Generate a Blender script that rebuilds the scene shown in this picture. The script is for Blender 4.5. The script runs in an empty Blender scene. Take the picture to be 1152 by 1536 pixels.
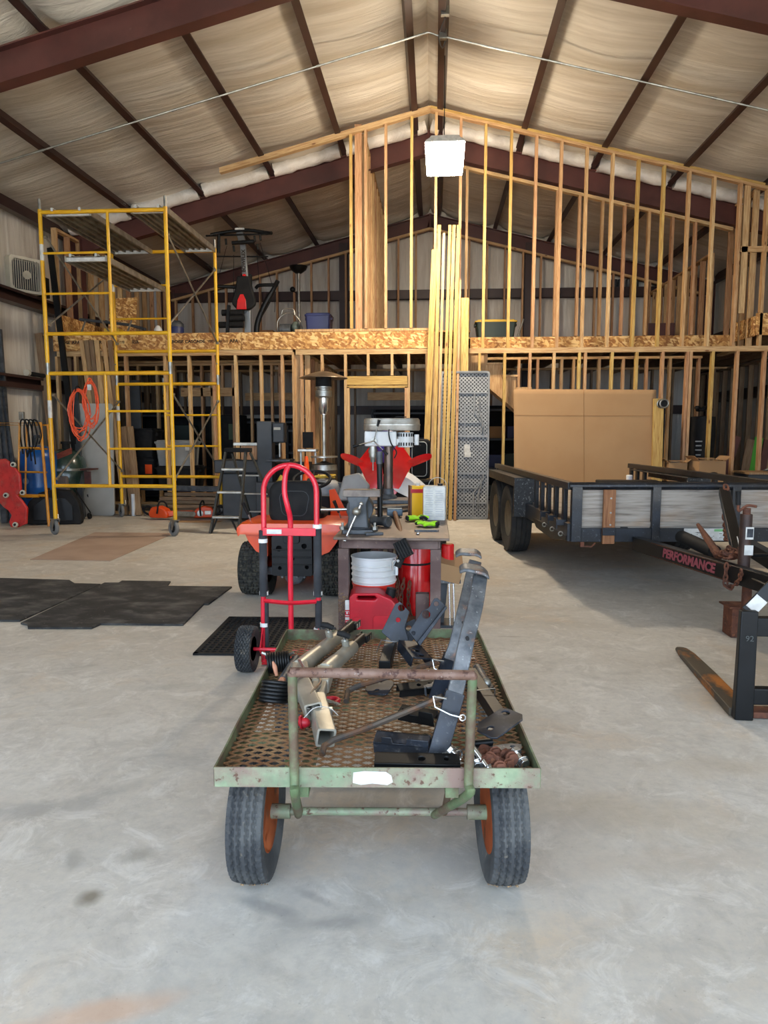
import bpy, bmesh, math, random
from mathutils import Vector as V, Matrix, Euler, noise
from mathutils.geometry import tessellate_polygon
random.seed(7)
rad = math.radians
PI = math.pi
sc = bpy.context.scene
COL = sc.collection
WM = {}
I4 = Matrix.Identity(4)

# ------------------------------------------------------------------ camera
CAM_H, PITCH, YAW, FPX = 1.35, rad(6.32), rad(4.03), 1065.0
cam_data = bpy.data.cameras.new('camera')
cam_data.sensor_fit = 'VERTICAL'
cam_data.sensor_height = 36.0
cam_data.lens = FPX / 1536.0 * 36.0
cam_data.clip_start = 0.05
cam_data.clip_end = 300
cam = bpy.data.objects.new('camera', cam_data)
COL.objects.link(cam)
cam.location = (0, 0, CAM_H)
cam.rotation_euler = (rad(90) - PITCH, 0, YAW)
sc.camera = cam
_f = V((-math.sin(YAW) * math.cos(PITCH), math.cos(YAW) * math.cos(PITCH), -math.sin(PITCH)))
_r = V((math.cos(YAW), math.sin(YAW), 0))
_u = _r.cross(_f)


def P(u, v, X=None, Y=None, Z=None):
    """measured photo position -> place in the building, on a known plane"""
    d = _f + _r * ((u - 576) / FPX) + _u * ((768 - v) / FPX)
    if X is not None:
        t = X / d.x
    elif Y is not None:
        t = Y / d.y
    else:
        t = (Z - CAM_H) / d.z
    return V((0, 0, CAM_H)) + d * t


# ------------------------------------------------------------------ object helpers
def put(o, M, parent=None):
    COL.objects.link(o)
    WM[o.name] = M.copy()
    if parent is not None:
        o.parent = parent
        o.matrix_basis = WM[parent.name].inverted() @ M
    else:
        o.matrix_basis = M
    return o


def tag(o, label=None, cat=None, group=None, kind=None):
    if label:
        o['label'] = label
    if cat:
        o['category'] = cat
    if group:
        o['group'] = group
    if kind:
        o['kind'] = kind
    return o


def thing(name, label, cat, loc=(0, 0, 0), rz=0.0, group=None, rot=None):
    o = bpy.data.objects.new(name, None)
    o.empty_display_size = 0.1
    M = Matrix.Translation(V(loc)) @ (rot.to_4x4() if rot is not None else Matrix.Rotation(rz, 4, 'Z'))
    put(o, M)
    return tag(o, label, cat, group)


def kids(o):
    return [c for c in bpy.data.objects if c.parent == o]


def copy_tree(o, M=None, parent=None, label=None, _ch=None):
    c = o.copy()
    COL.objects.link(c)
    c.parent = parent
    if parent is None:
        c.matrix_basis = M
        WM[c.name] = M.copy()
        if label:
            c['label'] = label
    else:
        WM[c.name] = WM[parent.name] @ c.matrix_basis
    for k in kids(o):
        copy_tree(k, None, c)
    return c


def frame(a, b, up=(0, 0, 1)):
    """matrix with Z running from a towards b"""
    a, b = V(a), V(b)
    z = (b - a).normalized()
    u = V(up)
    if abs(z.dot(u.normalized())) > 0.999:
        u = V((0, 1, 0))
    x = u.cross(z).normalized()
    y = z.cross(x)
    M = Matrix((x, y, z)).transposed().to_4x4()
    M.translation = a
    return M


def T(x, y=None, z=None):
    return Matrix.Translation(V(x) if y is None else V((x, y, z)))


def RX(d):
    return Matrix.Rotation(rad(d), 4, 'X')


def RY(d):
    return Matrix.Rotation(rad(d), 4, 'Y')


def RZ(d):
    return Matrix.Rotation(rad(d), 4, 'Z')


def rr(w, h, r, n=4):
    """rounded rectangle outline"""
    pts = []
    for cx, cy, a0 in ((w / 2 - r, h / 2 - r, 0), (-w / 2 + r, h / 2 - r, 90), (-w / 2 + r, -h / 2 + r, 180), (w / 2 - r, -h / 2 + r, 270)):
        for i in range(n + 1):
            a = rad(a0 + 90 * i / n)
            pts.append((cx + r * math.cos(a), cy + r * math.sin(a)))
    return pts


def circ(cx, cy, r, n=14, ry=None):
    return [(cx + r * math.cos(2 * PI * i / n), cy + (ry or r) * math.sin(2 * PI * i / n)) for i in range(n)]


def arc(c, r, a0, a1, n, ax=V((1, 0, 0)), ay=V((0, 0, 1))):
    return [V(c) + ax * (r * math.cos(rad(a0 + (a1 - a0) * i / n))) + ay * (r * math.sin(rad(a0 + (a1 - a0) * i / n))) for i in range(n + 1)]


def smooth_path(pts, k=6):
    """Catmull-Rom through the points"""
    pts = [V(p) for p in pts]
    q = [pts[0] * 2 - pts[1]] + pts + [pts[-1] * 2 - pts[-2]]
    out = []
    for i in range(1, len(q) - 2):
        a, b, c, d = q[i - 1:i + 3]
        for j in range(k):
            t = j / k
            out.append(0.5 * ((2 * b) + (c - a) * t + (2 * a - 5 * b + 4 * c - d) * t * t + (3 * b - a - 3 * c + d) * t ** 3))
    out.append(pts[-1])
    return out


class MB:
    def __init__(self, M=None):
        self.v, self.f, self.mi = [], [], []
        self.M = M or I4
        self.cur = 0

    def add(self, vs, fs, M=None):
        b = len(self.v)
        A = self.M @ M if M is not None else self.M
        self.v += [A @ V(p) for p in vs]
        self.f += [tuple(b + i for i in f) for f in fs]
        self.mi += [self.cur] * len(fs)
        return self

    def box(self, c, s, M=None):
        x, y, z = [k / 2 for k in s]
        vs = [(c[0] + i * x, c[1] + j * y, c[2] + k * z) for i in (-1, 1) for j in (-1, 1) for k in (-1, 1)]
        fs = [(0, 1, 3, 2), (4, 6, 7, 5), (0, 4, 5, 1), (2, 3, 7, 6), (0, 2, 6, 4), (1, 5, 7, 3)]
        return self.add(vs, fs, M)

    def bar(self, a, b, w, h, up=(0, 0, 1)):
        L = (V(b) - V(a)).length
        return self.box((0, 0, L / 2), (w, h, L), frame(a, b, up))

    def tube(self, pts, r, n=10, closed=False, caps=True):
        pts = [V(p) for p in pts]
        m = len(pts)
        rs = r if isinstance(r, (list, tuple)) else [r] * m
        tans = []
        for i in range(m):
            a = pts[(i - 1) % m] if (closed or i > 0) else pts[0]
            b = pts[(i + 1) % m] if (closed or i < m - 1) else pts[-1]
            tans.append((b - a).normalized() if (b - a).length > 1e-9 else V((0, 0, 1)))
        t0 = tans[0]
        u = V((0, 0, 1)) if abs(t0.z) < 0.9 else V((1, 0, 0))
        nrm = (u - t0 * u.dot(t0)).normalized()
        vs, fs = [], []
        for i in range(m):
            nrm = (nrm - tans[i] * nrm.dot(tans[i]))
            nrm = nrm.normalized() if nrm.length > 1e-6 else tans[i].orthogonal().normalized()
            bi = tans[i].cross(nrm)
            for k in range(n):
                a = 2 * PI * k / n
                vs.append(pts[i] + (nrm * math.cos(a) + bi * math.sin(a)) * rs[i])
        lim = m if closed else m - 1
        for i in range(lim):
            j = (i + 1) % m
            for k in range(n):
                l = (k + 1) % n
                fs.append((i * n + k, i * n + l, j * n + l, j * n + k))
        if caps and not closed:
            fs.append(tuple(range(n - 1, -1, -1)))
            fs.append(tuple((m - 1) * n + k for k in range(n)))
        return self.add(vs, fs)

    def cyl(self, a, b, r, r2=None, n=16):
        return self.tube([a, b], [r, r if r2 is None else r2], n)

    def lathe(self, prof, n=24, M=None, closed=False):
        """(r, z) outline turned about Z"""
        vs, fs = [], []
        m = len(prof)
        for i in range(n):
            a = 2 * PI * i / n
            for r, z in prof:
                vs.append((r * math.cos(a), r * math.sin(a), z))
        for i in range(n):
            j = (i + 1) % n
            for k in range(m if closed else m - 1):
                l = (k + 1) % m
                fs.append((i * m + k, j * m + k, j * m + l, i * m + l))
        if not closed:
            if prof[0][0] > 1e-6:
                fs.append(tuple(i * m for i in range(n - 1, -1, -1)))
            if prof[-1][0] > 1e-6:
                fs.append(tuple(i * m + m - 1 for i in range(n)))
        return self.add(vs, fs, M)

    def prism(self, poly, t, M=None, holes=()):
        """outline in XY pushed along Z by t"""
        loops = [list(poly)] + [list(h) for h in holes]
        flat = [p for l in loops for p in l]
        n = len(flat)
        vs = [(p[0], p[1], 0) for p in flat] + [(p[0], p[1], t) for p in flat]
        fs = []
        if holes:
            tris = tessellate_polygon([[V((p[0], p[1], 0)) for p in l] for l in loops])
            for a, b, c in tris:
                fs.append((c, b, a))
                fs.append((n + a, n + b, n + c))
        else:
            fs.append(tuple(range(n - 1, -1, -1)))
            fs.append(tuple(range(n, 2 * n)))
        s = 0
        for l in loops:
            m = len(l)
            for i in range(m):
                j = (i + 1) % m
                fs.append((s + i, s + j, n + s + j, n + s + i))
            s += m
        return self.add(vs, fs, M)

    def grid(self, fn, nu, nv, cu=False, cv=False):
        vs = [fn(i / (nu if cu else nu - 1), j / (nv if cv else nv - 1)) for i in range(nu) for j in range(nv)]
        fs = []
        for i in range(nu if cu else nu - 1):
            for j in range(nv if cv else nv - 1):
                a, b = (i + 1) % nu, (j + 1) % nv
                fs.append((i * nv + j, a * nv + j, a * nv + b, i * nv + b))
        return self.add(vs, fs)

    def sphere(self, c, r, n=14, s=(1, 1, 1), M=None):
        m = n // 2
        prof = [(r * math.sin(PI * k / m), -r * math.cos(PI * k / m)) for k in range(m + 1)]
        prof[0] = (0, -r)
        prof[-1] = (0, r)
        A = T(c) @ (M or I4) @ Matrix.Diagonal((s[0], s[1], s[2], 1))
        return self.lathe(prof, n, A)

    def torus(self, M, R, r, n=24, m=8, sx=1.0):
        return self.add(*_torus(R, r, n, m, sx), M)

    def chain(self, pts, L=0.05, r=0.006, w=0.6):
        pts = [V(p) for p in pts]
        acc, out = 0.0, [pts[0]]
        for a, b in zip(pts, pts[1:]):
            d = (b - a).length
            t = L * 0.72 - acc
            while t < d:
                out.append(a + (b - a) * (t / d))
                t += L * 0.72
            acc = d - (t - L * 0.72)
        for i in range(len(out) - 1):
            a, b = out[i], out[i + 1]
            Mx = frame(a, b) @ RZ(90 * (i % 2) + 20)
            q = []
            for k in range(12):
                an = 2 * PI * k / 12
                q.append(V((math.cos(an) * L * w / 2 * 0.8, 0, L * 0.36 + math.sin(an) * L * 0.5)))
            s = MB(self.M @ Mx)
            s.tube(q, r, 6, closed=True)
            o = len(self.v)
            self.v += s.v
            self.f += [tuple(o + i for i in f) for f in s.f]
            self.mi += [self.cur] * len(s.f)
        return self

    def build(self, name, mat, parent=None, bevel=0, seg=2, sub=0, L=False, sharp=38, M0=None, flat=False):
        """link everything collected so far as one object; L: coordinates are the parent's own"""
        if M0 is None:
            A = WM[parent.name] if L else I4
            lo = V([min(p[i] for p in self.v) for i in range(3)])
            hi = V([max(p[i] for p in self.v) for i in range(3)])
            o0 = (lo + hi) / 2
            if parent is None:
                o0.z = lo.z
            A = A @ T(o0)
        else:
            A, o0 = M0, V((0, 0, 0))
        me = bpy.data.meshes.new(name)
        me.from_pydata([p - o0 for p in self.v], [], self.f)
        for m in (mat if isinstance(mat, (list, tuple)) else [mat]):
            me.materials.append(m)
        me.polygons.foreach_set('material_index', self.mi)
        me.update()
        bm = bmesh.new()
        bm.from_mesh(me)
        bmesh.ops.recalc_face_normals(bm, faces=bm.faces)
        bm.to_mesh(me)
        bm.free()
        if not flat:
            me.polygons.foreach_set('use_smooth', [True] * len(me.polygons))
            me.set_sharp_from_angle(angle=rad(sharp))
        o = bpy.data.objects.new(name, me)
        put(o, A, parent)
        if bevel:
            b = o.modifiers.new('bevel', 'BEVEL')
            b.width = bevel
            b.segments = seg
            b.limit_method = 'ANGLE'
            b.angle_limit = rad(35)
        if sub:
            s = o.modifiers.new('sub', 'SUBSURF')
            s.levels = s.render_levels = sub
        return o


def _torus(R, r, n, m, sx):
    vs, fs = [], []
    for i in range(n):
        a = 2 * PI * i / n
        for j in range(m):
            b = 2 * PI * j / m
            vs.append(((R + r * math.cos(b)) * math.cos(a) * sx, (R + r * math.cos(b)) * math.sin(a), r * math.sin(b)))
    for i in range(n):
        for j in range(m):
            fs.append((i * m + j, ((i + 1) % n) * m + j, ((i + 1) % n) * m + (j + 1) % m, i * m + (j + 1) % m))
    return vs, fs


_stick_n = 0


def stick(name, a, b, w, d, mat, parent=None, up=(0, 1, 0), bevel=0.0):
    """a length of timber or steel, its own local Z along the grain; w across, d along `up`"""
    Ln = (V(b) - V(a)).length
    m = MB()
    m.box((0, 0, Ln / 2), (w, d, Ln))
    return m.build(name, mat, parent, bevel=bevel, M0=frame(a, b, up))


def text(s, size, M, mat, parent, name='lettering', ext=0.0015, align='CENTER', bold=0.0, shear=0.0, sx=1.0):
    cu = bpy.data.curves.new('txt', 'FONT')
    cu.body = s
    cu.size = size
    cu.extrude = ext
    cu.align_x = align
    cu.align_y = 'CENTER'
    cu.offset = bold
    cu.shear = shear
    cu.resolution_u = 3
    o = bpy.data.objects.new('txt', cu)
    me = bpy.data.meshes.new_from_object(o)
    bpy.data.objects.remove(o)
    me.name = name
    if sx != 1.0:
        me.transform(Matrix.Diagonal((sx, 1, 1, 1)))
    me.materials.clear()
    me.materials.append(mat)
    ob = bpy.data.objects.new(name, me)
    return put(ob, M, parent)


# ------------------------------------------------------------------ materials
def lin(c):
    def g(x):
        x = x / 255.0
        return x / 12.92 if x <= 0.04045 else ((x + 0.055) / 1.055) ** 2.4
    return (g(c[0]), g(c[1]), g(c[2]), 1.0)


class NT:
    def __init__(self, name):
        self.m = bpy.data.materials.new(name)
        self.m.use_nodes = True
        self.t = self.m.node_tree
        self.t.nodes.clear()
        self.out = self.n('ShaderNodeOutputMaterial')
        self.b = self.n('ShaderNodeBsdfPrincipled')
        self.l(self.b.outputs[0], self.out.inputs[0])
        self.tc = self.n('ShaderNodeTexCoord')

    def n(self, t, **kw):
        x = self.t.nodes.new(t)
        for k, v in kw.items():
            setattr(x, k, v)
        return x

    def l(self, a, b):
        self.t.links.new(a, b)

    def s(self, k, v):
        self.b.inputs[k].default_value = v

    def map(self, scale=(1, 1, 1), loc=(0, 0, 0), rot=(0, 0, 0), src=None, coord='Object'):
        mp = self.n('ShaderNodeMapping')
        self.l(src or self.tc.outputs[coord], mp.inputs[0])
        mp.inputs[1].default_value = loc
        mp.inputs[2].default_value = rot
        mp.inputs[3].default_value = scale
        return mp.outputs[0]

    def noise(self, vec, scale, detail=4, rough=.55, dist=0):
        x = self.n('ShaderNodeTexNoise')
        self.l(vec, x.inputs['Vector'])
        x.inputs['Scale'].default_value = scale
        x.inputs['Detail'].default_value = detail
        x.inputs['Roughness'].default_value = rough
        x.inputs['Distortion'].default_value = dist
        return x.outputs[0]

    def ramp(self, fac, stops):
        x = self.n('ShaderNodeValToRGB')
        self.l(fac, x.inputs[0])
        e = x.color_ramp.elements
        while len(e) > len(stops):
            e.remove(e[-1])
        while len(e) < len(stops):
            e.new(0.5)
        for i, (p, c) in enumerate(stops):
            e[i].position = p
            e[i].color = c if len(c) == 4 else lin(c)
        return x.outputs[0]

    def step(self, fac, lo, hi):
        x = self.n('ShaderNodeMapRange')
        self.l(fac, x.inputs[0])
        x.inputs[1].default_value = lo
        x.inputs[2].default_value = hi
        return x.outputs[0]

    def mix(self, fac, a, b, mode='MIX'):
        x = self.n('ShaderNodeMix', data_type='RGBA', blend_type=mode)
        if isinstance(fac, (int, float)):
            x.inputs[0].default_value = fac
        else:
            self.l(fac, x.inputs[0])
        for s, k in ((a, 6), (b, 7)):
            if isinstance(s, tuple):
                x.inputs[k].default_value = s if len(s) == 4 else lin(s)
            else:
                self.l(s, x.inputs[k])
        return x.outputs[2]

    def math(self, op, a, b=0.0):
        x = self.n('ShaderNodeMath', operation=op)
        for s, k in ((a, 0), (b, 1)):
            if isinstance(s, (int, float)):
                x.inputs[k].default_value = s
            else:
                self.l(s, x.inputs[k])
        return x.outputs[0]

    def bump(self, h, strength=.3, dist=.01):
        x = self.n('ShaderNodeBump')
        x.inputs['Strength'].default_value = strength
        x.inputs['Distance'].default_value = dist
        self.l(h, x.inputs['Height'])
        self.l(x.outputs[0], self.b.inputs['Normal'])

    def color(self, c):
        if isinstance(c, tuple):
            self.b.inputs['Base Color'].default_value = c if len(c) == 4 else lin(c)
        else:
            self.l(c, self.b.inputs['Base Color'])


def mat(name, base, var=None, vs=4, vlo=.42, vhi=.6, rust=None, rs=14, rlo=.56, rhi=.66, rough=.5, metal=0.0, bump=0.0, bs=60,
        stretch=(1, 1, 1), speck=None, ss=120, slo=.68, shi=.74, coat=0.0, spec=None, emit=None):
    """paint / metal / plastic: base colour, broad variation, worn-through colour, fine specks"""
    k = NT(name)
    vec = k.map(stretch)
    c = lin(base)
    if var:
        c = k.mix(k.step(k.noise(vec, vs, 5), vlo, vhi), c, var)
    if rust:
        c = k.mix(k.step(k.noise(vec, rs, 7, .65), rlo, rhi), c, rust)
    if speck:
        c = k.mix(k.step(k.noise(vec, ss, 3, .6), slo, shi), c, speck)
    k.color(c)
    k.s('Roughness', rough)
    k.s('Metallic', metal)
    if coat:
        k.s('Coat Weight', coat)
    if spec is not None:
        k.s('Specular IOR Level', spec)
    if bump:
        k.bump(k.noise(vec, bs, 5), bump, .004)
    if emit:
        k.s('Emission Color', lin(base))
        k.s('Emission Strength', emit)
    return k.m


def wood(name, a, b, c, knot=(110, 70, 35), rough=.65, spread=1.0):
    k = NT(name)
    oi = k.n('ShaderNodeObjectInfo')
    off = k.n('ShaderNodeVectorMath', operation='SCALE')
    comb = k.n('ShaderNodeCombineXYZ')
    for i in range(3):
        k.l(oi.outputs['Random'], comb.inputs[i])
    k.l(comb.outputs[0], off.inputs[0])
    off.inputs['Scale'].default_value = 37.0
    ad = k.n('ShaderNodeVectorMath', operation='ADD')
    k.l(k.tc.outputs['Object'], ad.inputs[0])
    k.l(off.outputs[0], ad.inputs[1])
    vec = k.map((1, 1, .045), src=ad.outputs[0])
    hue = k.ramp(oi.outputs['Random'], [(0.0, a), (0.5, b), (1.0, c)])
    g = k.noise(vec, 90, 4, .6, .6)
    dark = k.mix(1.0, hue, (196, 168, 140), 'MULTIPLY')
    col = k.mix(k.step(g, .38, .68), hue, dark)
    kn = k.n('ShaderNodeTexVoronoi')
    k.l(k.map((4.0, 4.0, 1.5), src=ad.outputs[0]), kn.inputs['Vector'])
    kn.inputs['Scale'].default_value = 1.3
    col = k.mix(k.math('SUBTRACT', 1.0, k.step(kn.outputs['Distance'], .04, .085)), col, knot)
    k.color(col)
    k.s('Roughness', rough)
    k.bump(g, .15, .002)
    return k.m
# ------------------------------------------------------------------ material library
def concrete():
    k = NT('concrete')
    v = k.map()
    c = k.mix(k.step(k.noise(v, .55, 6, .6, .4), .36, .66), (200, 196, 187), (178, 171, 158))
    c = k.mix(k.math('MULTIPLY', k.step(k.noise(v, 2.2, 7, .68, .8), .5, .72), .55), c, (150, 146, 138))
    c = k.mix(k.math('MULTIPLY', k.step(k.noise(k.map((1, 1, 1), (4, 9, 0)), 1.3, 5, .6, .5), .54, .7), .5), c, (196, 172, 140))
    c = k.mix(k.math('MULTIPLY', k.step(k.noise(v, 26, 6, .75), .42, .68), .5), c, (166, 164, 160))
    c = k.mix(k.math('MULTIPLY', k.step(k.noise(v, 7, 6, .76, .6), .5, .7), .55), c, (160, 154, 144))
    c = k.mix(k.math('MULTIPLY', k.step(k.noise(k.map((1, 1, 1), (7, 3, 0)), 5, 6, .78, .9), .52, .68), .5), c, (222, 219, 212))
    c = k.mix(k.math('MULTIPLY', k.step(k.noise(v, 70, 3), .66, .74), .35), c, (120, 116, 110))
    # tyre scuffs, oil spots and drag marks lying on the slab
    dn = k.n('ShaderNodeTexNoise')
    k.l(v, dn.inputs['Vector'])
    dn.inputs['Scale'].default_value = 9
    dn.inputs['Detail'].default_value = 4
    for (x, y, rx, ry, rot, col, f) in STAINS:
        mp = k.n('ShaderNodeMapping', vector_type='TEXTURE')
        k.l(k.tc.outputs['Object'], mp.inputs[0])
        mp.inputs[1].default_value = (x, y, 0)
        mp.inputs[2].default_value = (0, 0, rad(rot))
        mp.inputs[3].default_value = (rx, ry, 1)
        ln = k.n('ShaderNodeVectorMath', operation='LENGTH')
        k.l(mp.outputs[0], ln.inputs[0])
        d = k.math('ADD', ln.outputs['Value'], k.math('MULTIPLY', dn.outputs[0], 1.3))
        c = k.mix(k.math('MULTIPLY', k.step(d, 1.75, .95), f), c, col)
    k.color(c)
    k.s('Roughness', .72)
    k.s('Specular IOR Level', .3)
    k.bump(k.noise(v, 40, 6, .7), .12, .004)
    return k.m


def _st(u, v, rx, ry, rot=0, col=(128, 120, 106), f=.6):
    p = P(u, v, Z=0)
    return (p.x, p.y, rx, ry, rot, col, f)


STAINS = [_st(138, 1345, .045, .045, 0, (112, 104, 88), .8), _st(208, 1284, .07, .05, 10, (140, 136, 126), .6), _st(110, 1292, .03, .07, 20, (140, 136, 128), .5),
          _st(400, 1360, .16, .03, -20, (140, 138, 134), .6), _st(500, 1385, .15, .035, 8, (138, 136, 132), .6), _st(470, 1345, .1, .02, -30, (146, 142, 138), .5),
          _st(40, 1215, .3, .07, 15, (140, 138, 134), .55), _st(160, 1190, .2, .05, 35, (146, 144, 138), .4), _st(150, 1520, .22, .05, 20, (196, 160, 132), .6),
          _st(930, 1220, .6, .16, -8, (168, 156, 136), .45), _st(1010, 1290, .4, .1, 12, (172, 160, 144), .4), _st(640, 1290, .35, .12, 4, (158, 156, 152), .35),
          _st(800, 1240, .3, .12, 15, (160, 158, 156), .3), _st(255, 1030, .3, .07, 5, (150, 148, 140), .4), _st(1100, 1150, .35, .1, 5, (172, 160, 140), .4),
          _st(770, 955, .1, .02, 0, (128, 118, 104), .4), _st(800, 990, .05, .12, 20, (140, 132, 118), .3), _st(330, 1080, .18, .04, 10, (150, 148, 142), .4)]
m_floor = concrete()


def insulation(name, base, shade, sx, sy, sz, bs=.5, rough=.42):
    k = NT(name)
    v = k.map((sx, sy, sz))
    a = k.noise(v, 1.0, 6, .62, .5)
    b = k.noise(k.map((sx * .35, sy * .35, sz * .35)), 1.0, 4, .5)
    c = k.mix(k.step(a, .35, .68), shade, base)
    c = k.mix(k.math('MULTIPLY', k.step(b, .45, .7), .35), c, (168, 150, 118))
    k.color(c)
    k.s('Roughness', rough)
    k.bump(a, bs, .05)
    return k.m


m_insul = insulation('vinyl_roof_insulation', (226, 220, 208), (200, 192, 178), .8, 9, 2, .55)
m_inswall = insulation('vinyl_wall_insulation', (230, 226, 216), (206, 198, 186), 9, 9, .8, .45)
m_fold = insulation('vinyl_fold', (240, 236, 230), (222, 216, 208), 5, 5, 5, .5)
m_brown = mat('brown_primer_steel', (90, 50, 44), (76, 42, 37), vs=2, rust=(104, 74, 66), rs=9, rlo=.66, rhi=.78, rough=.45, bump=.08, bs=200)
m_brown2 = mat('dark_brown_purlin_steel', (60, 38, 33), (52, 32, 28), vs=2, rust=(84, 60, 54), rs=9, rlo=.66, rhi=.78, rough=.45)
m_wood = wood('pine_framing', (208, 178, 132), (200, 164, 116), (216, 188, 140))
m_fir = wood('fir_framing', (194, 152, 114), (202, 166, 122), (184, 140, 104))
m_yellow = wood('yellow_pine', (206, 176, 104), (198, 166, 94), (214, 188, 116))
m_dim = wood('old_and_shaded_board', (146, 122, 94), (126, 104, 80), (160, 134, 100))  # weathered boards; also paints shade onto new framing under the loft


def osb():
    k = NT('osb')
    v = k.map((1, 1, 1))
    c = k.mix(k.step(k.noise(v, 9, 4), .35, .65), (188, 138, 78), (168, 116, 60))
    for q, (ang, off, col, thr) in enumerate(((20, 0, (214, 170, 104), .5), (-38, 3, (146, 96, 48), .62), (70, 7, (226, 186, 122), .6), (-75, 11, (196, 146, 82), .5), (5, 17, (232, 196, 134), .66), (42, 23, (158, 106, 56), .62))):
        vo = k.n('ShaderNodeTexVoronoi', feature='F1')
        mp = k.n('ShaderNodeMapping', vector_type='TEXTURE')
        k.l(v, mp.inputs[0])
        mp.inputs[1].default_value = (off, off * .7, off * .3)
        mp.inputs[2].default_value = (0, rad(ang), rad(ang))
        mp.inputs[3].default_value = (.13, .05, .034)
        k.l(mp.outputs[0], vo.inputs['Vector'])
        vo.inputs['Scale'].default_value = 1.0
        sp = k.n('ShaderNodeSeparateColor')
        k.l(vo.outputs['Color'], sp.inputs[0])
        m_ = k.math('MULTIPLY', k.step(sp.outputs[0], thr, thr + .02), k.step(vo.outputs['Distance'], .62, .5))
        c = k.mix(m_, c, col)
    k.color(c)
    k.s('Roughness', .7)
    return k.m


m_osb = osb()
m_yel = mat('yellow_scaffold_paint', (232, 180, 30), (222, 164, 22), vs=3, rust=(150, 112, 50), rs=26, rlo=.68, rhi=.74, rough=.38, coat=.2)
m_galv = mat('galvanised_steel', (168, 168, 162), (140, 140, 134), vs=9, rough=.38, metal=.85)
m_alu = mat('aluminium', (186, 184, 176), (156, 152, 142), vs=7, rough=.36, metal=.8)
m_aludirty = mat('dirty_aluminium_deck', (150, 142, 124), (122, 112, 94), vs=5, rough=.5, metal=.4)
m_chrome = mat('bright_zinc', (212, 214, 214), rough=.2, metal=.95)
m_black = mat('black_paint', (13, 14, 15), (20, 21, 22), vs=5, rough=.42, spec=.3, bump=.05, bs=150)
m_matte = mat('matte_black', (19, 19, 20), (29, 29, 29), vs=9, rough=.75, spec=.3)
m_navy = mat('chipped_blue_black_steel', (18, 23, 31), (32, 39, 50), vs=12, rust=(92, 92, 92), rs=30, rlo=.58, rhi=.76, rough=.45, metal=.1, bump=.12, bs=110, speck=(150, 148, 142), ss=90, slo=.7, shi=.78)
m_wornsteel = mat('worn_grey_steel', (108, 110, 112), (70, 74, 78), vs=22, vlo=.36, vhi=.62, rust=(122, 92, 76), rs=16, rlo=.54, rhi=.68, rough=.5, metal=.4, bump=.35, bs=80, speck=(158, 160, 160), ss=70, slo=.64, shi=.72)
m_rubber = mat('tyre_rubber', (34, 35, 36), (48, 48, 47), vs=7, rough=.8, bump=.1, bs=90)
m_dusty = mat('dusty_tyre_rubber', (54, 56, 58), (80, 81, 80), vs=8, rust=(120, 112, 98), rs=26, rlo=.6, rhi=.72, rough=.85, bump=.12, bs=140)
m_turf = mat('turf_tyre_rubber', (34, 34, 31), (58, 56, 48), vs=26, rough=.85, speck=(122, 114, 86), ss=60, slo=.66, shi=.72)
m_red = mat('red_enamel', (216, 24, 52), (196, 18, 42), vs=4, rough=.35, coat=.3, speck=(120, 40, 40), ss=60, slo=.73, shi=.77)
m_redplastic = mat('red_plastic', (186, 22, 40), (164, 20, 36), vs=5, rust=(176, 104, 84), rs=7, rlo=.6, rhi=.8, rough=.42)
m_brightred = mat('bright_red', (214, 24, 26), (190, 16, 20), vs=3, rough=.25, coat=.5)
m_orange = mat('tractor_orange', (232, 84, 26), (220, 70, 18), vs=3, rough=.34, coat=.3)
m_orangecord = mat('orange_cord', (238, 98, 50), (226, 80, 36), vs=20, rough=.5)
m_green = mat('rusty_green_paint', (116, 134, 106), (142, 156, 126), vs=11, rust=(128, 106, 96), rs=7, rlo=.42, rhi=.62, speck=(92, 66, 52), ss=55, slo=.6, shi=.68, rough=.55, metal=.1, bump=.2, bs=90)
m_greenrail = mat('worn_green_rail', (84, 104, 70), (112, 128, 94), vs=7, rust=(92, 74, 58), rs=9, rlo=.42, rhi=.6, rough=.55, bump=.2, bs=90)
m_pinkrust = mat('rusty_bare_pipe', (122, 98, 86), (104, 76, 62), vs=14, rust=(70, 44, 36), rs=40, rlo=.54, rhi=.62, speck=(150, 140, 132), ss=70, slo=.66, shi=.74, rough=.6, metal=.25, bump=.3, bs=110)
m_mesh = mat('rusted_expanded_metal', (128, 94, 64), (148, 118, 84), vs=4, rust=(114, 74, 50), rs=5, rlo=.46, rhi=.64, rough=.6, metal=.3, bump=.2, bs=120)
m_rust = mat('brown_rust', (110, 66, 46), (82, 50, 38), vs=14, rust=(140, 88, 58), rs=30, rough=.8, metal=.1, bump=.3, bs=120)
m_champ = mat('champagne_aluminium', (182, 178, 164), (160, 156, 142), vs=9, rough=.42, metal=.5)
m_white = mat('white_plastic', (226, 228, 228), (212, 214, 212), vs=4, rough=.4)
m_label = mat('white_label', (210, 210, 205), (190, 190, 185), vs=16, rough=.6)
m_beige = mat('beige_plastic', (196, 190, 172), (184, 178, 160), vs=4, rough=.5)
m_tablegrey = mat('grey_table_plastic', (118, 122, 126), (140, 143, 146), vs=4, rust=(160, 160, 158), rs=6, rlo=.6, rhi=.7, rough=.55)
m_darkgrey = mat('dark_grey_enamel', (62, 66, 70), (52, 56, 60), vs=3, rough=.5)
m_castgrey = mat('grey_cast_iron', (84, 88, 92), (62, 66, 70), vs=12, rust=(112, 94, 80), rs=18, rlo=.62, rhi=.72, rough=.5, metal=.3, bump=.15, bs=120)
m_bench = mat('bench_steel_rust', (88, 68, 64), (108, 90, 84), vs=7, rust=(150, 128, 112), rs=20, rlo=.62, rhi=.72, rough=.6, metal=.3, bump=.2, bs=90)
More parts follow.
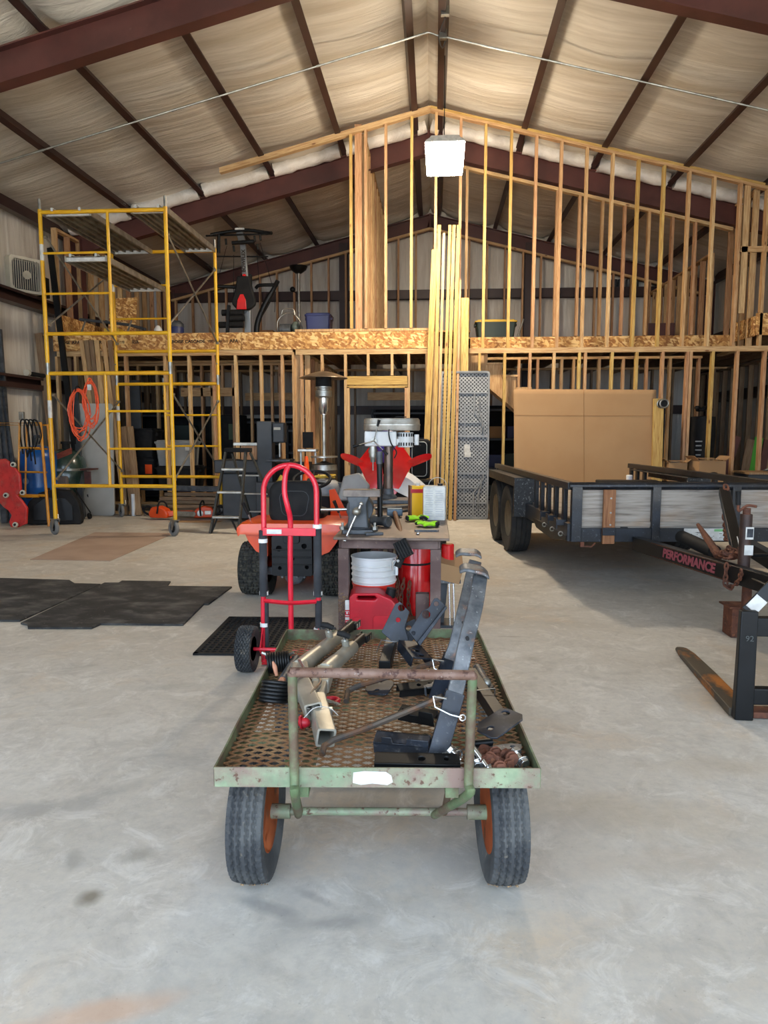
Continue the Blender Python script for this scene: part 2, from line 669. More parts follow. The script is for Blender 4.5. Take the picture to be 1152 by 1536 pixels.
m_benchtop = mat('steel_plate_top', (116, 100, 88), (92, 80, 72), vs=5, rust=(140, 124, 110), rs=9, rough=.5, metal=.4, bump=.1, stretch=(1, .3, 1))
m_card = mat('cardboard', (164, 131, 94), (160, 126, 89), vs=1.5, rough=.9)
m_blue = mat('blue_barrel_plastic', (16, 86, 160), (12, 72, 140), vs=3, rough=.3)
m_navytote = mat('navy_tote_plastic', (38, 46, 92), rough=.45)
m_grey = mat('grey_tote_plastic', (146, 148, 146), (132, 134, 132), vs=3, rough=.5)
m_greentote = mat('dark_green_tote', (30, 46, 40), rough=.5)
m_lidyellow = mat('yellow_lid', (206, 172, 62), rough=.5)
m_greyweather = None


def grey_board():
    k = NT('weathered_board')
    v = k.map((.16, 1, 3.2))
    g = k.noise(v, 14, 6, .65, .5)
    c = k.ramp(g, [(.25, (96, 86, 78)), (.5, (150, 142, 132)), (.75, (176, 168, 158))])
    c = k.mix(k.math('MULTIPLY', k.step(k.noise(k.map((.6, 1, 1)), 3, 5), .52, .7), .5), c, (150, 118, 84))
    k.color(c)
    k.s('Roughness', .8)
    k.bump(g, .25, .004)
    return k.m


m_greyweather = grey_board()
m_wornwood = wood('worn_brown_wood', (150, 104, 66), (140, 96, 60), (132, 90, 56))
m_tan = mat('tan_hardboard', (168, 146, 130), (156, 134, 118), vs=2, rough=.7)
m_matrub = mat('black_stall_mat', (30, 30, 31), (62, 62, 61), vs=3.5, vlo=.42, vhi=.72, rust=(112, 110, 106), rs=4, rlo=.5, rhi=.82, stretch=(1, 1.6, 1), speck=(140, 136, 128), ss=45, slo=.68, shi=.74, rough=.8, bump=.4, bs=220)
m_green2 = mat('hi_vis_green', (170, 236, 40), (150, 216, 30), vs=14, rough=.8)
m_purple = mat('purple_plastic', (66, 46, 140), rough=.4)
m_kamado = mat('green_ceramic', (30, 52, 44), (40, 62, 54), vs=40, rough=.25, coat=.4)
m_creeper = mat('dusty_red_plastic', (196, 44, 40), (170, 36, 34), vs=6, rust=(150, 104, 84), rs=5, rlo=.52, rhi=.74, rough=.5)
m_copper = mat('copper_tan', (190, 130, 100), rough=.5)
m_letter = mat('black_ink', (40, 28, 20), rough=.8)
m_redletter = mat('faded_red_decal', (138, 66, 76), rough=.6)
m_tape = mat('white_tape', (228, 230, 228), rough=.6)
m_foam = mat('black_foam_sleeve', (40, 42, 46), (56, 58, 62), vs=8, rust=(140, 104, 108), rs=9, rlo=.66, rhi=.74, rough=.85, bump=.15, bs=90)
m_glass = mat('amber', (230, 160, 60), rough=.3)

# ------------------------------------------------------------------ shell of the building
XR, ZR, SL = -.13, 6.36, .25
WL, WR, YB, YF = -6.62, 6.4, 17.3, -1.7
Y1, Y2, Y3 = 7.5, 12.55, 17.05


def zp(x):
    return ZR - SL * abs(x - XR)


b = MB()
b.box(((WL + WR) / 2, (YB + YF) / 2, -.06), (WR - WL + .4, YB - YF + .4, .12))
tag(b.build('floor', m_floor, M0=I4), 'pale stained concrete slab', None, None, 'structure')
b = MB()
b.box((0, -13.0, -.07), (60, 22.2, .12))
tag(b.build('floor', mat('outside_apron', (206, 200, 190), (190, 182, 168), vs=.6, rough=.85), M0=I4), 'pale ground outside the door', None, None, 'structure')
PX = [-5.25, -4.02, -2.8, -1.58, -.38, .09, 1.38, 2.6, 3.83, 5.05]


def ceil_side(x0, x1, name):
    """sagging vinyl sheet slung over the purlins"""
    marks = sorted([x0] + [p for p in PX if min(x0, x1) < p < max(x0, x1)] + [x1])
    xs = []
    for a, c in zip(marks, marks[1:]):
        for i in range(7):
            xs.append((a + (c - a) * i / 7, math.sin(PI * i / 7)))
    xs.append((marks[-1], 0))
    ny = 200

    def fn(u, w):
        x, s = xs[round(u * (len(xs) - 1))]
        y = YF + (YB - YF) * w
        z = zp(x) + .21 - s * (.055 + .03 * noise.noise(V((x * .7, y * 1.4, 3))))
        z += s * .022 * noise.noise(V((x * .35, y * 3.4, 0))) + s * .012 * noise.noise(V((x * .6, y * 8, 7)))
        d = min(abs(y - Y2), abs(y - Y1), abs(y - Y3))
        if d < .45:
            z -= .13 * (1 - d / .45) ** 2 * min(1, s * 2.2)
        return (x, y, z)
    g = MB()
    g.grid(fn, len(xs), ny)
    return tag(g.build(name, m_insul, M0=I4, sharp=80), None, None, None, 'structure')


ceil_side(WL - .05, XR, 'ceiling')
ceil_side(XR, WR + .05, 'ceiling')
b = MB()
for s, x1 in ((-1, WL - .3), (1, WR + .3)):
    b.bar((XR, (YF + YB) / 2, zp(XR) + .38), (x1, (YF + YB) / 2, zp(x1) + .38), YB - YF + .6, .04, (0, 0, 1))
tag(b.build('ceiling', mat('roof_sheet', (180, 180, 176), rough=.4, metal=.6), M0=I4), None, None, None, 'structure')


def wall_pillow(name, fn, nu, nv, backbox):
    g = MB()
    g.grid(fn, nu, nv)
    g.box(*backbox)
    return tag(g.build(name, m_inswall, M0=I4, sharp=80), None, None, None, 'structure')


def pil(a, z):
    return .05 * abs(math.sin(a * PI / 1.22)) ** .6 + .014 * noise.noise(V((a * 5, z * .7, 2)))


for nm, xx, s in (('wall_left', WL, 1), ('wall_right', WR, -1)):
    def fn(u, w, xx=xx, s=s):
        y = YF + (YB - YF) * u
        z = w * (zp(xx) + .3)
        return (xx + s * (pil(y, z) - .05) * min(1, min(abs(z - 2.2), abs(z - 3.46)) / .25 + .1), y, z)
    wall_pillow(nm, fn, 130, 26, ((xx - s * .14, (YF + YB) / 2, 2.4), (.12, YB - YF, 4.85)))


def fnb(u, w):
    x = WL + (WR - WL) * u
    z = w * (zp(x) + .3)
    return (x, YB - pil(x, z) * min(1, abs(z - 4.57) / .35 + .1), z)


wall_pillow('wall_back', fnb, 120, 40, ((0, YB + .1, 3.2), (13.2, .06, 6.6)))
m_front = mat('front_wall_liner', (200, 194, 182), rough=.6)
b = MB()
DX0, DX1, DZ = -5.9, 5.7, 4.4
b.box(((WL + DX0) / 2 - .1, YF, 2.5), (DX0 - WL + .2, .15, 5))
b.box(((WR + DX1) / 2 + .1, YF, 2.5), (WR - DX1 + .2, .15, 5))
b.prism([(DX0, DZ), (DX1, DZ), (DX1 + .01, zp(DX1) + .3), (XR, ZR + .3), (DX0 - .01, zp(DX0) + .3)], .15, Matrix(((1, 0, 0, 0), (0, 0, 1, YF - .075), (0, 1, 0, 0), (0, 0, 0, 1))))
tag(b.build('wall_front', m_front, M0=I4), None, None, None, 'structure')

# ------------------------------------------------------------------ steel frame
names = ['nearest steel portal frame crossing the top corners of the photo', 'middle steel portal frame behind the tall stud wall', 'farthest steel portal frame above the back wall']
for i, (yy, lb) in enumerate(zip((Y1, Y2, Y3), names)):
    t = thing('roof_portal', 'dark red-brown ' + lb, 'steel frame', (XR, yy, 0), group='steel portal frames')
    for s, xe in ((-1, WL + .1), (1, WR - .1)):
        m = MB()
        a0, a1 = (XR, yy, zp(XR)), (xe, yy, zp(xe))
        d = (V(a1) - V(a0)).normalized()
        n = V((-d.z * (1 if d.x > 0 else -1), 0, abs(d.x)))
        for off, w, h in ((-.008, .16, .016), (-.175, .012, .33), (-.335, .16, .016)):
            m.bar(V(a0) + n * off, V(a1) + n * off, w, h, n)
        m.box((XR + s * .012, yy, ZR - .18), (.022, .17, .37))
        m.build('rafter', m_brown, t)
        m = MB()
        zt = zp(xe) - .02
        m.box((xe - s * .0, yy, zt / 2), (.016, .16, zt))
        m.box((xe - s * .15, yy, zt / 2), (.3, .012, zt))
        m.box((xe - s * .3, yy, zt / 2), (.016, .16, zt))
        m.build('column', m_brown, t)
for j, x in enumerate(PX):
    s = -1 if x < XR else 1
    m = MB()
    A = T(x, 0, zp(x)) @ Matrix.Rotation(s * math.atan(SL), 4, 'Y')
    L, cy = YB - YF - .2, (YB + YF) / 2
    m.box((0, cy, .125), (.008, L, .25), A)
    m.box((-s * .042, cy, .006), (.084, L, .008), A)
    m.box((s * .034, cy, .205), (.066, L, .008), A)
    m.box((-s * .083, cy, .018), (.006, L, .028), A)
    nl = sum(1 for q in PX if q < XR)
    k = (nl - j) if s < 0 else (j - nl + 1)
    od = ['', 'first', 'second', 'third', 'fourth', 'fifth'][k]
    o = m.build('roof_purlin', m_brown2)
    tag(o, f'dark brown steel roof purlin, {od} one {"left" if s < 0 else "right"} of the roof ridge', 'purlin', 'roof purlins')
    # bolts heads along the lapped joints over the frames
    bb = MB()
    for yy in (Y1, Y2, Y3):
        for dy in (-.35, -.3, .3, .35):
            bb.cyl(A @ V((-s * .004, yy + dy, .05)), A @ V((-s * .016, yy + dy, .05)), .01, n=6)
            bb.cyl(A @ V((-s * .004, yy + dy, .15)), A @ V((-s * .016, yy + dy, .15)), .01, n=6)
    bb.build('bolt_heads', m_galv, o)
# white folds of the insulation turned down on the middle frame
for a, c in zip([WL + .2] + PX, PX + [WR - .2]):
    for x0, x1 in ([(a, c)] if not (a < XR < c) else [(a, XR), (XR, c)]):
        if x1 - x0 < .15:
            continue
        pts = []
        for i in range(13):
            x = x0 + .05 + (x1 - x0 - .1) * i / 12
            pts.append(V((x, Y2 - .12 + .015 * noise.noise(V((x * 6, 0, 0))), zp(x) + .075 + .018 * noise.noise(V((x * 5, 1, 0))))))
        m = MB()
        m.tube(pts, [.11 + .03 * noise.noise(V((p.x * 7, 4, 0))) for p in pts], 12)
        tag(m.build('trim_1', m_fold), None, None, None, 'structure')
# wall girts
for nm, x, z, lb in (('l', WL + .1, 3.45, 'upper dark brown wall girt on the left wall under the box fan'), ('l', WL + .1, 2.15, 'lower dark brown wall girt on the left wall behind the leaning steel studs'),
                     ('r', WR - .1, 3.45, 'upper dark brown wall girt on the right wall'), ('r', WR - .1, 2.15, 'lower dark brown wall girt on the right wall')):
    s = 1 if nm == 'l' else -1
    m = MB()
    m.box((x - s * .09, 9.5, z), (.01, 15, .2))
    m.box((x - s * .0, 9.5, z + .098), (.19, 15, .008))
    m.box((x + s * .094, 9.5, z + .08), (.006, 15, .04))
    m.box((x - s * .0, 9.5, z - .098), (.19, 15, .008))
    m.box((x + s * .094, 9.5, z - .06), (.006, 15, .08))
    tag(m.build('wall_girt', m_brown2), lb, 'girt', 'wall girts')
m = MB()
m.box((0, YB - .12, 4.57), (12.6, .012, .2))
m.box((0, YB - .2, 4.67), (12.6, .18, .008))
m.box((0, YB - .29, 4.57), (12.6, .012, .2))
tag(m.build('wall_girt', m_brown2), 'dark brown wall girt crossing the back wall above the loft', 'girt', 'wall girts')
m = MB()
m.box((0, YB - .2, 1.9), (12.6, .18, .2))
tag(m.build('wall_girt', m_brown2), 'dark brown wall girt low on the back wall under the loft', 'girt', 'wall girts')
for x, w in ((-2.15, 'left'), (2.15, 'right')):
    m = MB()
    zt = zp(x) - .1
    m.box((x, YB - .1, zt / 2), (.2, .012, zt))
    m.box((x, YB - .3, zt / 2), (.2, .012, zt))
    m.box((x, YB - .2, zt / 2), (.012, .2, zt))
    tag(m.build('wind_column', m_brown2), f'dark brown steel column standing against the back wall, {w} of centre', 'steel column', 'end wall columns')
# eave members
for s, x in ((-1, WL + .1), (1, WR - .1)):
    m = MB()
    m.box((x, 8, zp(x) + .06), (.012, 18, .22))
    m.box((x - s * .06, 8, zp(x) - .05), (.13, 18, .01))
    tag(m.build('eave_strut', m_brown2), f'dark brown steel eave strut along the top of the {"left" if s < 0 else "right"} wall', 'eave strut')

# ------------------------------------------------------------------ loft and stud walls
YW = 11.65          # middle of the front stud wall
LZ = 2.985          # loft floor


def fx(u, y=11.6, v=560):
    return P(u, v, Y=y).x


loft = thing('loft_platform', 'plywood loft floor with an OSB rim board across its front edge', 'loft', (-2.6, 11.6, 2.7))
b = MB()
b.box(((WL + .56) / 2 + .05, (11.63 + 16.95) / 2, LZ - .012), (.56 - WL - .1, 5.32, .024))
b.box(((.56 + 6.2) / 2, (12.5 + 16.95) / 2, LZ - .012), (5.64, 4.45, .024))
b.build('subfloor', m_osb, loft)
xb = fx(363)
for x0, x1 in ((WL + .3, xb - .004), (xb + .004, .02)):
    o = MB().box(((x0 + x1) / 2, 11.615, 2.84), (x1 - x0, .03, .27)).build('rim_board', m_osb, loft)
    if x0 < -5:
        M = T(fx(330), 11.5985, 2.835) @ RX(90)
        text('APA', .075, T(fx(352), 11.5985, 2.845) @ RX(90), m_letter, o, bold=.002)
        text('WEYERHAEUSER'[:0] + 'BOISE CASCADE', .066, T(fx(284), 11.5985, 2.842) @ RX(90), m_letter, o, bold=.002, sx=1.15)
        text('VERSA-LAM 2.1E', .06, T(fx(328), 11.5985, 2.842) @ RX(90), m_letter, o, sx=.8)
        text('APA', .075, T(fx(116), 11.5985, 2.842) @ RX(90), m_letter, o, bold=.002)
        text('EDGE', .07, T(fx(101), 11.5985, 2.842) @ RX(90), m_letter, o, bold=.002, sx=.8)
        text('RIM BOARD', .07, T(fx(143), 11.5985, 2.842) @ RX(90), m_letter, o, bold=.002)
        text('MILL 1-1/8', .066, T(fx(177), 11.5985, 2.842) @ RX(90), m_letter, o, sx=.9)
        text('ESR', .07, T(fx(205), 11.5985, 2.842) @ RX(90), m_letter, o, bold=.002)
o = MB().box(((.6 + 4.9) / 2, 12.44, 2.84), (4.3, .03, .27)).build('rim_board', m_osb, loft)
b = MB()
b.box((5.55, 11.62, 3.03), (1.2, .03, .33))
o = b.build('rim_board', m_osb, loft)
MB().box((4.93, 12.0, 3.0), (.03, .75, .3)).build('rim_board', m_osb, loft)
i = 0
x = WL + .35
while x < 6.2:
    y0 = 11.64 if x < .5 or x > 4.95 else 12.46
    stick('joist', (x, y0 + .01, 2.84), (x, 16.95, 2.84), .045, .25, m_dim, loft, up=(0, 0, 1))  # joists take the darker wood to colour in the shade below
    x += .61
MB().box(((fx(443) + .0) / 2, 11.66, LZ + .02), (-fx(443), .09, .038)).build('sill_plate', m_wood, loft)


def stud(par, x, z0, z1, y=YW, w=.042, d=.09, m=None):
    return stick('stud', (x, y, z0), (x, y, z1), w, d, m or random.choice([m_wood, m_wood, m_fir]), par, up=(0, 1, 0))


def plate(par, x0, x1, z, y=YW, name='top_plate', h=.04, d=.09, m=None):
    return stick(name, (x0, y, z), (x1, y, z), h, d, m or m_wood, par, up=(0, 1, 0))


# lower front wall
fw = thing('stud_wall', 'bright pine stud wall on the ground floor carrying the front of the loft', 'stud wall', (0, YW, 0), group='stud walls')
cut = fx(441)
plate(fw, WL + .35, cut - .02, 2.68)
plate(fw, cut + .03, .05, 2.68)
plate(fw, WL + .35, cut, 2.64)
plate(fw, cut + .03, .05, 2.64)
plate(fw, .05, 6.2, 2.68)
plate(fw, .05, 6.2, 2.64)
for u in (85, 113, 150, 188, 247, 283, 320, 353, 391, 423, 440, 452, 483, 518, 613, 640, 688, 697, 719, 757, 795, 831, 869, 878, 918, 955, 994, 1031, 1036, 1069, 1106, 1147):
    stud(fw, fx(u), .04, 2.62, m=random.choice([m_wood, m_wood, m_fir]) if u < 700 else random.choice([m_yellow, m_wood, m_fir]))
stud(fw, fx(446), .04, 2.62, y=YW + .02, w=.09, d=.04)
for u in (552, 588):
    stud(fw, fx(u), 2.28, 2.62)
for u in (522, 609):
    stud(fw, fx(u), .04, 2.1)
xh0, xh1 = fx(520), fx(612)
stick('header', (xh0, YW, 2.2), (xh1, YW, 2.2), .14, .09, m_yellow, fw)
stick('header', (xh0, YW, 2.1), (xh1, YW, 2.1), .038, .09, m_yellow, fw)
for u0, u1 in ((64, 518), (613, 750), (1050, 1152)):
    plate(fw, fx(u0), fx(u1), .02, name='bottom_plate')

# second and third ground-floor walls
sw = thing('stud_wall', 'shaded stud wall in the second row under the loft, with a door header', 'stud wall', (-3, 13.25, 0), group='stud walls')
plate(sw, WL + .4, -2.3, 2.68, 13.25)
plate(sw, WL + .4, -2.3, 2.63, 13.25)
plate(sw, -6.2, -2.3, .02, 13.25, 'bottom_plate')
for u in (130, 160, 208, 236, 303, 318, 350, 377, 408, 420):
    stud(sw, fx(u, 13.25), .04, 2.61, 13.25)
for u in (262, 288, 334):
    stud(sw, fx(u, 13.25), 2.2, 2.61, 13.25)
stick('header', (fx(270, 13.2), 13.25, 2.12), (fx(352, 13.2), 13.25, 2.12), .16, .09, m_wood, sw)
tw = thing('stud_wall', 'darkest stud wall deep under the loft in front of the back room', 'stud wall', (-2, 15, 0), group='stud walls')
plate(tw, WL + .4, 6.0, 2.66, 15)
for q in range(31):  # deep studs: shade is put into their darker wood colour
    xx = WL + .5 + .405 * q
    if not (-3.9 < xx < -2.9 or -1.3 < xx < -.3):
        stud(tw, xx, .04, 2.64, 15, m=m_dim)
    else:
        stud(tw, xx, 2.2, 2.64, 15, m=m_dim)
stick('header', (-4.0, 15, 2.12), (-2.8, 15, 2.12), .16, .09, m_wood, tw)
stick('header', (-1.4, 15, 2.12), (-.2, 15, 2.12), .16, .09, m_wood, tw)
mw = thing('stud_wall', 'shaded stud wall on the right under the stairs, seen behind the cardboard sheet', 'stud wall', (3, 12.5, 0), group='stud walls')
plate(mw, .7, fx(1052, 12.45), 2.62, 12.47)
for u in (778, 806, 842, 860, 898, 934, 969, 1004, 1047):
    stud(mw, fx(u, 12.47), .04, 2.6, 12.47)


def deep_wall(name_label, x, y0, y1, z0, z1, step=.405, m=None, d=.09, ztop=None):
    t = thing('stud_wall', name_label, 'stud wall', (x, y0, z0), group='stud walls')
    y = y0
    while y < y1:
        stick('stud', (x, y, z0 + .04), (x, y, z1 - .04), d, .04, m or random.choice([m_wood, m_wood, m_fir]), t, up=(0, 1, 0))
        y += step
    stick('top_plate', (x, y0 - .02, z1 - .02), (x, y1, z1 - .02), d, .04, m or m_wood, t, up=(0, 0, 1))
    stick('bottom_plate', (x, y0 - .02, z0 + .02), (x, y1, z0 + .02), d, .04, m or m_wood, t, up=(0, 0, 1))
    return t


deep_wall('pine partition running back from the front wall behind the patio heater', fx(462, 11.8), 11.78, 14.9, 0, 2.64)
deep_wall('dim stud wall along the left side under the loft', WL + .4, 11.9, 16.5, 0, 2.66, m=m_dim)  # side studs painted dim to stand for the loft's shade
deep_wall('dim stud wall along the right side under the loft', 5.9, 11.9, 16.5, 0, 2.66, m=m_dim)  # same shade colour on this side's studs
deep_wall('stud knee wall along the left edge of the loft behind the scaffold', WL + .33, 11.75, 16.9, LZ, 4.72)
deep_wall('tall partition of close studs running back along the loft, left of the lumber bundle', fx(545, 11.65), 11.72, 16.9, LZ, 6.03)
deep_wall('tall stud wall running back at the right end of the loft', 4.95, 11.85, 13.0, LZ - .3, 5.1, step=.3)
deep_wall('lower stud wall farther back at the right end of the loft', 4.85, 13.3, 16.9, LZ, 4.5)

# tall upper front wall
uw = thing('stud_wall', 'tall gable stud wall rising from the loft edge to the roof peak', 'stud wall', (0, YW, LZ), group='stud walls')


def zt(x):
    return 6.385 - .25 * abs(x + .1)


for off in (.02, .06):
    xs0 = P(330, 252, Y=YW).x
    stick('top_plate', (xs0, YW, zt(xs0) - off), (-.1, YW, zt(-.1) - off), .04, .09, m_wood, uw)
    stick('top_plate', (-.1, YW, zt(-.1) - off), (5.9, YW, zt(5.9) - off), .04, .09, m_yellow if off < .03 else m_fir, uw)
for u in (527, 549, 578.5, 616.5):
    x = fx(u, 11.6, 493)
    stud(uw, x, LZ + .04, zt(x) - .08, m=m_fir if u in (549, 578.5) else m_yellow)
stick('stud', (fx(538), YW + .03, LZ + .04), (fx(538), YW + .03, zt(fx(538)) + .06), .11, .04, m_fir, uw, up=(0, 1, 0))
for u in (652, 688, 724.4, 762, 798.7, 835.5, 873, 911, 949, 986.7, 1024, 1061, 1100, 1140):
    x = fx(u, 11.6, 518)
    stud(uw, x, 2.70, zt(x) - .08, m=random.choice([m_yellow, m_fir, m_wood]))
x = fx(1118, 11.6, 380)
stud(uw, x, 3.2, zt(x) - .08, y=YW - .0, w=.09, d=.04, m=m_wood)
x0, x1 = fx(1112, 11.6, 375), fx(1160, 11.6, 375)
stick('blocking', (x0, YW, P(1130, 374, Y=YW).z), (x1, YW, P(1130, 374, Y=YW).z), .085, .04, m_wood, uw)

# inner gable wall under the middle frame
iw = thing('stud_wall', 'inner gable stud wall under the middle steel frame, behind the stair opening', 'stud wall', (2.5, 12.5, LZ), group='stud walls')


def zi(x):
    return P(698, 250, Y=12.45).z - .245 * (x - .483)


stick('top_plate', (.46, 12.47, zi(.46) - .02), (4.85, 12.47, zi(4.85) - .02), .05, .09, m_wood, iw)
for u in (698, 798, 831, 864, 898, 931, 967, 1002, 1036):
    x = fx(u, 12.45, 500)
    stud(iw, x, LZ, zi(x) - .04, 12.47, m=random.choice([m_fir, m_fir, m_wood]))
# back gable wall on the loft
bw = thing('stud_wall', 'reddish gable stud wall standing in front of the back wall on the loft', 'stud wall', (0, 16.85, LZ), group='stud walls')
for s, xe in ((-1, WL + .4), (1, 6.0)):
    stick('top_plate', (XR, 16.85, ZR - .37), (xe, 16.85, zp(xe) - .37), .05, .09, m_wood, bw)
x = WL + .5
while x < 6.0:
    stud(bw, x, LZ, zp(x) - .4, 16.85, m=m_fir)
    x += .405
# guard board along the left knee wall
o = MB().box((WL + .42, 12.6, 3.17), (.03, 2.0, .27)).build('guard_board', m_osb)
tag(o, 'OSB board along the left edge of the loft beside the wall', 'board')
# stairs up through the opening on the right
st = thing('staircase', 'unfinished pine staircase climbing to the loft behind the folding table', 'stairs', (1.2, 12.05, 0))
a, c = V((.62, 0, 2.72)), V((3.5, 0, .1))
for yy in (11.85, 12.3):
    A = Matrix(((1, 0, 0, 0), (0, 0, 1, yy), (0, 1, 0, 0), (0, 0, 0, 1)))
    poly = [(.45, 2.45), (.45, 2.72)]
    n = 13
    for k in range(n):
        xx = .62 + k * .235
        zz = 2.66 - k * .198
        poly += [(xx, zz), (xx + .235, zz)]
    poly += [(3.68, .02), (3.35, .02)]
    MB().prism(poly, .04, A).build('stringer', m_wood, st)
for k in range(12):
    MB().box((.62 + .235 * k + .12, 12.09, 2.66 - k * .198 + .015), (.26, .56, .03)).build('tread', m_wood, st)
SKY, SUN, EXPO, LAMP_E = 5.0, 21.0, 0.2, 490.0
# ------------------------------------------------------------------ wheels
def tire_mesh(m, R, W, pattern, M, bead=.62, n=120, sq=.5):
    """tyre turned about the local X axis, tread cut into the surface"""
    prof = []
    hw = W / 2
    K = 26
    for i in range(K + 1):
        t = -1 + 2 * i / K
        x = t * hw
        r = R * (1 - .035 * abs(t) ** 2.4)
        prof.append((x, r, 1, t))
    side = [(1.04, .93), (1.06, .86), (1.0, .78), (.92, .70), (.8, bead)]
    left = [(-a * hw, R * c, 0, -1) for a, c in reversed(side)]
    right = [(a * hw, R * c, 0, 1) for a, c in side]
    full = left + prof + right
    J = len(full)
    vs, fs = [], []
    for i in range(n):
        th = 2 * PI * i / n
        for (x, r, tr, t) in full:
            d = 0
            if tr:
                s = th * R
                if pattern == 'rib':
                    for g in (-.62, -.22, .22, .62):
                        if abs(t - g - .035 * (1 if (i // 2) % 2 else -1)) < .06:
                            d = .035 * R
                    if abs(t) > .8 and i % 3 == 0:
                        d = .02 * R
                elif pattern == 'turf':
                    k = (i // 4)
                    c = int((t + 1) * 5 + (.5 if k % 2 else 0))
                    if i % 4 == 0 or abs(((t + 1) * 5 + (.5 if k % 2 else 0)) % 1 - .5) > .36:
                        d = .05 * R
                elif pattern == 'diamond':
                    a = (i / n * 26 + t * 2.5) % 1
                    bq = (i / n * 26 - t * 2.5) % 1
                    if a < .24 or bq < .24:
                        d = .07 * R
                elif pattern == 'truck':
                    for g in (-.5, 0, .5):
                        if abs(t - g) < .07:
                            d = .03 * R
                    if i % 3 == 0 and abs(t) > .12:
                        d = max(d, .015 * R)
            vs.append((x, (r - d) * math.cos(th), (r - d) * math.sin(th)))
    for i in range(n):
        k = (i + 1) % n
        for j in range(J - 1):
            fs.append((i * J + j, k * J + j, k * J + j + 1, i * J + j + 1))
        fs.append((i * J + J - 1, k * J + J - 1, k * J, i * J))
    m.add(vs, fs, M)


def rim_mesh(m, R, W, M, hub=.25, dish=.3):
    A = M @ RY(90)
    hw = W / 2
    m.lathe([(R, -hw), (R * .96, -hw * .9), (R * .86, -hw * .3), (R * hub, -hw * dish), (R * hub * .8, -hw * .9), (0.001, -hw * .9)], 28, A)
    m.lathe([(R, hw), (R * .96, hw * .9), (R * .86, hw * .2), (R * hub, hw * dish), (R * hub * .8, hw * 1.0), (0.001, hw * 1.0)], 28, A)
    m.lathe([(R, -hw), (R, hw)], 28, A)


def wheel(parent, c, R, W, pattern, tm, rm, rz=0, name='wheel', bead=.62, n=120, hub=.25, dish=.3):
    """wheel (rim and hub) with its tyre below it; c in the parent's own axes"""
    A = T(c) @ RZ(rz)
    m = MB(WM[parent.name])
    rim_mesh(m, R * (bead + .02), W * .84, A, hub, dish)
    w = m.build(name, rm, parent)
    m = MB(WM[parent.name])
    tire_mesh(m, R, W, pattern, A, bead, n)
    m.build('tyre', tm, w, sharp=30)
    return w


# ------------------------------------------------------------------ flatbed cart
CY = rad(3.5)
cart = thing('flatbed_cart', 'rusty green steel flatbed cart with an expanded metal deck, nearest thing in the photo', 'cart', (-.185, 2.446, 0), CY)
CW, CL, DZK = .43, .665, .437
m = MB()
p, lw = .0165, .056
ny = int(2 * CL / p)
nx = int(2 * CW / (lw / 2))
for j in range(1, ny):
    pts = []
    for i in range(nx + 1):
        s = 1 if (i + j) % 2 else -1
        pts.append((-CW + 2 * CW * i / nx, -CL + j * p + s * p * .43, DZK - .004 + .002 * s))
    vs, fs = [], []
    for (x, y, z) in pts:
        z += .006 * math.sin(x * 5) * math.sin(y * 3)
        vs += [(x, y - .0024, z - .002), (x, y + .0024, z - .003), (x, y + .0024, z + .003), (x, y - .0024, z + .002)]
    for i in range(nx):
        for k in range(4):
            l = (k + 1) % 4
            fs.append((i * 4 + k, i * 4 + l, i * 4 + 4 + l, i * 4 + 4 + k))
    m.add(vs, fs)
m.build('deck_mesh', m_mesh, cart, L=True, flat=True)
for nm, a, c in (('front', (-CW, -CL), (CW, -CL)), ('back', (CW, CL), (-CW, CL)), ('left', (-CW, CL), (-CW, -CL)), ('right', (CW, -CL), (CW, CL))):
    m = MB()
    a3, c3 = V((a[0], a[1], .447)), V((c[0], c[1], .447))
    d = (c3 - a3).normalized()
    inw = V((-d.y, d.x, 0))
    k = 24
    for q in range(k):
        p0, p1 = a3.lerp(c3, q / k), a3.lerp(c3, (q + 1) / k)
        wob = (lambda pp: .006 * noise.noise(pp * 4)) if nm != 'front' else (lambda pp: 0)
        p0 = p0 + V((0, 0, wob(p0)))
        p1 = p1 + V((0, 0, wob(p1)))
        m.bar(p0, p1, .005, .052, inw) if False else m.bar(p0, p1, .052, .005, inw)
        m.bar(p0 + inw * .02 - V((0, 0, .026)), p1 + inw * .02 - V((0, 0, .026)), .005, .042, inw)
    o = m.build('edge_rail', m_green if nm == 'front' else m_greenrail, cart, L=True)
    if nm == 'front':
        pl = [(-.052, -.014), (-.03, -.02), (.0, -.016), (.04, -.02), (.054, -.012), (.05, .006), (.036, .016), (-.02, .018), (-.05, .014)]
        k2 = MB(WM[cart.name])
        k2.prism(pl, .0012, T(-.012, -CL - .0027, .447) @ RX(90))
        k2.build('paint_patch', m_label, o)
m = MB()
for y in (-.35, 0, .35):
    m.bar((-CW + .01, y, .41), (CW - .01, y, .41), .04, .03, (0, 0, 1))
for x in (-.2, .2):
    m.bar((x, -CL + .01, .4), (x, CL - .01, .4), .035, .03, (0, 0, 1))
m.build('under_frame', m_greenrail, cart, L=True)
# hoop at the front: uprights outside the rail, a rusty top bar, tied back to the axle
iv = WM[cart.name].inverted()


def cl(u, v, **k):
    return iv @ P(u, v, **k)


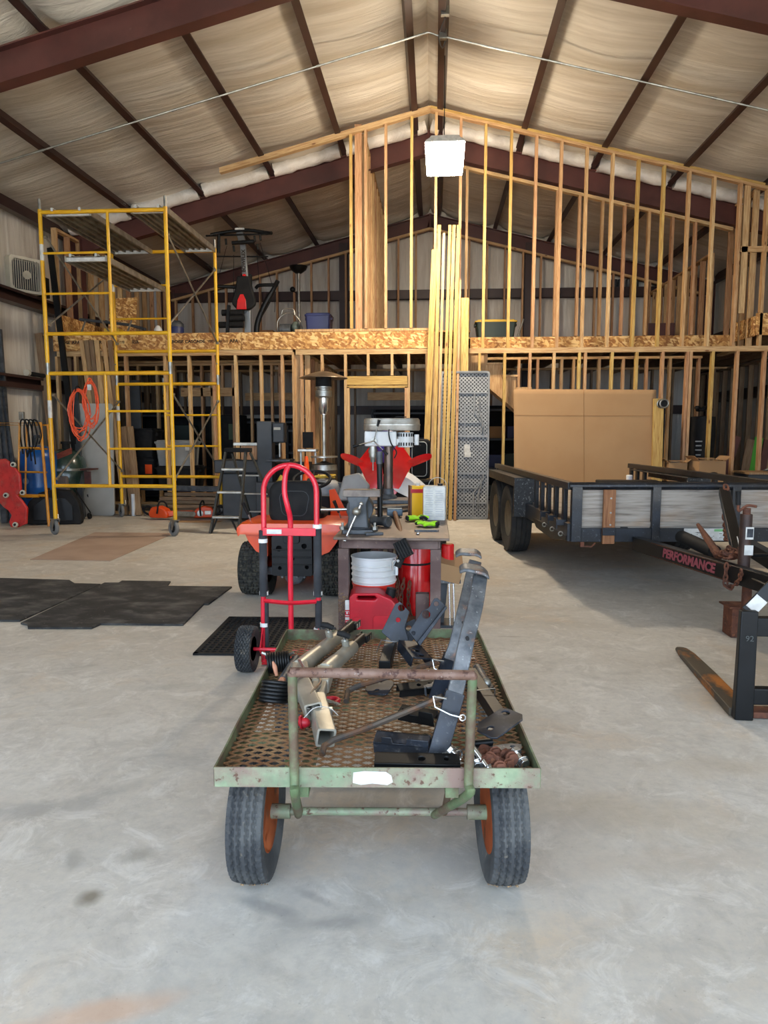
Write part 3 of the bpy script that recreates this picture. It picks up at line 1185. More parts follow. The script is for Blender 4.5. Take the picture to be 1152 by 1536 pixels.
yt = -CL - .018
tl, tr = cl(441, 1004, Y=1.785), cl(708, 1013, Y=1.79)
ml, mr = cl(444, 1165, Y=1.78), cl(702, 1170, Y=1.79)
bl, br = V((-.245, -.405, .195)), V((.17, -.405, .195))
for a, mid, e in ((tl, ml, bl), (tr, mr, br)):
    a.y = mid.y = yt
    mid2 = mid + (mid - a) * .12
    pts = smooth_path([a, a.lerp(mid, .5), mid, mid2, V((e.x, e.y, e.z))], 5)
    MB().tube(pts, .0125, 10).build('upright', m_greenrail, cart, L=True)
m = MB()
m.tube([tl + V((-.004, 0, .004)), tr + V((.004, 0, .004))], .0135, 10)
m.sphere(tl, .014, 10)
m.sphere(tr, .014, 10)
m.build('top_bar', m_pinkrust, cart, L=True)
for s in (-1, 1):
    MB().tube([(s * .22 - .02, -.40, .2), (s * .24 - .02, -.5, .41)], .011, 8).build('brace', m_greenrail, cart, L=True)
m = MB()
m.tube([(-.31, -.395, .2), (.31, -.395, .2)], .012, 10)
for x in (-.3, .3):
    m.cyl((x - .03, -.395, .2), (x + .03, -.395, .2), .022, n=12)
m.build('axle', m_green, cart, L=True)
m = MB()
m.tube([(-.31, .43, .2), (.31, .43, .2)], .012, 10)
for s in (-.2, .2):
    m.bar((s, .43, .2), (s, .43, .4), .04, .008, (1, 0, 0))
m.build('axle', m_greenrail, cart, L=True)
m_rimo = mat('orange_wheel_disc', (206, 104, 44), (188, 92, 40), vs=6, rust=(120, 70, 40), rs=12, rough=.5)
for x, y, rz in ((-.37, -.395, -2), (.37, -.395, 2), (-.37, .43, 0), (.37, .43, 0)):
    w_ = wheel(cart, (x, y, .2), .2, .1, 'rib', m_dusty, m_rimo, rz, bead=.56, n=160)
    if y < 0:
        k = MB(WM[cart.name])
        k.cyl((x - .055, y, .2), (x + .055, y, .2), .018, n=12)
        k.build('hub_cap', m_greenrail, w_)
        # dried mud sticking to the tread where it meets the floor
        k = MB(WM[cart.name])
        for q in range(60):
            a = rad(-90 + random.uniform(-34, 10))
            xx = x + random.uniform(-.043, .043)
            k.sphere((xx, y + math.cos(a) * .2, .2 + math.sin(a) * .2), random.uniform(.0015, .0045), 6)
        mud = k.build('dried_mud', mat('dried_mud', (158, 132, 100), (128, 104, 80), vs=60, rough=.95), w_)
        mud['kind'] = 'stuff'

# ------------------------------------------------------------------ things lying on the cart deck
Z0 = DZK + .002


def D(u, v, z=Z0):
    return P(u, v, Z=z)


# two silver tow adapters
def adapter(lbl, top, mid, rec, end, tz, k):
    t = thing('tow_adapter', lbl, 'tow hitch', mid, group='silver tow adapters on the cart')
    top, mid, rec, end = V(top), V(mid), V(rec), V(end)
    d = (mid - top).normalized()
    m = MB()
    m.tube([top, top.lerp(mid, .3)], .021, 16)
    m.box((0, 0, .0), (.05, .03, .04), frame(top, mid))
    for s in (-1, 1):
        m.box((s * .021, 0, -.028), (.007, .03, .05), frame(top, mid))
    m.build('clevis', m_black, t, bevel=.002)
    m = MB()
    for s in (-1, 1):
        for q in (0, .03):
            a = frame(top, mid) @ V((s * .02, -.012, -.03 + q))
            m.cyl(a, a + V((0, 0, .022)), .0075, n=6)
    m.build('bolt', m_chrome, t)
    m = MB()
    m.tube([top.lerp(mid, .29), top.lerp(mid, .32), top.lerp(mid, .66), mid.lerp(top, .2), mid], [.025, .028, .028, .031, .032], 18)
    m.build('tube_body', m_champ, t, bevel=.0015)
    m = MB()
    q = top.lerp(mid, .44)
    nrm = V((-.15, -.3, .94)).normalized()
    m.cyl(q + nrm * .01, q + nrm * .055, .016, .014, 14)
    m.build('collar', m_champ, t)
    m = MB()
    m.cyl(q + nrm * .055, q + nrm * .075, .007, n=10)
    m.build('stem', m_chrome, t)
    m = MB()
    h = (d * .3 + V((-.9, .25, .3))).normalized()
    m.tube([q + nrm * .08 - h * .026, q + nrm * .084, q + nrm * .08 + h * .026], [.011, .013, .011], 10)
    m.build('t_handle', m_matte, t)
    # cast yoke down to the square receiver
    m = MB()
    m.bar(mid + d * -.01, mid.lerp(rec, .55), .06, .05, (0, 0, 1))
    m.bar(mid.lerp(rec, .4), rec, .05, .045, (0, 0, 1))
    m.build('yoke', m_champ, t, bevel=.005)
    Mf = frame(rec, end, (0, 0, 1)) @ RZ(8 * k)
    Lr = (end - rec).length
    hole = [(x, y) for x, y in rr(.044, .044, .004, 2)]
    MB(Mf).prism(rr(.056, .056, .006, 3), Lr, None, [hole]).build('receiver_tube', m_champ, t)
    m = MB(Mf)
    m.box((.034, -.006, Lr * .28), (.022, .03, .02))
    m.box((-.034, -.006, Lr * .28), (.022, .03, .02))
    m.build('lug', m_alu, t, bevel=.002)
    m = MB(Mf)
    m.tube(smooth_path([(-.045, .02, Lr * .3), (-.015, .036, Lr * .05), (.02, .032, -Lr * .3), (.02, .03, -Lr * .8)], 5), .006, 8)
    m.build('link_bar', m_chrome, t)
    return t


z = Z0
a1 = adapter('silver tow adapter, the left and nearer to the coiled cables on the cart', D(528, 938, z + .05), D(448, 1003, z + .045), D(454, 1030, z + .05), D(471, 1068, z + .05), 0, 1)
a2 = adapter('silver tow adapter, the right one of the pair on the cart', D(544, 957, z + .05), D(487, 1008, z + .05), D(474, 1050, z + .04), D(489, 1107, z + .028), 0, -1)
# red shackles and grips hanging off the adapters
for u, v, lb, rot in ((487, 1016, 'dark red shackle between the silver tow adapters', 40), (497, 1050, 'bright red shackle right of the silver square tube on the cart', -35)):
    c = D(u, v, Z0 + .018)
    t = thing('shackle', lb, 'shackle', (c.x, c.y, Z0), rad(rot), group='red shackles on the cart')
    m = MB(WM[t.name])
    m.tube(arc((0, 0, .016), .024, -20, 200, 12, V((1, 0, 0)), V((0, 1, 0))), .0075, 10)
    m.build('bow', m_redplastic if u > 490 else mat('dark_red_steel', (120, 24, 34), rough=.4, metal=.3), t)
    m = MB(WM[t.name])
    m.cyl((-.034, -.008, .016), (.036, -.008, .016), .006, n=10)
    m.build('pin', m_chrome, t)
c = D(456, 1084, Z0 + .03)
t = thing('pull_pin', 'round red-knobbed locking pin lying left of the silver square tube', 'pin', (c.x, c.y, Z0))
m = MB()
m.sphere(c, .02, 16, (1.0, .75, .8))
m.torus(T(c + V((-.008, 0, .001))) @ RY(80), .019, .003, 16, 6)
m.build('knob', m_redplastic, t)
m = MB()
m.tube(smooth_path([c + V((.0, 0, .015)), c + V((.03, .02, .04)), c + V((.07, .05, .03)), c + V((.1, .04, .01))], 6), .0012, 6)
m.build('lanyard', m_label, t)
m = MB().cyl(c, c + V((-.03, .01, .008)), .01, n=10)
m.build('shank', mat('dark_red_steel', (120, 24, 34), rough=.4, metal=.3), t)
# two coiled black cables
for (u, v, ax, n, Rr, lb) in ((418, 993, V((1, .25, .05)), 9, .036, 'upper coiled black hose by the left edge of the cart'), (412, 1038, V((.12, .35, .9)), 6, .044, 'lower coiled black cable by the left edge of the cart')):
    c = D(u, v, Z0 + .04)
    ax = ax.normalized()
    e1 = ax.orthogonal().normalized()
    e2 = ax.cross(e1)
    pts = []
    turns, LL = n, (.085 if n == 9 else .074)
    for i in range(turns * 18):
        an = 2 * PI * i / 18
        s = (i / (turns * 18) - .5) * LL
        pts.append(c + ax * s + (e1 * math.cos(an) + e2 * math.sin(an)) * Rr)
    t = thing('coiled_cable', lb, 'cable', (c.x, c.y, Z0), group='coiled black cables')
    MB().tube(pts, .0048 if n == 9 else .0064, 8).build('coil', m_black, t)
    e = pts[-1]
    m = MB()
    m.cyl(e, e + V((.02, -.006, .01)), .006, n=8)
    m.cyl(pts[0], pts[0] + V((-.02, .0, .008)), .006, n=8)
    m.build('plug', m_galv, t)
# pin with copper ends and dark body
c, e = D(424, 1020, Z0 + .025), D(444, 988, Z0 + .04)
t = thing('hammer_head', 'short dark steel pin with a brown round end beside the coiled cables', 'pin', (c.x, c.y, Z0))
MB().cyl(c, e, .016, .017, 14).build('body', m_castgrey, t)
m = MB()
d = (c - e).normalized()
m.cyl(c, c + d * .02, .013, n=14)
m.build('end_cap', m_copper, t)
m = MB()
q = D(411, 1004, Z0 + .05)
m.tube([q + V((-.004, 0, .03)), q + V((.004, -.005, .012)), q + V((.012, -.01, -.02))], [.003, .009, .006], 8)
tag(m.build('wooden_wedge', m_copper), 'small tan wooden wedge standing between the two coiled cables', 'wedge')


# two tall stand legs with T feet
def stand_leg(lbl, low, sl, bend, top, foot_a, foot_b, rod, w):
    t = thing('stand_leg', lbl, 'stand leg', (low.x, low.y, Z0), group='tall stand legs on the cart')
    up = V((0, -1, .25))
    m = MB()
    Mf = frame(low, sl, up)
    Ls = (sl - low).length
    m2 = MB(Mf)
    m2.prism(rr(w * 1.14, w * .8, .004, 2), Ls, None, [rr(w * .98, w * .64, .003, 2)])
    m2.box((0, 0, .004), (w * 1.1, w * .76, .006))
    m2.build('sleeve', m_navy, t)
    pts = smooth_path([low.lerp(sl, .6), sl] + bend + [top], 8)
    bend = bend[0]
    vs, fs = [], []
    hw, hd = w * .47, w * .28
    for i, q in enumerate(pts):
        d = (pts[min(i + 1, len(pts) - 1)] - pts[max(i - 1, 0)]).normalized()
        x = up.cross(d).normalized()
        y = d.cross(x)
        for sx, sy in ((-1, -1), (1, -1), (1, 1), (-1, 1)):
            vs.append(q + x * sx * hw + y * sy * hd)
    n = len(pts)
    for i in range(n - 1):
        for k in range(4):
            l = (k + 1) % 4
            fs.append((i * 4 + k, i * 4 + l, i * 4 + 4 + l, i * 4 + 4 + k))
    fs += [(3, 2, 1, 0), tuple(n * 4 - 4 + k for k in range(4))]
    o = MB().add(vs, fs).build('bar', m_wornsteel, t, bevel=.003)
    m = MB()
    for fr in (.5, 2.6):
        q = sl.lerp(bend, fr)
        d = (bend - sl).normalized()
        x = up.cross(d).normalized()
        y = d.cross(x)
        m.cyl(q - y * (hd + .0006), q - y * (hd - .004), .0055, n=10)
        m.cyl(q + y * (hd + .0006), q + y * (hd - .004), .0055, n=10)
    m.build('pin_hole', m_matte, o)
    # curved T foot
    a, c2 = V(foot_a), V(foot_b)
    mid = (a + c2) / 2 + V((0, 0, .008))
    m = MB()
    pl = smooth_path([a + V((0, 0, -.004)), a.lerp(mid, .4) + V((0, 0, .004)), mid, mid.lerp(c2, .6) + V((0, 0, .004)), c2 + V((0, 0, -.004))], 4)
    vs, fs = [], []
    for i, q in enumerate(pl):
        tt = i / (len(pl) - 1)
        dp = .028 + .012 * math.sin(PI * tt)
        for dy, dz in ((-dp, 0), (dp, .006), (dp, .018), (-dp, .012)):
            vs.append(q + V((0, dy, dz)))
    for i in range(len(pl) - 1):
        for k in range(4):
            l = (k + 1) % 4
            fs.append((i * 4 + k, i * 4 + l, i * 4 + 4 + l, i * 4 + 4 + k))
    fs += [(3, 2, 1, 0), tuple(len(vs) - 4 + k for k in range(4))]
    m.add(vs, fs)
    m.build('foot_plate', m_wornsteel, t, bevel=.004)
    m = MB()
    m.tube([V(q) for q in rod], .0095, 8)
    m.build('stay_rod', m_rodm, t)
    # hairpin clip
    q = sl.lerp(low, .1)
    y = -up.normalized() * -1
    m = MB()
    x = V((1, 0, 0))
    pts = [q + V((-.058, -.03, .016)), q + V((-.052, -.034, -.014)), q + V((-.01, -.046, -.03)), q + V((.022, -.05, -.036))]
    m.tube(pts, .0026, 6)
    m.torus(T(q + V((.024, -.05, -.036))) @ RX(80), .008, .0026, 14, 6)
    m.tube([q + V((-.058, -.03, .016)), q + V((-.02, -.036, .012))], .0026, 6)
    m.build('hairpin_clip', m_chrome, t)
    return t


m_rodm = mat('rusty_stay_rod', (88, 78, 68), (64, 62, 62), vs=9, rust=(120, 82, 52), rs=12, rlo=.5, rhi=.64, rough=.55, metal=.4, bump=.2, bs=100)
stand_leg('tall grey stand leg with T foot, nearer and lower of the two on the cart', D(656, 1132, Z0 + .012), P(683, 1038, Y=1.96), [P(690, 1007, Y=1.97), P(701, 956, Y=2.02), P(713, 908, Y=2.1)], P(720, 866, Y=2.2),
          P(689, 857, Y=2.2), P(733, 866, Y=2.19),
          [P(664, 1045, Y=1.97), D(560, 1088, Z0 + .05), D(500, 1110, Z0 + .03), D(486, 1119, Z0 + .022), D(483, 1132, Z0 + .008)], .048)
stand_leg('tall grey stand leg with T foot, the rear and higher one on the cart', D(656, 1046, Z0 + .012), P(677, 986, Y=2.3), [P(684, 966, Y=2.31), P(693, 929, Y=2.36), P(702, 890, Y=2.46)], P(712, 845, Y=2.62),
          P(683, 834, Y=2.62), P(722, 836, Y=2.6),
          [P(660, 992, Y=2.3), D(600, 1010, Z0 + .06), D(540, 1028, Z0 + .03), D(522, 1036, Z0 + .02), D(519, 1052, Z0 + .008)], .05)


# black hitch brackets
def holed(poly, holes, t, M, name, mm, par=None, bevel=.0012):
    return MB(M).prism(poly, t, None, holes).build(name, mm, par, bevel=bevel, seg=1)


def axes(o, x, y):
    o, x, y = V(o), V(x), V(y)
    ex = (x - o).normalized()
    ez = ex.cross(y - o).normalized()
    ey = ez.cross(ex)
    A = Matrix((ex, ey, ez)).transposed().to_4x4()
    A.translation = o
    return A


# long pair standing at the back: side plate with two holes on a square shank
def side_plate(lbl, o, x, y, shank_a, shank_b, L, Wd, blade=None, loop=None):
    t = thing('hitch_bracket', lbl, 'hitch bracket', (o.x, o.y, Z0), group='black hitch brackets on the cart')
    A = axes(o, x, y)
    holed([(0, .01), (.012, 0), (L - .03, 0), (L, .02), (L, Wd * .8), (L - .02, Wd), (.02, Wd), (0, Wd - .02)], [circ(L * .82, Wd * .55, .013), circ(L * .55, Wd * .55, .009)], .006, A, 'plate', m_navy, t)
    if shank_a is not None:
        MB().bar(shank_a, shank_b, .042, .042, (0, 0, 1)).build('shank', m_black, t, bevel=.003)
    if loop is not None:
        c = V(loop)
        d = (shank_b - shank_a).normalized()
        s = V((0, 0, 1)).cross(d).normalized()
        m = MB()
        q = [c + s * .032 + V((0, 0, -.026)), c + s * .032 + V((0, 0, .03)), c - s * .034 + V((0, 0, .034)), c - s * .034 + V((0, 0, -.026))]
        m.tube(q, .0024, 6)
        m.build('wire_clip', m_chrome, t)
    return t


def plate_at(pxs, holes, y0, dy, t_, name, mm, par):
    """plate standing on the deck, leaning back by dy over its height; measured outline"""
    o = P(*pxs[0], Y=y0)
    n = V((.12, -1, dy)).normalized()
    ex = V((1, .12, 0)).normalized()
    ey = n.cross(ex) * -1
    if ey.z < 0:
        ey = -ey
    A = Matrix((ex, ey, ex.cross(ey))).transposed().to_4x4()
    A.translation = o

    def proj(u, v):
        d = _f + _r * ((u - 576) / FPX) + _u * ((768 - v) / FPX)
        c = V((0, 0, CAM_H))
        q = c + d * ((o - c).dot(n) / d.dot(n)) - o
        return (q.dot(ex), q.dot(ey))
    return MB(A).prism([proj(*p) for p in pxs], t_, None, [circ(*proj(u, v), r) for u, v, r in holes]).build(name, mm, par, bevel=.0015, seg=1)


t = thing('hitch_bracket', 'blue-black hitch plate with two holes and a clipped shank at the back of the cart', 'hitch bracket', D(590, 962), group='black hitch brackets on the cart')
plate_at([(572, 948), (593, 906), (600, 903), (614, 918), (607, 941), (613, 962), (590, 964)], [(602, 912, .014), (597, 930, .01)], 2.86, .35, .008, 'plate', m_navy, t)
plate_at([(600, 962), (606, 935), (622, 928), (628, 950), (614, 966)], [(613, 942, .012)], 2.93, .2, .008, 'rear_plate', m_navy, t)
MB().bar(D(588, 960, Z0 + .035), D(577, 1000, Z0 + .02), .045, .045, (0, 0, 1)).build('shank', m_black, t, bevel=.003)
c = D(583, 972, Z0 + .03)
MB().tube([c + V((-.05, .0, -.02)), c + V((-.03, 0, .034)), c + V((.034, -.0, .026)), c + V((.038, 0, -.026))], .003, 6).build('wire_clip', m_chrome, t)
t = thing('hitch_bracket', 'long blue-black channel plate with holes leaning right at the back of the cart', 'hitch bracket', D(620, 962), group='black hitch brackets on the cart')
pl_ = plate_at([(613, 948), (633, 917), (643, 912), (651, 898), (656, 897), (668, 909), (625, 964)], [(639, 922, .017), (654, 906, .01), (620, 950, .008)], 2.8, .4, .007, 'plate', m_navy, t)
plate_at([(625, 964), (668, 909), (669, 914), (629, 970)], [], 2.79, .4, .03, 'flange', m_navy, t)
side_plate('black shank with a wire clip lying toward the right edge of the cart', D(722, 1032, Z0 + .012), D(700, 990, Z0 + .02), D(736, 1000, Z0 + .012), D(752, 1082, Z0 + .035), D(705, 1010, Z0 + .03), .12, .05, loop=D(727, 1048, Z0 + .035))
# flat blades
for lb, o, x, y, L, Wd in (('dark blade plate with two holes jutting over the right edge of the cart', D(742, 1112, Z0 + .075), D(795, 1076, Z0 + .1), D(730, 1085, Z0 + .09), .15, .085),
                           ('dark blade plate lying flat in the middle of the cart deck', D(580, 1044, Z0 + .01), D(600, 1018, Z0 + .02), D(548, 1018, Z0 + .014), .12, .09)):
    A = axes(o, x, y)
    hs = [circ(L * .22, Wd * .5, .012, ry=.009), circ(L * .82, Wd * .7, .012, ry=.012)]
    ob = holed([(.012, 0), (L - .02, .004), (L, .02), (L - .004, Wd - .015), (L - .02, Wd), (.03, Wd), (0, Wd * .72), (0, .012)], hs, .006, A, 'blade_plate', m_navy)
    tag(ob, lb, 'plate', 'black blade plates on the cart')


def channel(lbl, a, b2, w, h, up, notch=False, t_=.006, mm=None):
    """pressed U channel from a to b2"""
    a, b2 = V(a), V(b2)
    A = frame(a, b2, up)
    L = (b2 - a).length
    t = thing('channel_bracket', lbl, 'channel bracket', (a.x, a.y, Z0), group='black channel brackets on the cart')
    # frame(): local Z runs along, local Y towards `up`
    web = Matrix(((1, 0, 0, 0), (0, 0, 1, h / 2 - t_), (0, 1, 0, 0), (0, 0, 0, 1)))
    MB(A).prism([(-w / 2, 0), (w / 2, 0), (w / 2, L * .94), (w / 2 - .01, L), (-w / 2 + .012, L), (-w / 2, L * .9)], t_, web, [circ(w * .05, L * .84, w * .16), circ(0, L * .55, w * .2)] if not notch else []).build('web', mm or m_navy, t, bevel=.0012, seg=1)
    for s in (-1, 1):
        side = Matrix(((0, 0, 1, s * (w / 2 - t_ / 2) - t_ / 2), (1, 0, 0, 0), (0, 1, 0, 0), (0, 0, 0, 1)))
        if notch and s < 0:
            pl = [(-h / 2, 0), (h / 2, 0), (h / 2, L * .16), (h / 2 + .02, L * .16), (h / 2 + .02, L * .34), (h / 2, L * .36), (h / 2, L * .6), (h / 2 + .02, L * .62), (h / 2 + .02, L), (-h / 2, L)]
        else:
            pl = [(-h / 2, 0), (h / 2, 0), (h / 2, L), (-h / 2, L)]
        MB(A).prism(pl, t_, side).build('flange', mm or m_navy, t, bevel=.001, seg=1)
    return t


channel('short blue-black channel bracket lying left of the tall stand legs', D(611, 968, Z0 + .055), D(632, 994, Z0 + .035), .085, .04, (.35, -.5, .8))
channel('notched black angle bracket lying near the front of the cart', D(563, 1112, Z0 + .03), D(645, 1120, Z0 + .03), .05, .04, (0, -.3, .95), True)
channel('smooth black rounded channel lying along the front rail of the cart', D(562, 1143, Z0 + .025), D(690, 1146, Z0 + .025), .05, .03, (0, -.2, .98), mm=m_black)
channel('black channel bracket lying under the stay rod, farthest left of the stand legs', D(597, 1036, Z0 + .03), D(652, 1030, Z0 + .03), .04, .03, (0, -.3, .95), mm=m_black)
channel('worn black channel bracket lying between the two stay rods', D(600, 1068, Z0 + .03), D(654, 1078, Z0 + .03), .045, .03, (0, -.3, .95), True, mm=m_black)
channel('grey channel bracket lying behind the hoop at the foot of the rear stand leg', D(625, 1004, Z0 + .03), D(648, 1036, Z0 + .03), .05, .03, (0, -.4, .9), mm=m_wornsteel)
# round rod end by the right upright
c, e = D(716, 1002, Z0 + .03), D(728, 1025, Z0 + .03)
t = thing('tow_ball_shank', 'grey round shank with a ball end lying right of the stand legs', 'shank', (c.x, c.y, Z0))
MB().cyl(c, e, .017, .02, 14).build('shank', m_wornsteel, t)
MB().sphere(e, .021, 14).build('ball_end', m_galv, t)


# bolts in the corner
def bolt(name, lbl, a, b2, r, mm, grp, head=True, nut=None):
    a, b2 = V(a), V(b2)
    t = thing(name, lbl, 'bolt', (a.x, a.y, Z0), group=grp)
    MB().cyl(a, b2, r, n=12).build('shank', mm, t)
    if head:
        A = frame(a, b2)
        m = MB(A)
        m.prism(circ(0, 0, r * 1.9, 6), r * 1.3, T(0, 0, -r * 1.2))
        m.cyl((0, 0, 0), (0, 0, .002), r * 2.3, n=16)
        m.build('hex_head', mm, t, bevel=.001)
    if nut:
        A = frame(b2, a)
        m = MB(A)
        m.prism(circ(0, 0, r * 1.9, 6), r * 1.6, T(0, 0, nut))
        m.build('nut', mm, t, bevel=.001)
    return t


r_ = .008
bolt('hex_bolt', 'long bright bolt standing out of the bolt pile by the right upright', D(732, 1152, Z0 + .012), D(709, 1120, Z0 + .05), .0075, m_chrome, 'silver bolts')
bolt('hex_bolt', 'short bright bolt with two washers alone in the front right corner', D(784, 1143, Z0 + .012), D(770, 1124, Z0 + .03), .009, m_chrome, 'silver bolts', nut=.004)
bolt('hex_bolt', 'bright bolt beside the foot of the near stand leg', D(676, 1126, Z0 + .035), D(690, 1140, Z0 + .012), .008, m_chrome, 'silver bolts')
bolt('hex_bolt', 'bright hex bolt lying left of the long bright bolt', D(716, 1148, Z0 + .012), D(706, 1132, Z0 + .02), .009, m_chrome, 'silver bolts', nut=.01)
bolt('hex_bolt', 'black shanked bolt with a bright nut behind the rusty bolts', D(708, 1116, Z0 + .02), D(738, 1113, Z0 + .02), .011, m_black, 'silver bolts', nut=.0)
for u, v, du, dv in ((727, 1126, -8, 6), (736, 1138, 14, -6), (750, 1152, -10, -10), (747, 1140, 12, 4), (768, 1138, -12, -6), (758, 1132, 10, 8), (726, 1142, 10, 8), (762, 1148, -8, -2), (743, 1130, -10, -6), (772, 1131, -4, 8)):
    q = random.uniform(.012, .03)
    bolt('hex_bolt', 'rusty brown hex bolt in the pile at the front right corner of the cart', D(u, v, Z0 + q), D(u + du * 1.5, v + dv * 1.5, Z0 + .012), .0085, m_rust, 'rusty bolts')
for i in range(5):
    c = D(668 + 5 * i, 1136 - 3.0 * (i % 2) - i, Z0 + .016)
    o = MB().torus(T(c) @ RY(50 + 8 * i) @ RX(60), .012, .0028, 18, 6).build('spring_washer', m_chrome)
    tag(o, 'bright ring washer in the stack beside the near stand leg', 'washer', 'bright washers')
o = MB().prism([(0, 0), (.11, .01), (.12, .04), (.09, .05), (0, .035)], .006, T(D(728, 1132, Z0 + .004)) @ RZ(12), [circ(.09, .028, .008)]).build('rusty_plate', m_wornsteel)
tag(o, 'small worn steel plate under the rusty bolts', 'plate')
# ------------------------------------------------------------------ red hand truck
HX, HY = -.815, 3.95
ht = thing('hand_truck', 'red tubular hand truck with black foam sleeves standing behind the cart', 'hand truck', (HX, HY, 0))
hw = .152
m = MB()
pts = [(HX - hw - .012, HY, .03), (HX - hw - .008, HY, .4), (HX - hw, HY + .01, .8), (HX - hw, HY + .02, 1.0)]
pts += [p_ for p_ in arc((HX, HY + .02, 1.02), hw, 180, 0, 16)]
pts += [(HX + hw, HY + .02, 1.0), (HX + hw, HY + .01, .8), (HX + hw + .008, HY, .4), (HX + hw + .012, HY, .03)]
m.tube(pts, .0155, 12)
m.build('hoop_frame', m_red, ht)
m = MB()
m.tube(smooth_path([(HX + .0, HY, .05), (HX + .0, HY, .6), (HX + .004, HY + .0, .85), (HX - .004, HY - .02, .93), (HX - .022, HY - .02, 1.02), (HX - .02, HY + .0, 1.12), (HX - .004, HY + .02, 1.172)], 6), .0155, 12)
m.build('centre_tube', m_red, ht)
m = MB()
m.tube(smooth_path([(HX - hw, HY - .012, .395), (HX, HY - .026, .388), (HX + hw, HY - .012, .395)], 6), .012, 4)
m.build('cross_bar', m_red, ht)
m = MB()
m.box((HX, HY - .018, .796), (2 * hw, .006, .045))
o = m.build('cross_plate', m_red, ht, bevel=.002)
k = MB()
k.box((HX - .085, HY - .0225, .797), (.085, .002, .026))
k.build('white_sticker', m_label, o)
m = MB()
m.tube([(HX - hw - .12, HY - .08, .13), (HX + hw + .12, HY - .08, .13)], .01, 10)
for s in (-1, 1):
    m.bar((HX + s * (hw + .01), HY - .08, .13), (HX + s * (hw + .01), HY, .24), .03, .006, (1, 0, 0))
    m.bar((HX + s * (hw + .01), HY - .08, .13), (HX + s * (hw + .01), HY, .05), .03, .006, (1, 0, 0))
m.build('axle_bracket', m_red, ht)
MB().box((HX, HY + .13, .012), (.36, .24, .006)).build('toe_plate', m_red, ht)
for s in (-1, 1):
    m = MB()
    z0, z1 = (.42, .8) if s < 0 else (.42, .82)
    x = HX + s * (hw + .005)
    m.tube([(x, HY, z0), (x, HY + .004, (z0 + z1) / 2), (x, HY + .009, z1)], .024, 12)
    o = m.build('foam_sleeve', m_foam, ht)
    m = MB()
    m.tube([(x, HY, .05), (x + s * .004, HY + .0, z0 - .02)], .02, 10) if s > 0 else m.tube([(x + .012, HY, .05), (x + .014, HY, z0 - .02)], .014, 10)
    m.build('lower_sleeve', m_foam, ht)
    for z in ((.73, .425, .24) if s < 0 else (.815, .43, .215)):
        m = MB()
        m.tube([(x, HY + .004, z), (x, HY + .004, z + .022)], .0262, 12)
        m.build('tape_band', m_tape, ht)
    wheel(ht, (s * (hw + .07) if s > 0 else -(hw + .085), -.08, .132), .132, .085, 'diamond', m_dusty, m_galv, 0, bead=.5, n=260)

# ------------------------------------------------------------------ orange lawn tractor
TX, TY = -1.135, 5.8
tr_ = thing('lawn_tractor', 'orange lawn tractor with a black seat seen from behind', 'tractor', (TX, TY, 0))
for s in (-1, 1):
    wheel(tr_, (s * .335, 0, .228), .228, .23, 'turf', m_turf, m_orange, 0, 'rear_wheel', bead=.5, n=160)
    wheel(tr_, (s * .3, 1.3, .18), .18, .15, 'turf', m_turf, m_orange, 0, 'front_wheel', bead=.5, n=80)
m = MB(T(TX, TY, 0))
# wide fender deck with turned down lip
prof = [(-.42, .555), (-.44, .57), (-.435, .6), (-.4, .628), (-.2, .634), (.2, .634), (.4, .628), (.435, .6), (.44, .57), (.42, .555)]
vs, fs = [], []
ys = [-.27, -.262, -.22, .0, .3, .42, .5]
zs = [-.04, .0, .012, .012, .008, -.02, -.1]
for y, dz in zip(ys, zs):
    k_ = .97 if y < -.265 else 1
    for x, z in prof:
        vs.append((x * k_, y, z + dz if z > .56 else z + dz * .2))
n = len(prof)
for i in range(len(ys) - 1):
    for j in range(n - 1):
        fs.append((i * n + j, (i + 1) * n + j, (i + 1) * n + j + 1, i * n + j + 1))
fs.append(tuple(range(n)))
m.add(vs, fs)
fen = m.build('fender', m_orange, tr_)
for s in (-1, 1):
    m = MB(T(TX, TY, 0))
    m.prism([(s * .215, -.0), (s * .4, 0), (s * .34, -.16), (s * .28, -.17), (s * .25, -.1)] if False else [(s * .205, .57), (s * .4, .57), (s * .36, .48), (s * .3, .4), (s * .205, .36)], .3, Matrix(((1, 0, 0, 0), (0, 0, 1, -.2), (0, 1, 0, 0), (0, 0, 0, 1))))
    m.build('fender_side', m_orange, tr_)
MB(T(TX, TY, 0)).prism(rr(.075, .022, .008), .003, T(.0, -.269, .586) @ RX(90)).build('badge', mat('blue_badge', (40, 60, 170), rough=.4), fen)
m = MB(T(TX, TY, 0))
A = T(0, -.2, .37) @ RX(90)
m.prism(rr(.33, .33, .02, 3), .03, A, [circ(-.105, .06, .022), circ(0, -.02, .02), circ(.1, .08, .02), circ(.12, -.09, .016), circ(-.1, -.1, .014)])
for z in (.42, .36, .3):
    m.prism(rr(.31, .012, .004), .008, T(0, -.23, z) @ RX(90))
m.prism(rr(.13, .07, .02), .05, T(0, -.2, .51) @ RX(90))
m.build('rear_plate', m_black, tr_, bevel=.003)
MB(T(TX, TY, 0)).box((0, .05, .38), (.3, .4, .34)).build('rear_body', m_matte, tr_)
m = MB(T(TX, TY, 0))
m.bar((-.3, -.05, .215), (.3, -.05, .215), .07, .06)
m.lathe([(.02, -.12), (.075, -.1), (.09, -.02), (.09, .02), (.075, .1), (.02, .12)], 16, T(0, -.06, .195) @ RX(90))
for q in range(7):
    m.cyl((-.09 + q * .03, -.16, .19 + .012 * (q % 2)), (-.09 + q * .03, -.19, .19 + .012 * (q % 2)), .011, n=6)
m.build('rear_axle', m_wornsteel, tr_)
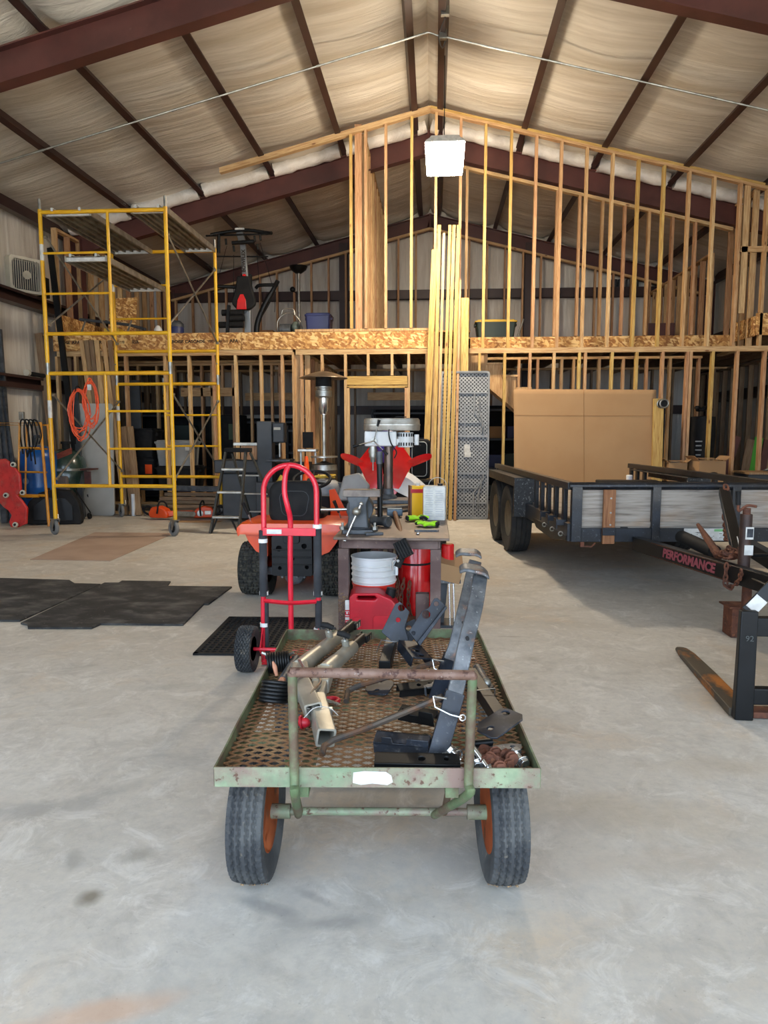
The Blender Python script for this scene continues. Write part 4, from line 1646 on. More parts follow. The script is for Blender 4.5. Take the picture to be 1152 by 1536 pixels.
# seat: rounded moulded back with a stitched panel, and its cushion
def pillow(m, cx, w, h, t, M):
    def fn(u, v):
        a = -1 + 2 * u
        c = -1 + 2 * v
        return None
    outline = rr(w, h, min(w, h) * .28, 6)
    n = len(outline)
    lay = [(-t / 2, .86), (-t / 2 + t * .12, .95), (-t * .1, 1.0), (t * .2, 1.0), (t / 2 - t * .12, .94), (t / 2, .8)]
    vs, fs = [], []
    for z, s in lay:
        vs += [(x * s, y * s, z) for x, y in outline]
    for i in range(len(lay) - 1):
        for k in range(n):
            l = (k + 1) % n
            fs.append((i * n + k, i * n + l, (i + 1) * n + l, (i + 1) * n + k))
    fs.append(tuple(range(n - 1, -1, -1)))
    fs.append(tuple((len(lay) - 1) * n + k for k in range(n)))
    m.add(vs, fs, M)


SY = TY - .05
Ms = T(TX, SY, .785) @ RX(83)
m = MB()
pillow(m, 0, .43, .36, .12, Ms)
sb = m.build('seat_back', m_matte, tr_)
m = MB(Ms)
o_ = rr(.24, .2, .06, 5)
m.tube([(x * (1 - .12 * (y < 0)), y - .01, .0615) for x, y in o_], .0035, 6, closed=True)
m.build('seat_seam', m_darkgrey, sb)
m = MB()
pillow(m, 0, .44, .42, .1, T(TX, SY + .23, .67))
m.build('seat_cushion', m_matte, tr_)
MB().box((TX, SY + .1, .632), (.3, .3, .03)).build('seat_pan', m_darkgrey, tr_)
m = MB()
c = V((TX + .02, TY + .62, .93))
A = T(c) @ RX(24)
m.torus(A, .17, .015, 32, 10)
for a in (90, 210, 330):
    m.tube([A @ V((.03 * math.cos(rad(a)), .03 * math.sin(rad(a)), -.02)), A @ V((.17 * math.cos(rad(a)), .17 * math.sin(rad(a)), 0))], .012, 8)
m.cyl(A @ V((0, 0, -.04)), A @ V((0, 0, .0)), .045, n=16)
m.build('steering_wheel', m_matte, tr_)
m = MB()
m.cyl(c + V((0, .04, -.06)), (TX + .02, TY + .85, .6), .03, n=12)
m.build('steering_column', m_black, tr_)
m = MB(T(TX, TY, 0))
hp = [(-.24, .46), (-.25, .58), (-.2, .68), (-.08, .72), (.08, .72), (.2, .68), (.25, .58), (.24, .46)]
vs, fs = [], []
for y, s, dz in ((.78, 1.0, 0.0), (.85, 1.03, .01), (1.2, .98, -.03), (1.5, .9, -.08), (1.62, .75, -.13)):
    vs += [(x * s, y, (z - .5) * (s if y > 1.4 else 1) + .5 + dz * (z > .6)) for x, z in hp]
for i in range(4):
    for k in range(8):
        l = (k + 1) % 8
        fs.append((i * 8 + k, i * 8 + l, i * 8 + 8 + l, i * 8 + 8 + k))
fs += [tuple(range(7, -1, -1)), tuple(32 + k for k in range(8))]
m.add(vs, fs)
m.build('hood', m_orange, tr_)
m = MB(T(TX, TY, 0))
m.prism([(.2, .5), (.32, .5), (.34, .6), (.22, .84), (.17, .83)], .04, Matrix(((1, 0, 0, 0), (0, 0, 1, .68), (0, 1, 0, 0), (0, 0, 0, 1))))
m.build('dash_side', m_orange, tr_)
MB(T(TX, TY, 0)).box((0, .74, .64), (.34, .06, .26)).build('dash', m_matte, tr_, bevel=.01)
MB(T(TX, TY, 0)).box((0, .85, .3), (.4, 1.5, .12)).build('chassis', m_matte, tr_)
m = MB(T(TX, TY, 0))
m.lathe([(.02, .12), (.36, .12), (.4, .16), (.4, .24), (.3, .27), (.02, .27)], 28, T(0, .62, 0))
m.build('mower_deck', m_orange, tr_)
for s, x, y in ((-1, -.36, -.1), (1, .36, .1)):
    m = MB(T(TX, TY, 0))
    m.tube([(x, y, .62), (x - .02, y - .02, .7)], .006, 8)
    lv = m.build('lever', m_galv, tr_)
    m = MB(T(TX, TY, 0))
    m.tube([(x - .02, y - .02, .69), (x - .055, y - .05, .79)], [.011, .016], 8)
    m.build('lever_grip', m_matte, lv)

# ------------------------------------------------------------------ steel workbench seen from its end
BX0, BX1, BY0, BY1, BZ = -.61, .05, 4.45, 6.95, .70
wb = thing('workbench', 'heavy rusty steel workbench with a plate top, seen from its narrow end', 'workbench', ((BX0 + BX1) / 2, BY0, 0))
MB().box(((BX0 + BX1) / 2 + .015, (BY0 + BY1) / 2 - .02, BZ - .008), (BX1 - BX0 + .07, BY1 - BY0 + .08, .018)).build('top_plate', m_benchtop, wb, bevel=.003)
m = MB()
for y in (BY0 + .03, BY1 - .03):
    m.box(((BX0 + BX1) / 2, y, BZ - .05), (BX1 - BX0 - .04, .05, .062))
for x in (BX0 + .03, BX1 - .03):
    m.box((x, (BY0 + BY1) / 2, BZ - .05), (.05, BY1 - BY0 - .04, .062))
m.build('apron', m_bench, wb, bevel=.003)
for x in (BX0 + .035, BX1 - .035):
    for y in (BY0 + .035, BY1 - .035):
        o = MB().box((x, y, (BZ - .08) / 2), (.068, .068, BZ - .082)).build('leg', m_bench, wb, bevel=.003)
        if y < BY0 + .1 and x < -.3:
            k = MB()
            for q in range(240):
                k.sphere((x + random.uniform(-.033, .033), y - .0345, random.uniform(.04, .33) if q % 3 else random.uniform(.2, .3)), random.uniform(.002, .006), 5)
            mu = k.build('mud_crust', mat('tan_mud_crust', (150, 124, 92), (112, 88, 66), vs=60, rough=.95), o)
            mu['kind'] = 'stuff'
MB().box(((BX0 + BX1) / 2, (BY0 + BY1) / 2 + .3, .1), (BX1 - BX0 - .05, BY1 - BY0 - .7, .012)).build('lower_shelf', m_bench, wb)
MB().tube([(-.3, 4.9, .02), (-.3, 4.9, .66)], .02, 8).build('brace_post', m_bench, wb)
MB().tube([(-.42, 5.6, .02), (-.42, 5.6, .66)], .02, 8).build('brace_post', m_bench, wb)

# vise at the near left corner
vx, vy = -.49, 4.6
vs_ = thing('bench_vise', 'large grey bench vise bolted to the near left corner of the workbench', 'vise', (vx, vy, BZ))
m = MB(T(vx, vy, BZ))
m.prism([(-.1, -.08), (.1, -.08), (.12, .1), (.06, .16), (-.06, .16), (-.12, .1)], .03)
m.lathe([(.1, .03), (.085, .05), (.08, .06)], 20, T(0, .04, 0))
m.build('base', m_castgrey, vs_, bevel=.006)
m = MB(T(vx, vy, BZ))
m.prism([(-.07, .04), (.07, .04), (.062, .1), (.058, .2), (.075, .245), (-.075, .245), (-.058, .2), (-.062, .1)], .1, Matrix(((1, 0, 0, 0), (0, 0, 1, -.07), (0, 1, 0, 0), (0, 0, 0, 1))))
m.build('front_jaw_body', m_castgrey, vs_, bevel=.008)
m = MB(T(vx, vy, BZ))
m.cyl((0, .05, .15), (0, .25, .15), .09, .08, 20)
m.build('rear_jaw_body', m_castgrey, vs_, bevel=.006)
m = MB(T(vx, vy, BZ))
m.box((.025, -.03, .265), (.24, .07, .045))
m.box((.02, .03, .265), (.2, .05, .045))
m.build('jaw', mat('steel_jaw', (122, 112, 104), (96, 88, 82), vs=12, rough=.45, metal=.5), vs_, bevel=.003)
m = MB(T(vx, vy, BZ))
m.cyl((0, -.075, .155), (0, -.13, .155), .026, n=16)
m.sphere((0, -.135, .155), .028, 14)
m.build('screw_head', m_alu, vs_)
m = MB(T(vx, vy, BZ))
a, c = V((.03, -.13, .205)), V((-.075, -.14, -.03))
m.tube([a, c], .0085, 10)
m.sphere(a, .014, 12)
m.sphere(c, .014, 12)
m.build('handle_bar', m_chrome, vs_)
m = MB(T(vx, vy, BZ))
m.tube([(-.26, .06, .145), (-.08, .06, .148)], .01, 10)
m.build('lock_bar', m_chrome, vs_)
for x, y in ((.11, -.06), (-.1, -.06)):
    m = MB(T(vx, vy, BZ))
    m.prism(circ(x, y, .02, 6), .02, T(0, 0, .03))
    m.cyl((x, y, .03), (x, y, .075), .009, n=8)
    m.build('mounting_bolt', m_galv, vs_)
m = MB(T(vx, vy, BZ))
m.prism([(.06, -.14), (.17, -.1), (.15, -.05), (.05, -.09)], .02, T(0, 0, .0))
m.build('base_ear', m_castgrey, vs_, bevel=.004)

# hammers
c = P(569, 790, Z=BZ)
sl = thing('sledge_hammer', 'sledge hammer standing on its head on the bench, black handle straight up', 'hammer', (c.x, c.y, BZ))
m = MB(T(c.x, c.y, BZ))
m.lathe([(.001, -.075), (.036, -.075), (.04, -.068), (.04, -.045), (.034, -.03), (.034, .03), (.04, .045), (.04, .068), (.036, .075), (.001, .075)], 16, T(.01, 0, .041) @ RZ(55) @ RX(90))
m.build('head', m_castgrey, sl)
m = MB(T(c.x, c.y, BZ))
m.tube([(.005, .0, .07), (.004, .0, .3), (.0, .0, .52)], [.019, .019, .021], 12)
hd = m.build('handle', m_black, sl)
m = MB(T(c.x, c.y, BZ))
m.tube([(.0, .0, .44), (.0, .0, .525)], .023, 12)
m.build('grip', m_castgrey, hd)
a, c2 = P(592, 768, Z=BZ + .04), P(606, 818, Y=4.36)
hm = thing('engineer_hammer', 'hammer with a wooden handle and ribbed black grip hanging over the bench edge', 'hammer', (a.x, a.y, BZ))
m = MB()
d = (c2 - a).normalized()
A = frame(a, c2, (0, 0, 1))
m.prism(rr(.065, .06, .015, 3), .12, A @ RY(90) @ T(0, 0, -.06))
m.build('head', mat('blue_grey_head', (104, 122, 136), (84, 98, 110), vs=20, rough=.5, metal=.3), hm, bevel=.006)
MB().tube([a, a.lerp(c2, .5), c2], [.017, .02, .02], 10).build('handle', m_wornwood, hm)
g0 = c2 + V((-.012, -.03, -.0))
Mg = T(g0) @ RY(-28) @ RX(-12)
m = MB(Mg)
m.box((0, 0, -.02), (.085, .05, .11))
for q in range(5):
    m.box((-.034 + q * .017, -.03, -.02), (.009, .016, .11))
gb = m.build('ribbed_grip', m_matte, hm, bevel=.002)
m = MB()
m.tube([g0 + V((-.0, 0, -.07)), g0 + V((-.028, -.01, -.13))], .022, 12)
m.build('handle_end', m_matte, hm)
m = MB()
for dx in (-.05, -.022):
    m.cyl(g0 + V((dx, -.02, -.085)), g0 + V((dx, -.045, -.085)), .009, n=8)
m.tube([g0 + V((-.055, -.02, -.09)), g0 + V((-.055, -.02, -.15))], .006, 8)
m.build('screw', m_chrome, hm)

# cans, gloves, block and rods on the bench
c = P(652, 781, Z=BZ)
t = thing('solvent_can', 'tall rectangular white labelled solvent can with a wire handle on the bench', 'can', (c.x, c.y + .07, BZ), rad(-6))
m = MB(WM[t.name])
m.box((0, 0, .125), (.165, .105, .25))
m.box((0, 0, .253), (.158, .098, .01))
m.build('body', m_label, t, bevel=.006)
m = MB(WM[t.name])
m.box((-.084, -.02, .125), (.004, .06, .245))
m.build('side_panel', mat('brown_can_side', (120, 44, 32), rough=.4), t)
m = MB(WM[t.name])
m.cyl((.04, 0, .255), (.04, 0, .275), .02, n=14)
m.build('cap', m_black, t)
MB(WM[t.name]).tube(arc((.02, 0, .25), .07, 10, 170, 12), .002, 6).build('wire_handle', m_galv, t)
m = MB(WM[t.name])
for q in range(12):
    for s in (-1, 1):
        m.box((s * .038 + random.uniform(-.004, .004), -.0537, .22 - q * .017), (.062 + random.uniform(-.012, .0), .001, .004))
m.build('printed_lines', mat('grey_print', (168, 172, 180), rough=.6), t)
c = P(628, 775, Z=BZ)
t = thing('yellow_can', 'yellow and brown tin behind the white solvent can on the bench', 'can', (c.x - .01, c.y + .07, BZ), rad(12))
m = MB(WM[t.name])
m.box((0, 0, .12), (.13, .1, .24))
m.build('body', mat('yellow_can', (238, 184, 20), rough=.35), t, bevel=.005)
m = MB(WM[t.name])
m.box((0, -.051, .2), (.131, .002, .03))
m.build('red_stripe', m_redplastic, t)
m = MB(WM[t.name])
m.box((-.062, 0, .12), (.012, .102, .242))
m.build('seam', mat('brown_can_side2', (110, 70, 40), rough=.4), t)
MB(WM[t.name]).cyl((0, 0, .24), (0, 0, .262), .02, n=14).build('cap', m_label, t)


def glove(lbl, c, rz, flip, colr):
    t = thing('work_glove', lbl, 'glove', c, rad(rz), group='work gloves on the bench')
    A = WM[t.name]

    def shell(u, v):
        a = 2 * PI * v
        x = -.09 + .1 * u
        w = .045 * (1 - .3 * abs(u - .6))
        return (x, math.cos(a) * w, .02 + math.sin(a) * .016 * (1 + .3 * math.sin(u * 7)))
    m = MB(A)
    m.grid(shell, 8, 12, cv=True)
    m.build('palm', colr, t)
    for q in range(4):
        y = -.034 + q * .022
        m = MB(A)
        L = (.06, .075, .07, .05)[q]
        m.tube(smooth_path([(.0, y, .02), (L * .5, y * 1.15 + .004, .03), (L, y * 1.3, .014 + .01 * (q % 2))], 4), [.011] * 8 + [.007], 8)
        m.build('finger', colr if q % 2 else m_matte, t)
    m = MB(A)
    m.tube(smooth_path([(-.06, .03, .02), (-.03, .06, .024), (.0, .07, .014)], 4), [.012] * 8 + [.008], 8)
    m.build('thumb', colr, t)
    m = MB(A)
    m.box((-.085, 0, .02), (.02, .08, .034))
    m.build('cuff', m_matte, t, bevel=.008)
    return t


glove('hi-vis green work glove in front of the white can, thumb raised', P(628, 781, Z=BZ + .005), 10, 0, m_green2)
glove('green and black work glove partly under the other glove', P(638, 790, Z=BZ + .002) + V((0, .02, 0)), 170, 1, m_green2)
m = MB()
m.tube(smooth_path([P(645, 778, Z=BZ + .02), P(655, 770, Z=BZ + .07), P(662, 778, Z=BZ + .05)], 5), [.02, .024, .025, .025, .026, .026, .026, .024, .022, .02, .014], 10)
c = P(551, 786, Z=BZ)
t = thing('timber_block', 'small orange timber block behind the vise on the bench', 'block', (c.x, c.y + .03, BZ), rad(8))
m = MB(WM[t.name])
m.box((0, 0, .035), (.1, .09, .07))
m.build('lower_block', m_fir, t, bevel=.003)
m = MB(WM[t.name])
m.box((.0, .01, .085), (.11, .1, .03))
m.build('upper_block', m_wood, t, bevel=.003)
for i, (u0, v0, u1, v1, r_, mm, lb) in enumerate(((542, 764, 618, 758, .014, m_chrome, 'bright round bar lying across the bench behind the hammers'), (540, 775, 600, 774, .008, m_wornsteel, 'thin dull rod lying across the bench nearest the sledge hammer'),
                                                  (590, 768, 625, 764, .012, m_wornsteel, 'short dull pipe lying left of the yellow tin'), (548, 768, 572, 770, .018, m_bench, 'rusty short bar end behind the timber block'))):
    tag(MB().tube([P(u0, v0, Z=BZ + r_), P(u1, v1, Z=BZ + r_)], r_, 10).build('steel_bar', mm), lb, 'bar')
# pieces on the bench under the hammer
o = MB().prism(rr(.16, .05, .01), .012, T(P(640, 797, Z=BZ + .001)) @ RZ(4)).build('steel_strip', m_castgrey)
tag(o, 'flat dark steel strip in front of the green gloves', 'strip')
o = MB().sphere(P(627, 800, Z=BZ + .01), .012, 10).build('ball_bearing', m_chrome)
tag(o, 'small bright steel ball near the front edge of the bench', 'ball')

# drill press on the far end
dx, dy = -.40, 6.72
dp = thing('drill_press', 'white and grey drill press on the far end of the workbench', 'drill press', (dx, dy, BZ))
m = MB(T(dx, dy, 0))
m.prism(rr(.44, .32, .03), .035, T(.0, -.05, BZ + .002))
m.lathe([(.085, BZ + .035), (.075, BZ + .06), (.05, BZ + .08), (.048, BZ + .13)], 18, T(-.03, 0, 0))
m.build('base', m_castgrey, dp, bevel=.005)
m = MB(T(dx, dy, 0))
m.cyl((-.03, 0, BZ + .03), (-.03, 0, 1.27), .042, n=20)
m.build('column', mat('brown_oiled_column', (104, 88, 78), (84, 72, 66), vs=9, rough=.3, metal=.6), dp)
m = MB(T(dx, dy, 0))
m.box((-.1, 0, 1.3), (.3, .2, .14))
m.box((.02, .0, 1.27), (.12, .14, .06))
m.build('head', m_white, dp, bevel=.012)
m = MB(T(dx, dy, 0))
prof = rr(.53, .26, .1, 8)
vs, fs = [], []
for s, z in ((.97, 1.375), (1.0, 1.385), (1.0, 1.42), (1.012, 1.425), (1.012, 1.435), (.99, 1.44), (.985, 1.475), (.94, 1.49), (.0, 1.492)):
    vs += [(x * s, y * s, z) for x, y in prof]
n = len(prof)
for i in range(8):
    for k in range(n):
        l = (k + 1) % n
        fs.append((i * n + k, i * n + l, i * n + n + l, i * n + n + k))
fs.append(tuple(range(n - 1, -1, -1)))
m.add(vs, fs)
m.build('belt_cover', m_alu, dp)
m = MB(T(dx, dy, 0))
m.cyl((.13, -.02, 1.22), (.13, -.02, 1.36), .075, n=20)
m.build('motor', m_white, dp, bevel=.008)
m = MB(T(dx, dy, 0))
for q in range(9):
    a = 2 * PI * q / 18 + PI
    m.box((.13 + .075 * math.cos(a), -.02 + .075 * math.sin(a), 1.25), (.012, .012, .03))
    m.box((.13 + .075 * math.cos(a), -.02 + .075 * math.sin(a), 1.335), (.012, .012, .03))
m.build('motor_venting', m_matte, dp)
m = MB(T(dx, dy, 0))
m.cyl((.235, -.02, 1.24), (.235, -.02, 1.34), .022, n=14)
m.build('capacitor', m_white, dp, bevel=.004)
m = MB(T(dx, dy, 0))
for z0, z1, r0, r1 in ((1.23, 1.2, .036, .036), (1.2, 1.165, .044, .042), (1.165, 1.13, .036, .036), (1.13, 1.08, .03, .022)):
    m.cyl((-.175, -.04, z0), (-.175, -.04, z1), r0, r1, 18)
m.cyl((-.175, -.04, 1.08), (-.175, -.04, 1.0), .006, n=8)
m.build('chuck', m_galv, dp)
m = MB(T(dx, dy, 0))
c = V((-.16, -.12, 1.28))
m.cyl(c + V((0, .06, 0)), c, .03, n=16)
m.build('feed_hub', m_galv, dp)
for a, L in ((75, .17), (195, .17), (315, .15)):
    m = MB(T(dx, dy, 0))
    d = V((math.cos(rad(a)), -.1, math.sin(rad(a))))
    m.tube([c, c + d * L], .006, 8)
    fh = m.build('feed_handle', m_chrome, dp)
    m = MB(T(dx, dy, 0))
    m.tube([c + d * (L - .03), c + d * (L + .03)], [.01, .014], 10)
    m.build('knob', m_black, fh)
m = MB(T(dx, dy, 0))
m.tube(smooth_path([(.0, -.1, 1.46), (-.02, -.13, 1.36), (.0, -.12, 1.26), (.05, -.1, 1.18), (.03, -.1, 1.12)], 6), .006, 8)
m.tube(smooth_path([(.0, -.1, 1.45), (.05, -.12, 1.5), (.14, -.1, 1.5)], 6), .005, 8)
m.build('power_cord', m_black, dp)

# ------------------------------------------------------------------ below the bench
bk = thing('bucket', 'white plastic bucket set inside a red one under the bench', 'bucket', (-.40, 4.72, 0))
m = MB(T(-.40, 4.72, 0))
m.lathe([(.128, .0), (.13, .01), (.145, .33), (.15, .34), (.15, .35), (.14, .35), (.125, .02), (.001, .02)], 36)
m.build('red_bucket', m_orange if False else mat('red_bucket_plastic', (216, 60, 40), (190, 44, 36), vs=3, rough=.35), bk)
m = MB(T(-.40, 4.72, 0))
pr = [(.13, .2), (.143, .33)]
for z in (.36, .4, .44, .47):
    pr += [(.147 + .02 * (z - .36), z), (.153 + .02 * (z - .36), z + .004), (.153 + .02 * (z - .36), z + .01), (.147 + .02 * (z - .36), z + .014)]
pr += [(.152, .52), (.157, .524), (.157, .532), (.15, .534), (.143, .5), (.125, .22), (.001, .22)]
m.lathe(pr, 40)
m.build('white_bucket', m_white, bk)
m = MB(T(-.40, 4.72, 0))
m.tube(arc((0, -.02, .47), .165, 195, 345, 16, V((1, 0, 0)), V((0, -.7, .72))), .0025, 6)
m.build('bail', m_galv, bk)
m = MB(T(-.40, 4.72, 0))
m.box((.155, -.03, .45), (.02, .05, .09))
m.build('lug', m_white, bk, bevel=.004)
gx, gy = -.375, 4.5
gc = thing('fuel_can', 'dusty red plastic fuel can standing in front of the bucket', 'fuel can', (gx, gy, 0), rad(4))
A = WM[gc.name] @ Matrix.Diagonal((1.12, 1.12, 1.06, 1))
m = MB(A)
side = [(-.14, .0), (.13, .0), (.145, .02), (.145, .2), (.13, .245), (.09, .29), (.02, .325), (-.12, .325), (-.145, .3), (-.145, .02)]
m.prism(side, .2, Matrix(((1, 0, 0, 0), (0, 0, 1, -.1), (0, 1, 0, 0), (0, 0, 0, 1))), [[(-.1, .285), (-.1, .308), (.0, .308), (.012, .296), (.0, .283)]])
gb = m.build('body', m_redplastic, gc, bevel=.014, seg=3)
m = MB(A)
m.prism(rr(.05, .1, .02), .006, T(-.1, -.1, .13) @ RX(90))
m.build('moulded_panel', m_redplastic, gb, bevel=.002)
m = MB(A)
m.prism(rr(.12, .1, .02), .006, T(.05, -.1, .14) @ RX(90))
m.build('moulded_panel', m_redplastic, gb, bevel=.002)
m = MB(A)
m.cyl((.085, 0, .28), (.098, 0, .335), .03, n=18)
m.build('cap', m_black, gc, bevel=.004)
m = MB(A)
m.prism(rr(.04, .2, .005), .002, T(-.149, -.08, .18) @ RX(90))
lab = m.build('white_label', m_label, gc)
text('FUEL', .05, A @ T(-.149, -.083, .18) @ RX(90) @ RZ(90), m_redplastic, lab, ext=.0005, bold=.001)
rc = thing('red_steel_tank', 'bright red steel cylinder with a dark band under the right of the bench', 'tank', (-.13, 4.95, 0))
m = MB(T(-.13, 4.95, 0))
m.lathe([(.11, .05), (.12, .06), (.12, .58), (.11, .61), (.06, .64), (.001, .645)], 30)
m.build('body', m_brightred, rc)
m = MB(T(-.13, 4.95, 0))
m.lathe([(.1205, .44), (.1225, .443), (.1225, .452), (.1205, .455)], 30)
m.build('band', m_matte, rc)
m = MB(T(-.13, 4.95, 0))
m.lathe([(.1, .0), (.112, .0), (.112, .06), (.1, .06)], 24, None, True)
m.build('foot_ring', m_black, rc)
o = MB().cyl((.1, 4.95, .38), (.1, 4.95, .58), .045, n=18).build('red_canister', m_brightred, bevel=.01)
tag(o, 'small bright red canister just right of the bench leg', 'canister')
# steel offcuts beside the front right leg
o = MB(T(-.07, 4.6, 0) @ RX(-4)).prism(rr(.09, .09, .01, 2), .3, None, [rr(.07, .07, .006, 2)]).build('square_tube', m_bench)
tag(o, 'short upright rusty square tube under the right of the bench', 'square tube')
o = MB().box((.09, 4.95, .42), (.18, .26, .12), None).build('carton', m_card, bevel=.002)
o.matrix_basis = o.matrix_basis @ RX(10) @ RY(14)
tag(o, 'brown cardboard carton tucked against the right side of the bench', 'box')
o = thing('floor_jack_stand', 'grey steel stand carrying the carton beside the bench', 'stand', (.1, 4.95, 0))
m = MB()
m.box((.09, 4.95, .335), (.2, .24, .03))
m.build('saddle', m_wornsteel, o, bevel=.004)
m = MB()
m.bar((.05, 4.95, .0), (.08, 4.95, .33), .05, .05)
m.build('post', m_darkgrey, o)
for dx_ in (.12, .15):
    MB().tube([(dx_, 4.85, .02), (dx_ - .01, 4.88, .33)], .006, 6).build('rod', m_chrome, o)
MB().box((.09, 4.95, .01), (.2, .2, .02)).build('foot', m_darkgrey, o)
m = MB()
m.chain(smooth_path([(-.2, 4.78, .36), (-.22, 4.76, .2), (-.2, 4.74, .08), (-.16, 4.72, .02), (-.1, 4.74, .02)], 6), .05, .006)
m.chain(smooth_path([(-.16, 4.78, .34), (-.17, 4.75, .2), (-.14, 4.73, .05), (-.2, 4.7, .02)], 6), .05, .006)
m.chain(smooth_path([(-.24, 4.8, .34), (-.25, 4.77, .2), (-.23, 4.75, .05), (-.26, 4.72, .02)], 6), .05, .006)
tag(m.build('rusty_chain', m_rust), 'heap of rusty chain hanging under the bench beside the red cylinder', 'chain')
m = MB()
m.chain([(-.28, 5.5, .68), (-.285, 5.5, .5), (-.28, 5.5, .36)], .04, .005)
tag(m.build('hanging_chain', m_matte), 'thin dark chain hanging below the bench top', 'chain')
o = MB().box((-.15, 4.6, .06), (.22, .3, .1)).build('timber_offcut', m_dim, bevel=.003)
tag(o, 'weathered timber offcut on the floor under the bench', 'board')
# ------------------------------------------------------------------ yellow rolling scaffold
SX0, SX1, SF, SB = -5.03, -3.395, 9.07, 11.1
sf = thing('scaffold_tower', 'tall yellow rolling scaffold tower of two stacked frame levels on casters', 'scaffold', ((SX0 + SX1) / 2, (SF + SB) / 2, 0))
rT = .0255


def sc_frame(y, z0, z1, ladder, inner, bars):
    m = MB()
    for x in (SX0, SX1):
        m.tube([(x, y, z0), (x, y, z1)], rT, 10)
    m.tube([(SX0, y, z1 - .035), (SX1, y, z1 - .035)], rT, 10)
    m.tube([(SX0, y, z0 + bars), (SX1, y, z0 + bars)], rT * .95, 10)
    xi = SX0 + inner * (SX1 - SX0)
    m.tube([(xi, y, z0 + bars), (xi, y, z1 - .035)], rT * .8, 8)
    xa, xb_ = (SX0, xi) if ladder == 'l' else (xi, SX1)
    for k in (1, 2):
        z = z0 + bars + (z1 - .035 - z0 - bars) * k / 3
        m.tube([(xa, y, z), (xb_, y, z)], rT * .6, 8)
    f_ = m.build('frame', m_yel, sf)
    for x in (SX0, SX1):
        for z in (z0 + .25, z1 - .3):
            k = MB()
            k.cyl((x, y, z), (x + .0, y + .06 * (1 if y < 10 else -1), z), .009, n=8)
            k.build('brace_stud', m_galv, f_)
    return f_


LZ1, LZ2 = 2.16, 4.18
for y in (SF, SB):
    f1 = sc_frame(y, .22, LZ1, 'r', .47, .44)
    f2 = sc_frame(y, LZ1 + .02, LZ2, 'l', .54, .45)
    for x in (SX0, SX1):
        MB().cyl((x, y, LZ1 - .05), (x, y, LZ1 + .1), rT * 1.12, n=10).build('coupling_pin', m_galv, sf)
        MB().cyl((x, y, LZ2), (x, y, LZ2 + .13), rT * .72, n=10).build('top_pin', m_galv, sf)
    MB().cyl((SX0, y, 1.55), (SX0, y, 1.78), rT * 1.03, n=10).build('white_label', m_label, f1)
    MB().cyl((SX0, y, 3.55), (SX0, y, 3.75), rT * 1.03, n=10).build('white_label', m_label, f2)
for x in (SX0 + .03, SX1 - .0):
    for z0, z1 in ((.75, 1.85), (2.75, 3.85)):
        ya, yb_ = SF + .03, SB - .03
        for a, c in (((x, ya, z0), (x, yb_, z1)), ((x + .012, ya, z1), (x + .012, yb_, z0))):
            m = MB()
            m.tube([a, c], .0125, 8)
            for e in (a, c):
                m.cyl(V(e) - V((.02, 0, 0)), V(e) + V((.02, 0, 0)), .02, n=8)
            m.build('cross_brace', m_galv, sf)
for x in (SX0, SX1):
    for y in (SF, SB):
        rz = rad(52 if y == SF else 40)
        A = T(x, y, 0) @ Matrix.Rotation(rz, 4, 'Z')
        m = MB(A)
        m.cyl((0, 0, .2), (0, 0, .28), .022, n=12)
        m.box((0, .02, .212), (.09, .11, .014))
        for s in (-1, 1):
            m.prism([(-.04, .21), (.06, .21), (.06, .09), (.035, .08)], .004, A.inverted() @ A @ Matrix(((0, 0, 1, s * .03 - .002), (1, 0, 0, 0), (0, 1, 0, 0), (0, 0, 0, 1))))
        cas = m.build('caster', m_galv, sf)
        m = MB(A @ T(0, .045, .105))
        m.lathe([(.065, -.022), (.096, -.023), (.105, -.014), (.105, .014), (.096, .023), (.065, .022)], 26, RY(90), True)
        m.build('tread', mat('grey_caster_tread', (116, 116, 114), rough=.7) if 'grey_caster_tread' not in bpy.data.materials else bpy.data.materials['grey_caster_tread'], cas)
        m = MB(A @ T(0, .045, .105))
        m.lathe([(.012, -.024), (.02, -.024), (.02, .024), (.012, .024)], 16, RY(90), True)
        for q in range(6):
            a = 2 * PI * q / 6
            m.bar((0, .015 * math.cos(a), .015 * math.sin(a)), (0, .07 * math.cos(a), .07 * math.sin(a)), .022, .016, (1, 0, 0))
        m.build('spoked_hub', m_matte, cas)
        m = MB(A)
        m.tube([(.05, .03, .19), (.08, .1, .17), (.09, .14, .26)], .013, 8)
        m.build('brake_lever', m_galv, cas)


def plank(lbl, x0, x1, z, y0, y1):
    t = thing('scaffold_plank', lbl, 'scaffold plank', ((x0 + x1) / 2, y0, z), group='aluminium scaffold planks')
    m = MB()
    m.box(((x0 + x1) / 2, (y0 + y1) / 2, z), (x1 - x0 - .05, y1 - y0, .006))
    for q in range(5):
        x = x0 + .06 + (x1 - x0 - .12) * q / 4
        m.box((x, (y0 + y1) / 2, z - .02), (.03, y1 - y0 - .04, .034))
    m.build('deck', m_aludirty, t)
    for x in (x0 + .012, x1 - .012):
        MB().box((x, (y0 + y1) / 2, z - .03), (.024, y1 - y0, .075)).build('side_rail', m_alu, t, bevel=.003)
    for y in (y0 + .03, y1 - .03):
        m = MB()
        m.box(((x0 + x1) / 2, y, z - .035), (x1 - x0 - .04, .04, .05))
        for q in (.2, .8):
            x = x0 + (x1 - x0) * q
            m.box((x, y - (.05 if y < 10 else -.05), z + .012), (.03, .09, .012))
            m.box((x, y - (.09 if y < 10 else -.09), z - .0), (.03, .012, .04))
        m.build('end_hook', m_label, t, bevel=.002)
    return t


